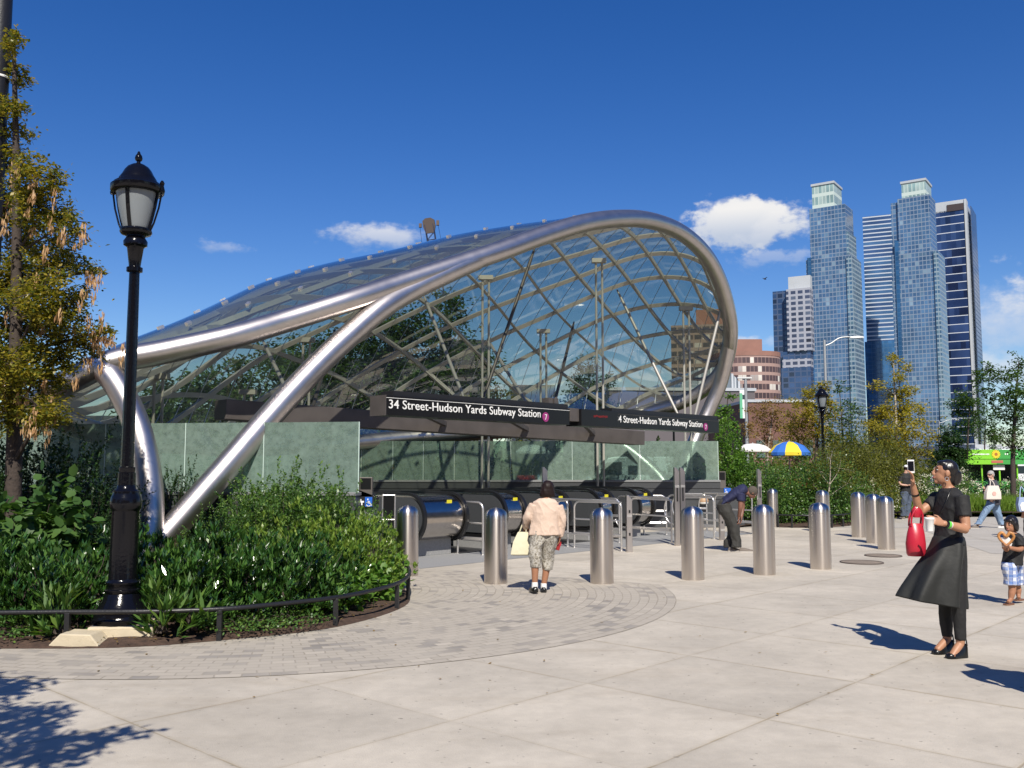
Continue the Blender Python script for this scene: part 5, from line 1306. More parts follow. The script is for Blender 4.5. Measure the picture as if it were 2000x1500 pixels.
# trees ------------------------------------------------------------
def crown(rng, clumps, leaf, per, L, Wd, droop=.0, sub=16, tight=.30):
    V, k = [], 0
    Ps, As, Ns = [], [], []
    for (c, r, rz) in clumps:
        m = max(5, int(sub)); d = rdir(rng, m) * (rng.random((m, 1)) ** .45) * np.array([r, r, rz]); ctr = np.array(c) + d
        n = max(14, int(per / 160 * 13 * r * rz / (L * Wd))); idx = rng.integers(0, m, n)
        ax = rdir(rng, m) * np.array([1, 1, .35])
        t = rng.normal(size=(n, 1)) * r * tight * 1.3
        P = ctr[idx] + ax[idx] * t + rng.normal(size=(n, 3)) * np.array([r, r, rz]) * tight * .45
        Ps.append(P); As.append(rdir(rng, n) * np.array([1, 1, .5]) + np.array([0, 0, -droop])); Ns.append(np.array([0, 0, .9]) + rdir(rng, n) * .65)
    P, A, N = map(np.concatenate, (Ps, As, Ns)); n = len(P)
    return leaf_quads(P, A, N, L * rng.uniform(.6, 1.25, n), Wd * rng.uniform(.7, 1.2, n), .05)
def tree(name, label, base, clumps, lm, per=160, L=.09, Wd=.05, rad=.09, top=None, bark=BARK, seed=1, group=None, droop=.1, sub=16, tight=.3, spread=.5, cat='tree'):
    """trunk + limbs + crown; clumps are (centre, radius, vertical radius) in world metres"""
    root = thing(name, label, cat, base, 0, group); rng = np.random.default_rng(seed); rr = random.Random(seed)
    B = Vector(base); cl = [(Vector(c) - B, r, rz) for c, r, rz in clumps]
    top = (Vector(top) - B) if top is not None else max((c for c, _, _ in cl), key=lambda c: c.z)
    tr = catmull([(0, 0, 0), Vector((top.x * .15 + rr.uniform(-.05, .05), top.y * .15, top.z * .35)), Vector((top.x * .55, top.y * .55, top.z * .7)), top], 6)
    mb = MB(); mb.tube(tr, [max(.012, rad * (1.15 - i / (len(tr) - 1))) for i in range(len(tr))], 10); mb.build('trunk', bark, root)
    mb = MB()
    for c, r, rz in cl:
        zz = max(.25, (c.z - rz * .8 - spread * Vector((c.x, c.y)).length * .6) / top.z); zz = min(.92, zz); i = int(zz * (len(tr) - 1)); a = tr[i]
        mid = a.lerp(c, .5) + Vector((rr.uniform(-.1, .1), rr.uniform(-.1, .1), .08)) * r; w = max(.01, rad * .42 * (1.1 - zz))
        mb.tube(catmull([a, mid, c], 4), [w * (1 - .09 * k) for k in range(9)], 6)
        for _ in range(5):
            e = c + Vector((rr.uniform(-1, 1) * r, rr.uniform(-1, 1) * r, rr.uniform(-.6, 1) * rz)) * .9
            mb.tube([c, c.lerp(e, .5) + Vector((0, 0, .03)), e], [w * .4, w * .3, w * .15], 4)
    mb.build('limb', bark, root)
    me = quads_mesh('crown', *crown(rng, [((c.x, c.y, c.z), r, rz) for c, r, rz in cl], lm, per, L, Wd, droop, sub, tight)); link('crown', me, LM[lm], root)
    return root
def pxclumps(lst, Y, jit=.5, seed=0, dscale=1.0):
    rr = random.Random(seed); out = []
    for q in lst:
        px, py, r = q[:3]; rz = q[3] if len(q) > 3 else r
        y = Y + rr.uniform(-jit, jit); p = at(px, py, y); out.append((p, r / F_PX * y, rz / F_PX * y))
    return out
# golden pod tree at the left edge
cl = pxclumps([(25, 80, 22, 30), (32, 140, 26), (24, 205, 28), (28, 265, 30), (10, 320, 36), (62, 345, 48), (108, 352, 26), (20, 400, 55), (82, 410, 50), (125, 440, 36), (40, 480, 60), (105, 505, 50), (158, 520, 30, 18), (190, 528, 16, 10), (20, 560, 60), (82, 575, 58),
               (140, 590, 45), (30, 640, 62), (100, 660, 58), (165, 668, 34), (205, 648, 24, 16), (12, 715, 56), (72, 735, 52), (122, 715, 36), (20, 785, 52), (80, 800, 44), (-40, 380, 60), (-40, 560, 70), (-40, 720, 70)], 12.4, .7, 3)
b = atx(22, 12.4, .1)
TL = tree('pod_tree', 'golden green tree hung with tan seed pods at the left edge', (b.x, 12.4, .08), cl, 'gold', 420, .066, .034, .11, at(26, 60, 12.4), seed=4, sub=18, tight=.34, droop=.25)
pods = []
for k in range(4):
    rng = np.random.default_rng(40 + k); n = 22; P = rng.normal(size=(n, 3)) * np.array([.02, .02, .01]); P[:, 2] -= rng.random(n) * .14
    me = quads_mesh('seed_pods', *leaf_quads(P, rng.normal(size=(n, 3)) * .18 + np.array([0, 0, -1.0]), rdir(rng, n), rng.uniform(.04, .085, n), .016 * np.ones(n), .05)); me.materials.append(LM['pod']); pods.append(me)
rr = random.Random(8)
for i in range(74):
    c, r, rz = cl[rr.randrange(4, 26)]; q = Vector(c) + Vector((rr.uniform(-1, 1) * r, rr.uniform(-1.1, -.2) * r, rr.uniform(-.9, .5) * rz)); o = link('seed_pod_cluster', pods[i % 4], None, TL, q - Vector(TL.location))
    o.rotation_euler = (0, 0, rr.uniform(0, 6)); k = rr.uniform(.8, 1.5); o.scale = (k, k, k * rr.uniform(.9, 1.5))
for px, py in ((160, 445), (200, 608), (200, 690), (240, 665), (165, 430), (186, 545), (160, 560), (150, 720), (100, 770), (92, 800), (40, 775), (12, 760)):
    o = link('seed_pod_cluster', pods[rr.randrange(4)], None, TL, at(px, py, 12.0) - Vector(TL.location)); o.scale = (1.2, 1.2, 1.7)
# tree outside the picture at the lower left that throws the leaf shadow
def cast(px, py, h):
    g = gnd(px, py); return Vector((g.x - SH.x * h / math.tan(SUN_EL), g.y - SH.y * h / math.tan(SUN_EL), h))
cl = [(cast(px, py, h * .76), r * .85, r * .6) for px, py, h, r in ((20, 1352, 4.6, .34), (70, 1395, 4.5, .34), (20, 1420, 4.4, .36), (110, 1440, 4.3, .28), (180, 1442, 4.4, .24), (245, 1432, 4.5, .17), (30, 1470, 4.2, .40), (110, 1480, 4.1, .30), (-60, 1400, 4.6, .5), (-80, 1460, 4.4, .5), (-60, 1340, 4.8, .45))]
tree('roadside_tree', 'tree outside the photo whose leafy branches shade the paving at the lower left', (-6.2, 1.2, 0), cl, 'gold', 200, .125, .062, .13, (-5.6, 1.6, 4.2), seed=9)
# trees behind the canopy, also standing in for dark reflections in its glass
GB = 'dark trees seen through the canopy glass'
for i, (lst, Y, lab, lm) in enumerate((
        ([(420, 790, 60), (460, 740, 55), (500, 810, 60), (370, 830, 60), (310, 800, 55), (390, 760, 45), (270, 850, 60), (330, 760, 45), (290, 800, 50), (450, 800, 60)], 33, 'dark tree seen through the glass at the left end of the canopy', 'tree'),
        ([(560, 740, 70), (620, 700, 60), (590, 800, 70), (540, 700, 50), (650, 770, 60), (660, 700, 50), (600, 750, 60)], 36, 'dark tree seen through the glass behind the long steel leg', 'tree'),
        ([(700, 720, 70), (760, 680, 60), (720, 650, 50), (740, 780, 75), (800, 740, 60), (780, 640, 45), (690, 790, 60)], 38, 'dark tree seen through the glass left of the sign', 'tree'),
        ([(840, 640, 55), (880, 600, 40), (870, 700, 65), (900, 760, 55), (940, 720, 40), (830, 760, 60)], 40, 'tallest dark tree seen through the glass above the sign', 'tree'),
        ([(1150, 715, 22, 28), (1140, 750, 32), (1165, 780, 36), (1125, 790, 30), (1185, 745, 18)], 60, 'lone small tree seen through the glass above the middle of the sign', 'tree'),
        ([(960, 800, 50), (1010, 830, 40), (910, 830, 45)], 44, 'yellowish tree seen through the glass behind the sign', 'olive'))):
    c = sum(q[0] for q in lst) / len(lst); b = atx(c, Y, 0)
    tree('leafy_tree', lab, (b.x, Y, 0), pxclumps(lst, Y, 1.5, i), lm, 300, .20, .12, .16, seed=20 + i, group=GB, sub=22)
for i, px in enumerate((660, 730, 800, 860, 930, 985, 1100, 1150, 1205, 1265, 1320, 1372, 600, 540)):
    k = ('back_shrub', 'rust_shrub', 'back_shrub', 'olive_shrub')[i % 4]
    plant(k, px, 29.3 + (i % 3) * 1.1, 'bushy rust and green plant behind the far glass wall' if k == 'rust_shrub' else 'bushy plant behind the far glass wall', 'planting behind the far glass wall', .95 if px not in (1205, 1265) else .62)
# right-hand bed
for px, Y, s in ((1416, 28.6, 1.0), (1440, 29.2, .85), (1426, 30.3, 1.0)):
    plant('bright_shrub', px, Y, 'tall bright green shrub beside the end of the sign', 'bright green shrubs at the end of the glass wall', s)
for px, Y, s in ((1462, 28.3, .9), (1492, 28.1, .85), (1526, 28.2, .80), (1560, 28.3, .80), (1592, 28.3, .84), (1628, 28.2, .85), (1655, 28.8, .85), (1480, 30.0, .98), (1540, 30.2, .80), (1605, 30.2, .98), (1510, 31.6, .82), (1575, 32, .84)):
    plant('hedge_shrub', px, Y, 'dense green shrub in the hedge behind the far bollards', 'hedge shrubs behind the far bollards', s)
for px, Y, s in ((1640, 30.3, 1.0), (1672, 30.6, 1.02), (1700, 31.2, 1.0), (1742, 34.0, 1.0), (1690, 33.2, 1.12), (1650, 33.5, 1.1), (1760, 34.5, 1.0), (1725, 34.8, 1.1)):
    plant('olive_shrub', px, Y, 'olive yellow shrub in the hedge left of the woman with the phone', 'olive yellow shrubs in the far bed', s)
for px, Y, s in ((1690, 29.8, .8), (1728, 33.2, .8), (1780, 34.2, 1.0), (1815, 34.4, 1.05), (1850, 34.8, 1.05), (1885, 35, 1.0), (1925, 36, .9), (1965, 36.3, .9), (1998, 36, .9)):
    plant('flowering_shrub', px, Y, 'white flowering shrub behind the woman with the phone', 'white flowering shrubs in the far bed', s)
for i, (px, Y) in enumerate([(1775 + 22 * k, 33.4 + .5 * (k % 2)) for k in range(12)] + [(1850 + 30 * k, 34.6) for k in range(6)]):
    plant('grass_clump', px, Y, 'bright green grassy clump along the far bed edge', 'bright grassy clumps in the far bed', prnd.uniform(.8, 1.05))
# thin pale multi-stem shrub
b = atx(1622, 27.6, .1); tree('pale_stem_shrub', 'small shrub with many pale bare stems before the hedge', (b.x, 27.6, .1), pxclumps([(1600, 920, 26), (1640, 915, 28), (1622, 895, 24), (1655, 945, 18), (1590, 950, 18)], 27.6, .3, 2), 'olive', 60, .07, .04, .035, bark=BARK_P, seed=31, cat='shrub')
GT = 'trees in the far bed'
for i, (lst, Y, lab, lm, per, rad, bark) in enumerate((
        ([(1480, 815, 26), (1510, 800, 28), (1530, 830, 26), (1465, 845, 22), (1500, 850, 26)], 46, 'tan brown thin tree left of the vendor umbrellas', 'tan', 70, .09, BARK_P),
        ([(1560, 800, 26), (1585, 770, 26), (1610, 760, 20), (1600, 800, 28), (1625, 800, 20), (1580, 835, 34), (1550, 850, 26), (1615, 845, 30)], 43, 'yellow green tree directly behind the far black lamp', 'yellow', 110, .10, BARK),
        ([(1640, 760, 18), (1655, 790, 20), (1640, 820, 24), (1660, 850, 24), (1675, 800, 14), (1628, 860, 22), (1668, 880, 22)], 37, 'thin dark leaved tree just right of the far black lamp', 'tree', 55, .06, BARK),
        ([(1745, 702, 15), (1768, 715, 13), (1755, 735, 16), (1718, 752, 20, 12), (1745, 765, 22), (1772, 770, 22), (1735, 800, 34), (1775, 805, 36), (1712, 830, 30), (1755, 840, 42), (1795, 845, 28), (1725, 870, 34), (1780, 880, 36)], 40, 'tall golden yellow tree in front of the right glass tower', 'yellow', 110, .09, BARK_P),
        ([(1872, 790, 20), (1895, 775, 24), (1912, 795, 18), (1890, 810, 26), (1880, 835, 18)], 50, 'small dark green tree before the banded tower', 'tree', 130, .08, BARK),
        ([(1935, 722, 20), (1918, 742, 20), (1950, 740, 22), (1930, 765, 16), (1990, 705, 20), (1985, 745, 30), (1970, 775, 26), (2005, 780, 36), (1950, 800, 26), (1985, 815, 30), (1960, 845, 28), (1995, 860, 30), (1940, 850, 16)], 34, 'green tree with airy clumps at the right edge', 'tree', 90, .10, BARK),
        ([(1850, 850, 20), (1862, 870, 26), (1852, 895, 32), (1872, 900, 28), (1840, 890, 22), (1858, 930, 30)], 47, 'dark dense evergreen bush left of the green food stand', 'dark', 230, .10, BARK),
        ([(1412, 800, 20), (1422, 775, 12), (1405, 830, 24), (1428, 835, 16), (1396, 800, 14)], 33, 'light green young tree right of the end of the sign', 'bright', 90, .05, BARK),
        ([(1548, 900, 34), (1590, 880, 30), (1640, 880, 34)], 52, 'dull green distant tree behind the hedge', 'olive', 80, .08, BARK),
        ([(1905, 845, 20), (1925, 820, 18), (1940, 870, 16)], 60, 'small far tree above the green food stand', 'tree', 100, .08, BARK))):
    tx = {5: 1980, 3: 1757, 2: 1652}.get(i, sum(q[0] for q in lst) / len(lst)); b = atx(tx, Y, .1); c = pxclumps(lst, Y, .8, 50 + i)
    tree('garden_tree', lab, (b.x, Y, .05), c, lm, per * 2.1, .13, .075, rad, seed=60 + i, group=GT, bark=bark, sub=14)
# far woods closing the horizon
rng = np.random.default_rng(77); Ps = []
for px in range(-260, 2300, 9):
    Y = 92 + 30 * rng.random(); q = atx(px, Y, 0); h = rng.uniform(2.0, 3.6)
    n = 46; d = rdir(rng, n) * (rng.random((n, 1)) ** .5) * np.array([1.5, 1.5, h / 2]); Ps.append(d + np.array([q.x, Y, h / 2]))
P = np.concatenate(Ps); n = len(P)
tag(link('far_woods', quads_mesh('far_woods', *leaf_quads(P, rdir(rng, n), rdir(rng, n), rng.uniform(.4, .8, n), rng.uniform(.25, .45, n))), LM['olive']), 'far low line of trees beyond the street', 'trees', kind='stuff')
# low rail of the far bed
pts = [gnd(px, py) for px, py in ((1520, 1030), (1580, 1032), (1625, 1031), (1668, 1025), (1705, 1012), (1780, 1005), (1900, 1003), (2060, 1003))]
root = thing('bed_rail', 'low black rail along the far bed behind the bollards', 'railing', pts[0])
mb = MB(); mb.tube([local(root, (p.x, p.y, .36)) for p in catmull(pts, 5)], .022, 8); mb.build('top_rail', BLACKS, root)
for p in catmull(pts, 2): mb = MB(); q = local(root, p); mb.box((q.x, q.y, .17), (.045, .045, .36)); mb.build('post', BLACKS, root, False)
# ------------------------------------------------------------------ people
def fuse(mb, voxel=.009, it=3, fac=.5, wr=0.0):
    """one continuous surface out of overlapping lofts"""
    me = mb.mesh(False); o = bpy.data.objects.new('t', me); COL.objects.link(o)
    bm = bmesh.new(); bm.from_mesh(me); bmesh.ops.recalc_face_normals(bm, faces=bm.faces); bm.to_mesh(me); bm.free()
    r = o.modifiers.new('r', 'REMESH'); r.mode = 'VOXEL'; r.voxel_size = voxel; r.use_smooth_shade = True
    s = o.modifiers.new('s', 'SMOOTH'); s.iterations = it; s.factor = fac
    out = bpy.data.meshes.new_from_object(o.evaluated_get(bpy.context.evaluated_depsgraph_get()))
    bpy.data.objects.remove(o); bpy.data.meshes.remove(me)
    if wr:      # cloth folds: ridged noise pushed along the normals
        out.update(); co = [v.co.copy() for v in out.vertices]; no = [v.normal.copy() for v in out.vertices]; k0 = wr_seed[0]; wr_seed[0] += 7.3
        for v, c, n_ in zip(out.vertices, co, no):
            q = Vector((c.x * 7 + k0, c.y * 7, c.z * 4.5 + c.x * 5)); r1 = 1 - 2 * abs(mnoise.noise(q)); r2 = 1 - 2 * abs(mnoise.noise(q * 2.3))
            v.co = c + n_ * (wr * (r1 ** 3 * 1.2 + .45 * r2 ** 3 - .5))
        out.update()
    out.polygons.foreach_set('use_smooth', [True] * len(out.polygons)); out.materials.clear()
    return out
wr_seed = [0.0]
def ering(c, a, b, n=22, wav=0.0, k=6, ph=0.0):
    return [c + (a * math.cos(t) + b * math.sin(t)) * (1 + wav * math.cos(k * t + ph)) for t in [2 * math.pi * i / n for i in range(n)]]
def ellip(mb, c, f, u, r, n=14):
    """ellipsoid with half axes given as vectors"""
    rg = []
    for i in range(1, n):
        t = math.pi * i / n; rg.append(ering(c - u * math.cos(t), r * math.sin(t), f * math.sin(t), n + 4))
    mb.rings(rg)
def ball(mb, c, r): ellip(mb, c, Vector((0, r, 0)), Vector((0, 0, r)), Vector((r, 0, 0)), 9)
def limb(mb, pts, rad, n=14):
    P = catmull(pts, 5); m = len(pts) - 1; rs = []
    for i in range(len(P)):
        x = i / 5; j = min(int(x), m - 1); rs.append(rad[j] + (rad[j + 1] - rad[j]) * (x - j))
    mb.tube(P, rs, n)
def head(body, c, f, r, s=1.0, neck_to=None, neck_r=.052):
    f = f.normalized(); r = (r - f * r.dot(f)).normalized(); u = r.cross(f).normalized()
    if u.z < 0: u = -u
    ellip(body, c - f * .012 * s + u * .012 * s, f * .094 * s, u * .100 * s, r * .076 * s)
    ellip(body, c + f * .022 * s - u * .045 * s, f * .066 * s, u * .075 * s, r * .057 * s)
    ball(body, c + f * .064 * s - u * .098 * s, .023 * s)
    body.tube([c + f * .084 * s + u * .022 * s, c + f * .099 * s - u * .008 * s, c + f * .106 * s - u * .031 * s], [.010 * s, .011 * s, .014 * s], 8)
    ball(body, c + f * .100 * s - u * .033 * s, .0135 * s)
    ellip(body, c + f * .082 * s - u * .064 * s, f * .015 * s, u * .013 * s, r * .024 * s, 8)
    ellip(body, c + f * .078 * s + u * .030 * s, f * .012 * s, u * .010 * s, r * .045 * s, 8)
    for k in (-1, 1): ellip(body, c + r * (k * .077 * s) - f * .006 * s - u * .012 * s, f * .021 * s, u * .033 * s, r * .011 * s, 8)
    if neck_to is not None: limb(body, [c - f * .018 * s - u * .04 * s, (c - f * .02 * s - u * .09 * s).lerp(neck_to, .4), neck_to], [neck_r * s, neck_r * s * .96, neck_r * 1.25 * s])
    return f, r, u
def hand(body, w, d, pn, s=1.0, thumb=1, curl=.5, spread=.16):
    """palm and five separate bent fingers from wrist w along d; pn = the way the palm faces; thumb = side"""
    d = d.normalized(); pn = (pn - d * pn.dot(d)).normalized(); x = d.cross(pn).normalized() * thumb
    body.rings([ering(w + d * a * s, x * b * s, pn * c * s, 12) for a, b, c in ((-.01, .026, .021), (.02, .034, .018), (.055, .040, .016), (.092, .038, .013))])
    for q, (off, L) in enumerate(((.030, .074), (.010, .083), (-.010, .077), (-.029, .060))):
        p = w + d * .086 * s + x * off * s; dd = (d + x * (off * spread / .03)).normalized(); pts = [p - dd * .012 * s, p]; a = 0
        for k, seg in enumerate((.42, .32, .26)):
            a += curl * (.55 if k == 0 else .75); v = dd * math.cos(a) + pn * math.sin(a); p = p + v * (L * seg * s); pts.append(p)
        body.tube(pts, [.0098 * s, .0098 * s, .0092 * s, .0084 * s, .0070 * s], 8)
    p = w + d * .025 * s + x * .030 * s; t1 = p + (d * .55 + x * .7 + pn * .35).normalized() * .040 * s; t2 = t1 + (d * .8 + x * .25 + pn * .55).normalized() * .030 * s
    body.tube([p - x * .012 * s, p, t1, t2], [.014 * s, .013 * s, .0108 * s, .008 * s], 8)
SKIN_A = mat('skin_tan', (.38, .19, .11), .5, var=.06, vscale=12); SKIN_B = mat('skin_warm', (.34, .16, .09), .52, var=.06, vscale=12); SKIN_C = mat('skin_brown', (.19, .085, .055), .5, var=.06, vscale=12); SKIN_D = mat('skin_light', (.50, .29, .21), .5, var=.06, vscale=12)
HAIR_K = mat('black_hair', (.010, .008, .008), .30, spec=.6, bump=.25, bscale=60, stretch=(1, 1, .15)); HAIR_R = mat('dark_brown_hair', (.014, .007, .006), .5, spec=.25, bump=.35, bscale=60, stretch=(1, 1, .12)); HAIR_G = mat('grey_hair', (.33, .32, .31), .6, bump=.5, bscale=70); HAIR_S = mat('greying_brown_hair', (.085, .07, .055), .8, bump=.8, bscale=90)
BLK = mat('black_cloth', (.011, .011, .012), .75, bump=.35, bscale=14); BLK2 = mat('black_sheen_cloth', (.013, .014, .013), .62, bump=.25, bscale=9)
EYE_W = mat('eye_white', (.6, .58, .55), .3); EYE_K = mat('eye_dark', (.01, .008, .006), .2); WHITE_C = mat('white_cloth', (.72, .71, .70), .8, bump=.3, bscale=20)
NAVY = mat('navy_cloth', (.012, .015, .055), .8, bump=.4, bscale=12); CHAR = mat('charcoal_trouser_cloth', (.030, .029, .026), .8, bump=.5, bscale=10); PINK = mat('pale_pink_linen', (.57, .43, .34), .8, bump=.5, bscale=13)
JEAN = mat('light_blue_denim', (.17, .25, .37), .8, var=.18, vscale=5, bump=.3, bscale=20); JEAN_D = mat('dark_blue_denim', (.065, .085, .125), .8, var=.15, vscale=5, bump=.3, bscale=20); GREYT = mat('dark_grey_jersey', (.045, .045, .058), .8, bump=.3, bscale=14)
REDL = mat('red_leather', (.42, .016, .035), .32, bump=.08, bscale=18, spec=.5); CREAM = mat('cream_canvas', (.60, .56, .40), .8, bump=.3, bscale=18); SHOE = mat('black_leather', (.008, .008, .008), .25); GREYS = mat('grey_shoe', (.14, .115, .095), .7)
def camo(name, cs, sc=16):
    m = mat(name, cs[0], .8); n, l = nodes_of(m); t = n.new('ShaderNodeTexCoord'); z = n.new('ShaderNodeTexNoise'); z.inputs['Scale'].default_value = sc; z.inputs['Detail'].default_value = 4; l.new(t.outputs['Object'], z.inputs['Vector'])
    rp = n.new('ShaderNodeValToRGB'); e = rp.color_ramp.elements
    while len(e) < len(cs): e.new(.5)
    for i, c in enumerate(cs): e[i].position = .32 + .36 * i / (len(cs) - 1); e[i].color = (*c, 1)
    l.new(z.outputs[0], rp.inputs[0]); l.new(rp.outputs[0], n['Principled BSDF'].inputs['Base Color']); return m
def plaid(name):
    m = mat(name, (.5, .5, .6), .8); n, l = nodes_of(m); t = n.new('ShaderNodeTexCoord'); sp = n.new('ShaderNodeSeparateXYZ'); l.new(t.outputs['Object'], sp.inputs[0]); cur = None
    for ax, per, w, col in ((0, .085, .58, (.05, .13, .42)), (2, .085, .55, (.08, .18, .46)), (0, .0425, .12, (.02, .04, .16)), (2, .0425, .10, (.55, .58, .62)), (0, .085, .08, (.62, .62, .62))):
        a = n.new('ShaderNodeMath'); a.operation = 'DIVIDE'; l.new(sp.outputs[ax], a.inputs[0]); a.inputs[1].default_value = per; f = n.new('ShaderNodeMath'); f.operation = 'FRACT'; l.new(a.outputs[0], f.inputs[0])
        g = n.new('ShaderNodeMath'); g.operation = 'LESS_THAN'; l.new(f.outputs[0], g.inputs[0]); g.inputs[1].default_value = w; h = n.new('ShaderNodeMath'); h.operation = 'MULTIPLY'; l.new(g.outputs[0], h.inputs[0]); h.inputs[1].default_value = .7
        x = n.new('ShaderNodeMix'); x.data_type = 'RGBA'; l.new(h.outputs[0], x.inputs['Factor']); x.inputs[7].default_value = (*col, 1)
        if cur is None: x.inputs[6].default_value = (.62, .64, .70, 1)
        else: l.new(cur, x.inputs[6])
        cur = x.outputs[2]
    l.new(cur, n['Principled BSDF'].inputs['Base Color']); return m
class Fig:
    def __init__(s, label, px, py, group=None, Y=None):
        g = gnd(px, py); s.Y = g.y if Y is None else Y; s.o = Vector((g.x if Y is None else atx(px, Y, 0).x, s.Y, 0))
        s.root = thing('person', label, 'person', s.o, 0, group)
    def p(s, px, py, dy=0.0): return at(px, py, s.Y + dy) - s.o
    def fused(s, name, mb, m, vox=.009, it=3, parent=None): me = fuse(mb, vox, it, .5, {'jacket': .007, 'trousers': .009, 'tee_shirt': .007, 'shirt': .011, 'jeans': .013, 'shorts': .009, 'leggings': .004}.get(name, 0)); me.name = name; return link(name, me, m, parent or s.root)
    def plain(s, name, mb, m, parent=None, smooth=True):
        o = mb.build(name, m, parent or s.root, smooth, 60); fixnormals(o); return o
X, Yv, Zv = Vector((1, 0, 0)), Vector((0, 1, 0)), Vector((0, 0, 1))
def eyes(F, c, f, r, u, s=1.0, dark=True):
    for k in (-1, 1):
        mb = MB(); ellip(mb, c + f * .076 * s + r * (k * .031 * s) + u * .010 * s, f * .008 * s, u * .0055 * s, r * .013 * s, 8); e = F.plain('eye', mb, EYE_W)
        mb = MB(); ellip(mb, c + f * .080 * s + r * (k * .030 * s) + u * .010 * s, f * .006 * s, u * .0058 * s, r * .007 * s, 6); F.plain('iris', mb, EYE_K, e)
        mb = MB(); mb.tube([c + f * .086 * s + r * (k * .014 * s) + u * .030 * s, c + f * .086 * s + r * (k * .034 * s) + u * .036 * s, c + f * .074 * s + r * (k * .052 * s) + u * .028 * s], .0035 * s, 6); F.plain('eyebrow', mb, HAIR_K)
    mb = MB(); mb.tube([c + f * .098 * s + r * (t * .022 * s) - u * (.064 + .004 * abs(t)) * s - f * abs(t) * .008 * s for t in (-1, -.5, 0, .5, 1)], [.003 * s, .006 * s, .007 * s, .006 * s, .003 * s], 6); F.plain('lips', mb, mat('lips', (.36, .10, .09), .4))

# ---- woman in black taking a picture
F = Fig('woman in a black dress photographing with a phone, red handbag on her arm', 1852, 1281); p = F.p
fw = Vector((-1, .10, .06)).normalized(); rt = fw.cross(Zv).normalized()      # facing left
body = MB(); hc = p(1846, 922, 0)
f, r_, u_ = head(body, hc, Vector((-1, .22, .16)), Vector((.22, 1, 0)), 1.0, p(1854, 958, 0), .05)
HF = (f, r_, u_)
limb(body, [p(1853, 952), p(1854, 985), p(1853, 1035)], [.055, .11, .10])
ellip(body, p(1853, 985), X * .10, Zv * .12, Yv * .17)
sh1, el1, wr1 = p(1877, 971, -.17), p(1887, 1034, -.24), p(1842, 1022, -.33)
limb(body, [sh1, sh1.lerp(el1, .5) + X * .004, el1], [.052, .047, .038]); limb(body, [el1, el1.lerp(wr1, .4), wr1], [.041, .040, .026])
hand(body, wr1, p(1812, 1013, -.36) - wr1, Vector((-.1, .9, -.35)), 1.0, -1, .42)
sh2, el2, wr2 = p(1834, 972, .16), p(1796, 1001, .10), p(1783, 947, .02)
limb(body, [sh2, sh2.lerp(el2, .5), el2], [.050, .045, .037]); limb(body, [el2, el2.lerp(wr2, .4), wr2], [.039, .037, .025])
hand(body, wr2, p(1781, 921, -.01) - wr2, Vector((-.75, .1, .05)), 1.0, 1, .55)
for hx, kx, ax, tx, dy in ((1848, 1847, 1850, 1824, .12), (1864, 1873, 1876, 1853, -.07)):
    hip, kn, an = p(hx, 1090, dy * .8), p(kx, 1190, dy), p(ax, 1258 if dy < 0 else 1250, dy)
    limb(body, [hip, kn, an], [.085, .055, .036])
    toe = p(tx + 5, (1284 if dy < 0 else 1271), dy - .06); limb(body, [an, an.lerp(toe, .35) + Zv * .004, toe.lerp(an, .12), toe], [.036, .036, .032, .020])
F.fused('body', body, SKIN_A, .0065, 2)
eyes(F, hc, f, r_, u_)
hair = MB(); ellip(hair, hc - f * .022 + u_ * .024, f * .094, u_ * .097, r_ * .082); ellip(hair, hc - f * .07 - u_ * .02, f * .055, u_ * .10, r_ * .068)
limb(hair, [hc - f * .085 + u_ * .01, hc - f * .098 - u_ * .05, hc - f * .085 - u_ * .10], [.055, .05, .03]); ellip(hair, hc + f * .03 + u_ * .075, f * .05, u_ * .03, r_ * .065)
F.fused('hair', hair, HAIR_K, .008, 2)
mb = MB(); e_ = hc - r_ * .088 - f * .002 - u_ * .062; mb.tube([e_ + f * (.016 * math.cos(t)) + u_ * (.016 * math.sin(t)) for t in [2 * math.pi * i / 14 for i in range(14)]], .0035, 6, closed=True); F.plain('earring', mb, STEEL_R)
tee = MB()
tee.rings([ering(p(x, y, dy), Vector((a, 0, 0)), Vector((0, b, 0)), 24) for x, y, a, b, dy in ((1855, 952, .062, .062, 0), (1855, 958, .085, .12, 0), (1855, 968, .105, .185, 0), (1854, 990, .118, .19, 0), (1853, 1012, .112, .165, 0), (1852, 1034, .102, .14, 0), (1852, 1052, .118, .155, 0), (1852, 1064, .138, .18, 0))])
limb(tee, [sh1 + Zv * .008, sh1.lerp(el1, .35) + X * .003, sh1.lerp(el1, .62)], [.070, .068, .064]); limb(tee, [sh2 + Zv * .008, sh2.lerp(el2, .35), sh2.lerp(el2, .6)], [.066, .064, .060])
F.fused('tee_shirt', tee, BLK, .009, 2)
dress = MB(); rg = []
for x, y, a, b, tl, wv in ((1851, 1040, .125, .15, 0, 0), (1851, 1058, .145, .17, .0, .012), (1847, 1078, .165, .19, .02, .03), (1837, 1102, .200, .20, .05, .055), (1829, 1130, .232, .205, .08, .08), (1822, 1156, .262, .21, .11, .10), (1818.5, 1178, .280, .21, .14, .12)):
    rg.append([q + Zv * (-(q.x - p(x, y).x) * tl * 1.25) for q in ering(p(x, y), X * a, Yv * b, 96, wv * 1.35, 6, .9 + (1180 - y) * .004)])
inner = [[q + (rg[-1 - i][0] - q) * 0 + (sum((w for w in rg[-1 - i]), Vector()) / 96 - q) * .05 for q in rg[-1 - i]] for i in range(5)]
dress.rings(rg + inner); o = F.plain('dress', dress, BLK2)
for v in o.data.vertices:
    q = Vector((v.co.x * 6, v.co.y * 6, v.co.z * 2.2)); v.co.x += .014 * (1 - 2 * abs(mnoise.noise(q))); v.co.y += .016 * mnoise.noise(q * 1.7 + Vector((9, 0, 0)))
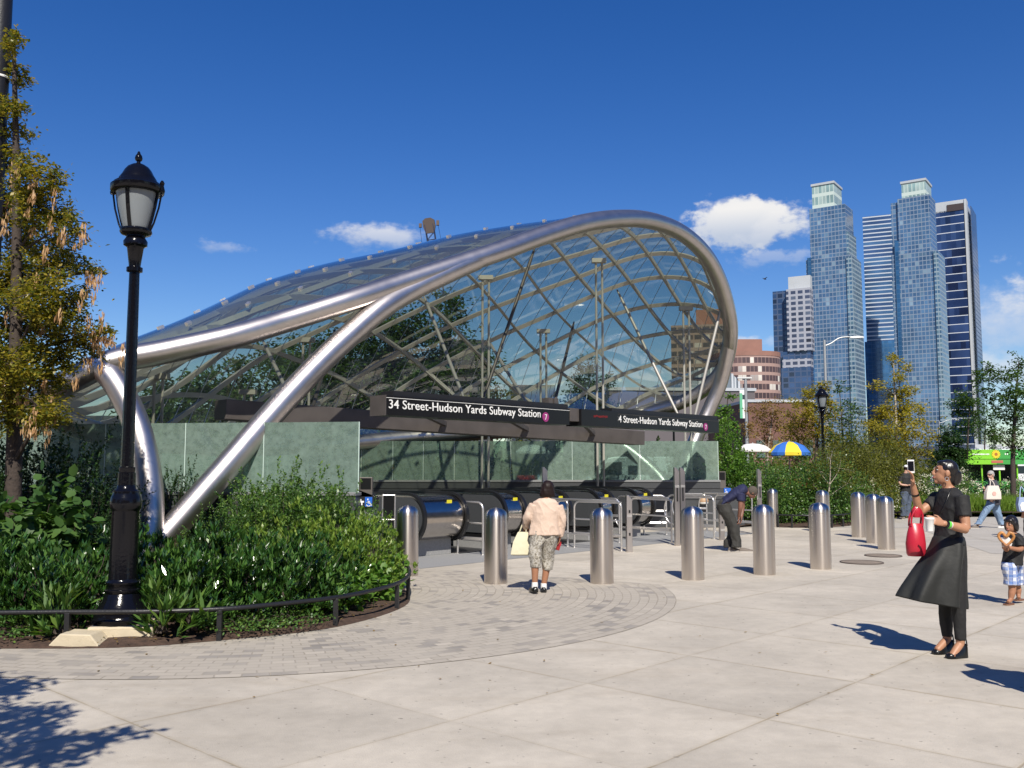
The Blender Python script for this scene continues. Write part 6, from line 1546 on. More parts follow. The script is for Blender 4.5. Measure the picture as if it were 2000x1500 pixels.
sd_ = o.modifiers.new('s', 'SUBSURF'); sd_.levels = sd_.render_levels = 1
leg_ = MB()
for kx, ax, dy in ((1847, 1850, .12), (1873, 1876, -.07)):
    a, b, c = p(kx + (2 if dy > 0 else -6), 1090, dy * .8), p(kx, 1192, dy), p(ax, 1250 if dy < 0 else 1243, dy); limb(leg_, [a, b, c], [.088, .062, .046])
F.fused('leggings', leg_, BLK, .009, 2)
for tx, ax, yt, yh, dy in ((1822, 1860, 1272, 1272, .12), (1849, 1886, 1286, 1284, -.07)):
    sh = MB(); t_, h_ = p(tx, yt, dy - .06), p(ax, yh, dy); z0 = 0.0; t_.z = .0; h_.z = .0
    d_ = (h_ - t_); nn_ = Vector((-d_.y, d_.x, 0)).normalized(); rgs = []
    for k, w, zb, zt in ((.0, .022, .004, .032), (.12, .037, .002, .045), (.34, .042, .002, .055), (.6, .037, .002, .082), (.82, .036, .0, .108), (.98, .032, .0, .125), (1.04, .024, .0, .12)):
        c = t_ + d_ * k; rgs.append([c + nn_ * x + Zv * z for x, z in ((-w, zb), (w, zb), (w * .95, zt * .75), (w * .6, zt), (-w * .6, zt), (-w * .95, zt * .75))])
    sh.rings(rgs); o = F.plain('wedge_shoe', sh, SHOE); mb = MB(); c = t_ + d_ * .96; mb.tube([c + nn_ * .032 + Zv * .11, c + d_ * .10 + Zv * .165, c - nn_ * .032 + Zv * .11], .007, 6); F.plain('heel_strap', mb, SHOE, o)
mb = MB(); mb.tube([p(1858, 953, -.11), p(1850, 975, -.185), p(1836, 1005, -.15), p(1826, 1020, -.10)], .004, 6); F.plain('bag_strap', mb, SHOE)
for k, m_, w, pos in ((1, RUBBER, .012, .12), (2, mat('lime_band', (.12, .62, .08), .5), .011, .22), (3, WHITE_C, .004, .30)):
    c = wr1.lerp(el1, pos); d_ = (el1 - wr1).normalized(); mb = MB(); mb.tube([c - d_ * w, c + d_ * w], .0335 + .003 * (k == 1), 16); F.plain('wristband', mb, m_)
c = wr2.lerp(el2, .35); d_ = (el2 - wr2).normalized(); mb = MB(); mb.tube([c - d_ * .008, c + d_ * .008], .036, 14); F.plain('wristband', mb, SHOE)
WB = F
# phone, cup and handbag are held: things of their own
ph = thing('phone', 'white edged phone held up by the woman in black', 'phone', F.o + p(1779, 911, -.02)); ph.rotation_euler = (R(-6), 0, R(-18))
mb = MB(); mb.box((0, 0, 0), (.059, .009, .124)); bevel(mb.build('case', WHITE_C, ph, False), .004)
mb = MB(); mb.box((0, -.005, .002), (.051, .003, .092)); mb.build('screen', mat('phone_screen', (.008, .008, .012), .08), ph, False)
cp = thing('paper_cup', 'white paper cup in the hand of the woman in black', 'cup', F.o + p(1816, 1037, -.345))
mb = MB(); mb.lathe([(.028, 0), (.039, .10), (.041, .102), (.040, .105)], n=24); mb.build('cup_body', mat('paper_white', (.75, .74, .72), .6), cp)
mb = MB(); mb.lathe([(.042, .104), (.042, .112), (.036, .118), (.010, .118)], n=24); mb.build('lid', WHITE_C, cp)
bgp = F.o + p(1788, 1049, .07); bg_ = thing('handbag', 'bright red leather handbag hanging from the arm of the woman in black', 'handbag', bgp)
mb = MB(); mb.rings([ering(Vector((x, 0, z)), X * a, Yv * b, 28) for x, z, a, b in ((.0, -.175, .055, .045), (.0, -.172, .075, .06), (0, -.15, .086, .075), (0, -.06, .090, .078), (.004, .03, .080, .06), (.008, .10, .066, .034), (.01, .125, .058, .020), (.01, .118, .05, .012))]); o = mb.build('bag_body', REDL, bg_); fixnormals(o)
mb = MB(); mb.tube(catmull([(-.045, -.02, .10), (-.03, -.02, .20), (.03, -.015, .275), (.07, -.01, .20), (.06, -.02, .10)], 6), .009, 8); mb.tube(catmull([(-.045, .03, .10), (-.03, .03, .20), (.03, .03, .275), (.07, .03, .20), (.06, .03, .10)], 6), .009, 8); mb.build('strap', REDL, bg_)
mb = MB(); mb.rings([ering(Vector((.02 + x, 0, z)), X * a, Yv * b, 16) for x, z, a, b in ((0, .18, .03, .02), (0, .22, .045, .03), (0, .26, .04, .025), (0, .285, .02, .01))]); mb.build('scarf', REDL, bg_)

# ---- woman in the pale pink jacket, seen from behind
F = Fig('woman in a pale pink jacket and patterned capri trousers seen from behind', 1053, 1158); p = F.p; body = MB(); hc = p(1070, 955, .03)
f, r_, u_ = head(body, hc, Vector((.12, 1, -.12)), X, .98, p(1067, 976, -.02), .05)
sL, eL, wL, sR, eR, wR = p(1043, 986, 0), p(1030, 1012, .02), p(1026, 1030, .14), p(1089, 988, 0), p(1098, 1016, .01), p(1094, 1047, .05)
for a, b, c in ((sL, eL, wL), (sR, eR, wR)): limb(body, [a, b, c], [.046, .042, .027])
hand(body, wL, Vector((.1, .9, -.3)), Vector((.6, 0, -.6)), .92, 1, .7); hand(body, wR, Vector((-.15, .25, -1)), Vector((-.9, .1, 0)), .92, 1, .55)
ellip(body, p(1065, 1005), X * .17, Zv * .2, Yv * .11)
for hx, kx, ax, ty, fx, dy in ((1048, 1045, 1044.5, 1140, 1043, -.08), (1075, 1067, 1062, 1142, 1062, .06)):
    limb(body, [p(hx, 1050, 0), p(kx, 1095, dy), p(kx, 1112, dy - .01), p(ax, ty, dy)], [.09, .058, .052, .036]); limb(body, [p(ax, ty, dy), p(fx, 1151, dy + .06)], [.036, .03])
F.fused('body', body, SKIN_B, .0075, 2)
hair = MB(); ellip(hair, hc - f * .018 + u_ * .018, f * .105, u_ * .102, r_ * .092); hair.rings([ering(hc - f * a + u_ * z + X * xo, X * w, f * d_, 24, .03, 9, z * 40) for z, w, d_, a, xo in ((.03, .094, .095, .02, 0), (-.03, .102, .09, .03, -.003), (-.075, .110, .08, .035, -.005), (-.105, .108, .065, .04, -.004), (-.122, .075, .04, .04, -.004))]); F.fused('hair', hair, HAIR_R, .009, 2)
jk = MB(); jk.rings([ering(p(x, y, dy), X * a, Yv * b, 28, wv, 9) for x, y, a, b, dy, wv in ((1067, 972, .058, .055, -.01, 0), (1066.5, 975, .11, .075, -.01, 0), (1066, 981, .175, .105, 0, 0), (1066, 1000, .192, .13, 0, 0), (1065, 1020, .195, .135, 0, .01), (1063.5, 1036, .215, .145, 0, .02), (1063, 1045, .232, .150, 0, .025))])
limb(jk, [sL, sL.lerp(eL, .6), eL, wL], [.074, .066, .064, .048]); limb(jk, [sR, sR.lerp(eR, .6), eR, wR], [.074, .066, .062, .050]); F.fused('jacket', jk, PINK, .009, 2)
tr = MB()
for hx, kx, ky, hy, dy, s_ in ((1051, 1046, 1085, 1108, -.08, -1), (1074, 1070, 1088, 1113, .06, 1)): tr.rings([ering(p(x, y, d_), X * a, Yv * b, 22, wv, 6, s_) for x, y, a, b, d_, wv in ((hx + s_ * -2, 1036, .115, .13, 0, 0), (hx, 1056, .108, .12, dy * .3, .01), (kx + s_ * 1.0, ky - 14, .095, .10, dy * .7, .03), (kx, ky, .085, .088, dy, .05), (kx - s_ * .4, hy, .074, .078, dy, .05))])
F.fused('trousers', tr, camo('patterned_cloth', [(.10, .09, .07), (.30, .27, .22), (.42, .40, .36), (.16, .14, .11), (.34, .31, .27)], 22), .009, 1)
for ax, ty, fx, dy in ((1044.5, 1137, 1043, -.08), (1062, 1139, 1062, .06)):
    mb = MB(); limb(mb, [p(ax, ty, dy), p(ax, ty + 9, dy), p(fx, ty + 13, dy + .03)], [.042, .044, .038]); F.plain('sock', mb, WHITE_C)
for fx, dy, lift, tw in ((1043, -.06, .012, -.5), (1062, .08, 0, .1)):
    c = p(fx, 1156, dy); c.z = lift; d_ = Vector((tw * .5, 1, 0)).normalized(); s_ = d_.cross(Zv); mb = MB()
    mb.rings([[c + d_ * y + s_ * (w * x) + Zv * (z * h + lift) for x, z in ((-1, 0), (1, 0), (.95, .6), (.5, 1), (-.5, 1), (-.95, .6))] for y, w, h in ((-.10, .030, .06), (-.075, .040, .075), (0, .042, .07), (.08, .046, .055), (.135, .038, .04), (.155, .018, .03))]); F.plain('shoe', mb, SHOE)
tb = thing('tote_bag', 'cream canvas tote bag on the left arm of the woman in pink', 'bag', F.o + p(1017, 1058, .12))
mb = MB(); mb.rings([[Vector((x * w + xo, y * d_, z)) for x, y in ((-1, -1), (0, -1.3), (1, -1), (1, 1), (0, 1.3), (-1, 1))] for z, w, d_, xo in ((-.185, .12, .035, .0), (-.17, .135, .06, -.005), (0, .115, .06, .01), (.13, .07, .03, .03), (.135, .065, .022, .03))]); o = mb.build('bag_body', CREAM, tb); fixnormals(o)
mb = MB()
for y in (-.03, .03): mb.tube(catmull([(-.02, y, .12), (.02, y, .23), (.055, y * .5, .27), (.07, y, .22), (.075, y, .12)], 5), .008, 6)
mb.build('strap', CREAM, tb)
wl_ = thing('wallet', 'small red wallet in the right hand of the woman in pink', 'wallet', F.o + p(1089, 1065, .08)); wl_.rotation_euler = (.1, .25, .3); mb = MB(); mb.box((0, 0, 0), (.085, .022, .13)); bevel(mb.build('case', mat('dark_red_leather', (.30, .02, .02), .4), wl_, False), .006); mb = MB(); mb.box((0, -.012, .02), (.087, .004, .03)); mb.build('flap', REDL, wl_, False)

# ---- man bending forward
F = Fig('man in a navy tee shirt and dark trousers bending forward beside a bollard', 1432, 1077); p = F.p; body = MB(); hc = p(1470, 962, 0)
f, r_, u_ = head(body, hc, Vector((.55, .05, -.85)), Vector((0, 1, 0)), 1.0, p(1455, 957, 0), .058)
body.rings([ering(p(x, y), d_, Yv * w, 20) for x, y, d_, w in ((1411, 985, Vector((.05, 0, .13)), .16), (1425, 972, Vector((.05, 0, .13)), .165), (1440, 962, Vector((.03, 0, .12)), .19), (1452, 958, Vector((0, 0, .08)), .14))])
for dy, sx_, ex, hx in ((-.2, 1447, 1446, 1443), (.19, 1450, 1450, 1448)):
    s_, e, w = p(sx_, 966, dy), p(ex, 993, dy * 1.08), p(hx, 1010, dy * .72); limb(body, [s_, s_.lerp(e, .5) + X * .004, e, w], [.062, .054, .046, .031]); hand(body, w, Vector((-.12, 0, -1)), Vector((-.95, 0, -.1)), 1.05, 1 if dy > 0 else -1, .5)
for dy, ax, ay in ((-.10, 1440, 1068), (.12, 1423, 1066)): limb(body, [p(1412, 992, dy), p(1433, 1026, dy), p(ax, ay, dy)], [.10, .065, .045])
F.fused('body', body, SKIN_C, .0075, 2); eyes(F, hc, f, r_, u_)
hair = MB(); ellip(hair, hc - f * .03 + u_ * .015, f * .105, u_ * .108, r_ * .092); ellip(hair, hc - f * .07, f * .05, u_ * .08, r_ * .08); F.fused('hair', hair, HAIR_S, .01, 1)
tee = MB(); tee.rings([ering(p(x, y), d_, Yv * w, 24, wv, 7) for x, y, d_, w, wv in ((1406, 984, Vector((.075, 0, .125)), .185, .02), (1415, 977, Vector((.075, 0, .14)), .19, .02), (1428, 968, Vector((.065, 0, .155)), .205, .01), (1441, 961, Vector((.045, 0, .145)), .225, 0), (1450, 957, Vector((.02, 0, .12)), .20, 0), (1459, 955, Vector((-.02, 0, .07)), .075, 0))])
for dy, sx_, ex in ((-.2, 1447, 1446), (.19, 1450, 1450)): s_, e = p(sx_, 964, dy), p(ex, 993, dy * 1.08); limb(tee, [s_, s_.lerp(e, .3), s_.lerp(e, .5)], [.085, .082, .078])
F.fused('tee_shirt', tee, NAVY, .01, 2)
tr = MB(); ellip(tr, p(1413, 991), X * .13, Zv * .17, Yv * .195)
for dy, kx, ax in ((-.10, 1434, 1438), (.12, 1430, 1423)): tr.rings([ering(p(x, y, d_), X * a, Yv * b, 22, wv, 5, y) for x, y, a, b, d_, wv in ((1413, 985, .14, .13, dy * .8, 0), (1418, 1000, .145, .13, dy, .02), (1427, 1016, .125, .115, dy, .03), (kx, 1030, .11, .105, dy, .03), (kx + 1, 1046, .10, .10, dy, .06), (ax, 1056, .095, .095, dy, .08), (ax - .5, 1069, .10, .10, dy, .07))])
F.fused('trousers', tr, CHAR, .01, 1)
def shoe(F, x, y, dy, d_, L, m, z0=0, w0=.046, name='shoe'):
    c = F.p(x, y, dy); c.z = z0; d_ = d_.normalized(); s_ = d_.cross(Zv); mb = MB()
    mb.rings([[c + d_ * (yy * L) + s_ * (w * x_) + Zv * (z * h) for x_, z in ((-1, 0), (1, 0), (.95, .6), (.5, 1), (-.5, 1), (-.95, .6))] for yy, w, h in ((-.40, w0 * .7, .07), (-.30, w0 * .9, .09), (0, w0 * .95, .085), (.3, w0 * 1.05, .06), (.5, w0 * .85, .045), (.58, w0 * .4, .03))]); o = F.plain(name, mb, m)
    mb = MB(); mb.rings([[c + d_ * (yy * L) + s_ * (w * x_) + Zv * z for x_, z in ((-1, -.001), (1, -.001), (1, .022), (-1, .022))] for yy, w in ((-.42, w0 * .7), (-.3, w0 * .98), (.3, w0 * 1.1), (.52, w0 * .88), (.6, w0 * .4))]); F.plain('sole', mb, mat('pale_sole', (.42, .39, .36), .8), o, False)
shoe(F, 1456, 1080, -.18, Vector((1, -.15, 0)), .30, GREYS); shoe(F, 1434, 1079, -.05, Vector((.8, -.6, 0)), .30, GREYS)

# ---- child with a pretzel
F = Fig('small child in a black tee shirt and blue plaid shorts eating a large pretzel', 1976, 1180); p = F.p; body = MB(); hc = p(1974, 1024, 0)
f, r_, u_ = head(body, hc, Vector((-.85, -.5, -.12)), Vector((-.5, .85, 0)), .86, p(1980, 1044, 0), .046)
ellip(body, p(1981, 1065), X * .09, Zv * .16, Yv * .11)
sA, eA, wA, sB, eB, wB = p(1990, 1050, -.10), p(1994, 1072, -.15), p(1972, 1070, -.26), p(1974, 1050, .08), p(1969, 1073, .0), p(1960, 1069, -.14)
for a, b, c in ((sA, eA, wA), (sB, eB, wB)): limb(body, [a, b, c], [.040, .033, .022])
hand(body, wA, p(1963, 1066, -.25) - wA, Vector((-.2, .3, 1)), .72, -1, .5); hand(body, wB, Vector((.05, -.9, .15)), Vector((.4, 0, 1)), .72, 1, .5)
for hx, kx, ky, ax, ay, fx, fy, dy, dk in ((1972, 1977, 1146, 1974, 1171, 1969, 1178, -.05, -.05), (1985, 1986, 1142, 1989, 1162, 1990, 1170, .07, .12)): limb(body, [p(hx, 1110, dy), p(kx, ky, dk), p(kx * .5 + ax * .5 + .6, ky * .5 + ay * .5, dk), p(ax, ay, dk)], [.065, .046, .043, .028]); limb(body, [p(ax, ay, dk), p(fx, fy - 2, dk - .06)], [.028, .022])
F.fused('body', body, SKIN_B, .0065, 2); eyes(F, hc, f, r_, u_, .86)
hair = MB(); ellip(hair, hc - f * .022 + u_ * .026, f * .09, u_ * .088, r_ * .078); ellip(hair, hc - f * .05 - u_ * .03, f * .05, u_ * .075, r_ * .07); ellip(hair, hc + f * .045 + u_ * .055, f * .035, u_ * .03, r_ * .06)
for k in (-1, 1): ellip(hair, hc + r_ * (.066 * k) - f * .012 - u_ * .02, f * .045, u_ * .075, r_ * .022)
F.fused('hair', hair, HAIR_K, .008, 2)
tee = MB(); tee.rings([ering(p(x, y), X * a, Yv * b, 24, wv, 6) for x, y, a, b, wv in ((1980, 1041, .05, .05, 0), (1981, 1045, .085, .095, 0), (1982, 1053, .11, .13, 0), (1980, 1075, .115, .125, 0), (1977.5, 1092, .122, .13, .02), (1976.5, 1103, .128, .135, .03))])
limb(tee, [sA, sA.lerp(eA, .4), sA.lerp(eA, .8)], [.062, .06, .058]); limb(tee, [sB, sB.lerp(eB, .4), sB.lerp(eB, .8)], [.06, .058, .056]); F.fused('tee_shirt', tee, BLK, .009, 2)
st__ = MB()
for hx, kx, dy, dk in ((1970, 1973, -.05, -.05), (1983, 1984, .07, .10)): st__.rings([ering(p(x, y, d_), X * a, Yv * b, 20, wv, 5) for x, y, a, b, d_, wv in ((hx + 1, 1098, .09, .10, dy * .5, 0), (hx + 1, 1112, .088, .09, dy, .02), (kx + 1.5, 1130, .082, .085, dk, .03), (kx + 2, 1142, .080, .083, dk, .04))])
F.fused('shorts', st__, plaid('blue_plaid'), .009, 1)
for x, y, dk, z0 in ((1970, 1181, -.07, 0), (1990, 1173, .10, .03)):
    c = p(x, y, dk); c.z = z0; mb = MB(); d_ = Vector((-.8, -.5, 0)).normalized(); s_ = d_.cross(Zv); mb.rings([[c + d_ * yy + s_ * (w * a) + Zv * z for a, z in ((-1, 0), (1, 0), (1, .018), (-1, .018))] for yy, w in ((-.09, .025), (-.05, .034), (.05, .036), (.085, .022))]); o = F.plain('sandal', mb, mat('sandal_brown', (.17, .08, .045), .6)); mb = MB(); mb.tube([c + d_ * .02 + s_ * .034 + Zv * .01, c + d_ * .03 + Zv * .05, c + d_ * .02 - s_ * .034 + Zv * .01], .007, 6); F.plain('strap', mb, MATS['sandal_brown'], o)
KF = F
pz = thing('pretzel', 'large golden brown soft pretzel held by the child', 'pretzel', F.o + p(1965.5, 1055, -.22)); s_ = .095
pp_ = catmull([(-.02, 0, -.08), (.05, .01, -.02), (.085, 0, .05), (.045, 0, .092), (.0, 0, .045), (-.045, 0, .092), (-.085, 0, .05), (-.05, -.01, -.02), (.02, 0, -.08)], 6); mb = MB(); mb.tube(pp_, [.013 + .006 * math.sin(math.pi * i / (len(pp_) - 1)) for i in range(len(pp_))], 10); o = mb.build('dough', mat('pretzel_crust', (.42, .19, .055), .45, var=.2, vscale=30), pz); pz.rotation_euler = (0, 0, -.35)
mb = MB(); mb.rings([ering(Vector((x, .02 + y, z)), X * a, Yv * .012, 14, .12, 5) for x, y, z, a in ((0, 0, -.085, .045), (.005, 0, -.04, .055), (0, 0, .01, .048), (.0, 0, .045, .02))]); mb.build('wax_paper', mat('wax_paper', (.62, .60, .58), .5), pz)

# ---- person walking past with a tote
F = Fig('grey haired person in sunglasses walking left with a pale tote bag on the shoulder', 1936, 1032); p = F.p; body = MB(); hc = p(1934.5, 927, 0)
f, r_, u_ = head(body, hc, Vector((-.92, -.38, -.12)), Vector((-.38, .92, 0)), 1.0, p(1938, 939, 0), .055)
limb(body, [p(1931, 948, .15), p(1924, 962, .2), p(1923, 956, .05)], [.05, .042, .03]); hand(body, p(1923, 956, .05), Vector((-.2, -.5, .3)), Vector((-1, 0, 0)), 1, 1, .6)
limb(body, [p(1946, 948, -.17), p(1949, 963, -.2), p(1943, 972, -.25)], [.05, .042, .03]); hand(body, p(1943, 972, -.25), Vector((-.6, 0, -.4)), Vector((0, 1, 0)), 1, 1, .6); ellip(body, p(1939, 960), X * .14, Zv * .22, Yv * .16)
for kx, ky, ax, ay, dy in ((1923, 1003, 1909, 1026, -.1), (1949, 1004, 1958, 1026, .1)): limb(body, [p(1938, 980, dy), p(kx, ky, dy), p(ax, ay, dy)], [.09, .06, .04])
F.fused('body', body, SKIN_D, .009, 2)
hair = MB(); ellip(hair, hc - f * .02 + u_ * .03, f * .10, u_ * .088, r_ * .084); ellip(hair, hc - f * .06 - u_ * .01, f * .055, u_ * .08, r_ * .078); F.fused('hair', hair, HAIR_G, .01, 1)
mb = MB(); mb.tube([hc + f * .088 + r_ * t * .075 + u_ * .012 - f * abs(t) ** 3 * .06 for t in (-1, -.7, -.3, 0, .3, .7, 1)], [.006, .015, .016, .009, .016, .015, .006], 8); F.plain('sunglasses', mb, EYE_K)
tee = MB(); tee.rings([ering(p(x, y), X * a, Yv * b, 22, wv, 6) for x, y, a, b, wv in ((1938, 937, .06, .06, 0), (1939, 940, .10, .14, 0), (1940, 948, .14, .20, 0), (1941, 965, .165, .19, 0), (1940, 980, .175, .19, .02), (1940, 986, .18, .19, .02))]); limb(tee, [p(1931, 947, .16), p(1924, 961, .2), p(1923, 957, .08)], [.07, .062, .05]); limb(tee, [p(1946, 947, -.17), p(1949, 962, -.2)], [.072, .066]); F.fused('shirt', tee, GREYT, .011, 2)
tr = MB()
for kx, ky, ax, ay, dy in ((1923, 1003, 1910, 1024, -.1), (1949, 1004, 1957, 1025, .1)): tr.rings([ering(p(x, y, d_), X * a, Yv * b, 18, wv, 5, y) for x, y, a, b, d_, wv in ((1939, 978, .14, .12, dy * .6, 0), (1939 * .6 + kx * .4, 988, .125, .115, dy, .01), (kx, ky, .095, .095, dy, .02), (kx * .4 + ax * .6, ky * .4 + ay * .6, .085, .085, dy, .03), (ax, ay, .098, .095, dy, .03))])
F.fused('jeans', tr, JEAN, .011, 1)
shoe(F, 1904, 1030, -.1, Vector((-1, -.1, 0)), .28, GREYS, 0); shoe(F, 1959, 1033, .1, Vector((-.8, 0, 0)), .26, WHITE_C, 0)
tb = thing('tote_bag', 'pale canvas tote bag on the shoulder of the grey haired walker', 'bag', F.o + p(1938, 962, -.27)); tb.rotation_euler = (0, 0, .15)
mb = MB(); mb.rings([[Vector((x * w + xo, y * d_, z)) for x, y in ((-1, -1), (0, -1.4), (1, -1), (1, 1), (0, 1.4), (-1, 1))] for z, w, d_, xo in ((-.20, .21, .04, 0), (-.18, .23, .06, 0), (0, .22, .06, .01), (.19, .15, .03, .03), (.195, .14, .02, .03))]); o = mb.build('bag_body', CREAM, tb); o.data.materials.clear(); o.data.materials.append(mat('natural_canvas', (.62, .56, .50), .85, bump=.3)); fixnormals(o)
mb = MB(); mb.tube(catmull([(-.06, 0, .18), (-.03, .02, .30), (0, .10, .39), (.05, .02, .30), (.09, 0, .18)], 5), .012, 6); mb.build('strap', MATS['natural_canvas'], tb); mb = MB(); mb.tube([(.0, -.078, -.03), (.0, -.09, -.03)], .06, 16); mb.build('round_print', mat('faded_red_print', (.58, .36, .31), .85), tb)

# ---- man in jeans by the flowers
F = Fig('man in a black tee shirt, jeans and pale cap standing by the white flowers', 1768, 1014); p = F.p; body = MB(); hc = p(1770.5, 915, 0)
f, r_, u_ = head(body, hc, Vector((.6, .75, -.25)), Vector((.75, -.6, 0)), 1.0, p(1768, 926, 0), .056)
limb(body, [p(1760, 932, -.1), p(1757.5, 945, -.15), p(1772, 948, -.2)], [.05, .042, .03]); hand(body, p(1772, 948, -.2), X, Vector((0, 0, 1)), 1, 1, .5)
limb(body, [p(1777, 932, .1), p(1781, 946, .1), p(1778, 948, -.1)], [.05, .042, .03]); hand(body, p(1778, 948, -.1), Vector((-.3, -.6, 0)), Vector((0, 0, 1)), 1, 1, .5)
for ax, dy in ((1764, -.06), (1772, .08)): limb(body, [p(1768, 965, dy), p(ax + 1, 990, dy), p(ax, 1008, dy)], [.09, .06, .04])
F.fused('body', body, SKIN_D, .01, 2); hair = MB(); ellip(hair, hc - f * .02 - u_ * .0, f * .094, u_ * .08, r_ * .08); F.fused('hair', hair, HAIR_R, .01, 1)
mb = MB(); ellip(mb, hc + u_ * .05 - f * .01, f * .105, u_ * .07, r_ * .088); ellip(mb, hc + f * .13 + u_ * .045, f * .07, u_ * .008, r_ * .07, 8); F.fused('cap', mb, WHITE_C, .009, 1)
tee = MB(); tee.rings([ering(p(x, y), X * a, Yv * b, 22) for x, y, a, b in ((1768, 924, .06, .06), (1768, 926, .15, .10), (1768.5, 933, .20, .14), (1769, 950, .185, .15), (1769, 964, .19, .155))]); limb(tee, [p(1760, 931, -.1), p(1758, 941, -.13)], [.075, .07]); limb(tee, [p(1777, 931, .1), p(1780, 941, .1)], [.075, .07]); F.fused('tee_shirt', tee, BLK, .011, 2)
tr = MB()
for ax, dy in ((1764, -.06), (1772, .08)): tr.rings([ering(p(x, y, d_), X * a, Yv * b, 18, .02, 5, y) for x, y, a, b, d_ in ((1768, 960, .155, .13, dy * .5), (ax + 2, 975, .12, .12, dy), (ax + 1, 992, .10, .10, dy), (ax, 1008, .095, .095, dy))])
F.fused('jeans', tr, JEAN_D, .011, 1); shoe(F, 1763, 1013, -.1, Vector((-.4, -1, 0)), .28, GREYS); shoe(F, 1774, 1012, .05, Vector((.8, -.5, 0)), .28, GREYS)

# ---- person at the right edge with a dark hat
F = Fig('person with a dark hat and a blue white bag cut off by the right edge', 2013, 1052, None); p = F.p; body = MB(); hc = p(2012, 944, 0)
f, r_, u_ = head(body, hc, Vector((-.9, -.4, -.1)), Vector((-.4, .9, 0)), 1.0, p(2014, 956, 0), .056); limb(body, [p(2006, 966, -.15), p(2001, 985, -.2), p(1999, 1000, -.25)], [.05, .042, .03]); hand(body, p(1999, 1000, -.25), Vector((-.2, 0, -1)), Vector((0, 1, 0)), 1, 1, .5); limb(body, [p(2024, 966, .15), p(2028, 985, .2), p(2026, 1002, .1)], [.05, .042, .03])
hand(body, p(2026, 1002, .1), Vector((0, 0, -1)), Vector((0, 1, 0)), 1, 1, .5)
for ax, dy in ((2008, -.08), (2018, .1)): limb(body, [p(2014, 1000, dy), p(ax, 1030, dy), p(ax, 1048, dy)], [.09, .06, .04])
F.fused('body', body, SKIN_B, .01, 2); mb = MB(); ellip(mb, hc + u_ * .05, f * .105, u_ * .075, r_ * .09); ellip(mb, hc + u_ * .045, f * .19, u_ * .010, r_ * .18, 10); F.fused('hat', mb, BLK, .009, 1)
tee = MB(); tee.rings([ering(p(x, y), X * a, Yv * b, 22) for x, y, a, b in ((2014, 954, .06, .06), (2014, 957, .15, .12), (2014, 966, .19, .17), (2014, 985, .18, .17), (2014, 1003, .19, .17))]); limb(tee, [p(2006, 965, -.15), p(2001, 984, -.2), p(1999, 998, -.24)], [.072, .066, .05]); limb(tee, [p(2024, 965, .15), p(2028, 984, .2), p(2026, 1000, .1)], [.07, .062, .05]); F.fused('shirt', tee, BLK, .011, 2)
tr = MB()
for ax, dy in ((2008, -.08), (2018, .1)): tr.rings([ering(p(x, y, d_), X * a, Yv * b, 18) for x, y, a, b, d_ in ((2013, 998, .15, .13, dy * .5), (ax + 2, 1012, .12, .12, dy), (ax, 1030, .10, .10, dy), (ax, 1048, .095, .095, dy))])
F.fused('trousers', tr, CHAR, .011, 1); shoe(F, 2006, 1052, -.1, Vector((-1, -.1, 0)), .28, GREYS); shoe(F, 2018, 1051, .1, Vector((-1, 0, 0)), .28, GREYS)
tb = thing('shoulder_bag', 'blue and white bag of the hatted person at the right edge', 'bag', F.o + p(1999, 985, -.34)); mb = MB(); mb.rings([[Vector((x * w, y * .06, z)) for x, y in ((-1, -1), (1, -1), (1, 1), (-1, 1))] for z, w in ((-.17, .13), (0, .16), (.17, .12))]); o = mb.build('bag_body', mat('pale_blue_cloth', (.28, .36, .52), .8, bump=.3), tb); fixnormals(o)
mb = MB(); mb.rings([[Vector((x * w - .02, y * .075, z)) for x, y in ((-1, -1), (1, -1), (1, 1), (-1, 1))] for z, w in ((-.15, .07), (-.02, .10), (.05, .06))]); o = mb.build('white_patch', WHITE_C, tb); fixnormals(o); mb = MB(); mb.tube(catmull([(-.08, 0, .16), (.02, .1, .42), (.1, 0, .16)], 6), .012, 6); mb.build('strap', MATS['pale_blue_cloth'], tb)

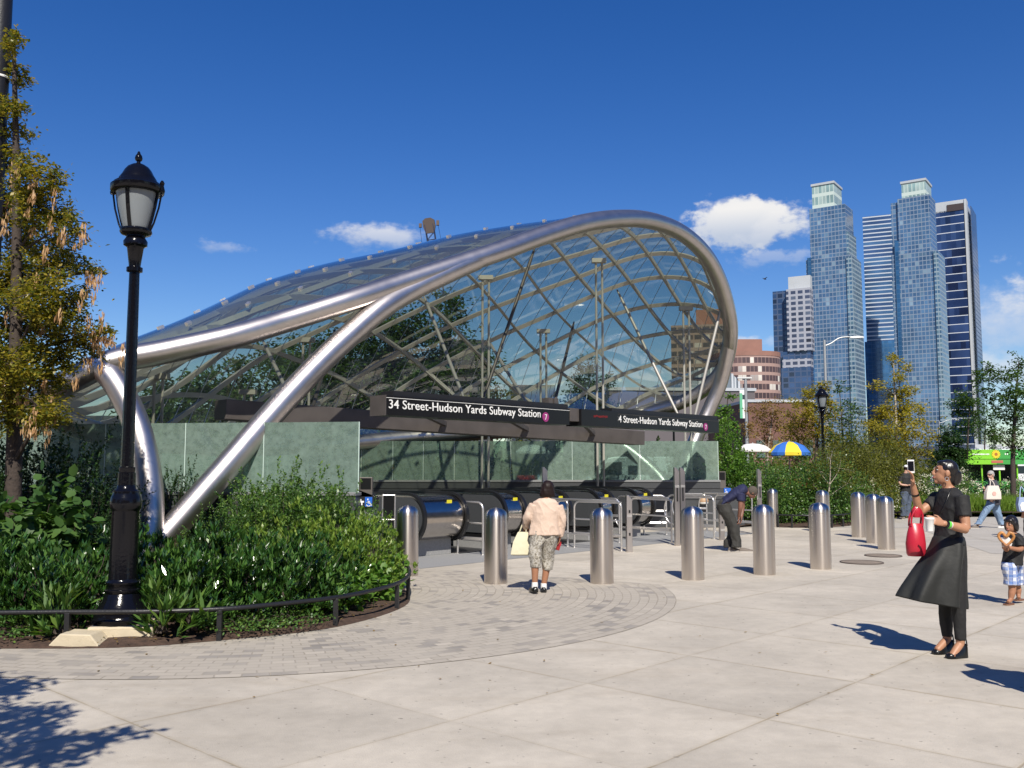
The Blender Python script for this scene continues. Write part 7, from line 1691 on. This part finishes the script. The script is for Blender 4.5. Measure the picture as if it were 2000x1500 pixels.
# ---- passer-by just outside the right edge whose shadow reaches the picture
F = Fig('person standing just outside the right edge whose shadow falls by the woman in black', 0, 0, None) if False else None
g = gnd(1893, 1297); hgt = 1.72; q = Vector((g.x - SH.x * hgt / math.tan(SUN_EL), g.y - SH.y * hgt / math.tan(SUN_EL), 0))
root = thing('person', 'person outside the photo whose shadow enters at the lower right', 'person', q); body = MB()
head(body, Vector((0, 0, 1.60)), Vector((0, 1, 0)), X, 1.0, Vector((0, 0, 1.46)), .055)
body.rings([ering(Vector((0, 0, z)), X * a, Yv * b, 20) for z, a, b in ((.86, .16, .11), (1.0, .155, .11), (1.2, .17, .12), (1.38, .20, .11), (1.44, .12, .09))])
for k in (-1, 1):
    limb(body, [Vector((k * .19, 0, 1.38)), Vector((k * .26, .0, 1.12)), Vector((k * .24, .08, .88))], [.052, .042, .03]); hand(body, Vector((k * .24, .08, .88)), Vector((0, .15, -1)), Vector((-k, 0, 0)), 1, k, .5)
    limb(body, [Vector((k * .09, 0, .9)), Vector((k * .10, .02, .48)), Vector((k * .10, 0, .08))], [.095, .06, .042]); limb(body, [Vector((k * .10, -.03, .04)), Vector((k * .11, .16, .03))], [.04, .03])
link('body', fuse(body, .01, 2), SKIN_B, root)
for k in (-1, 1): sh = MB(); ellip(sh, Vector((k * .105, .05, .04)), Yv * .15, Zv * .05, X * .05); ellip(sh, Vector((k * .10, -.03, .055)), Yv * .06, Zv * .06, X * .045); link('shoe', fuse(sh, .01, 1), SHOE, root)
tee = MB(); tee.rings([ering(Vector((0, 0, z)), X * a, Yv * b, 22) for z, a, b in ((.80, .20, .15), (1.0, .185, .14), (1.2, .195, .145), (1.38, .215, .125), (1.45, .10, .09))])
for k in (-1, 1): limb(tee, [Vector((k * .19, 0, 1.38)), Vector((k * .25, 0, 1.16))], [.07, .065])
link('shirt', fuse(tee, .012, 2), NAVY, root)
tr = MB()
for k in (-1, 1): tr.rings([ering(Vector((k * .095, 0, z)), X * a, Yv * a, 18) for z, a in ((.10, .07), (.48, .08), (.85, .11))])
link('trousers', fuse(tr, .012, 1), CHAR, root)
hair = MB(); ellip(hair, Vector((0, -.02, 1.62)), Yv * .10, Zv * .10, X * .085); link('hair', fuse(hair, .012, 1), HAIR_R, root)
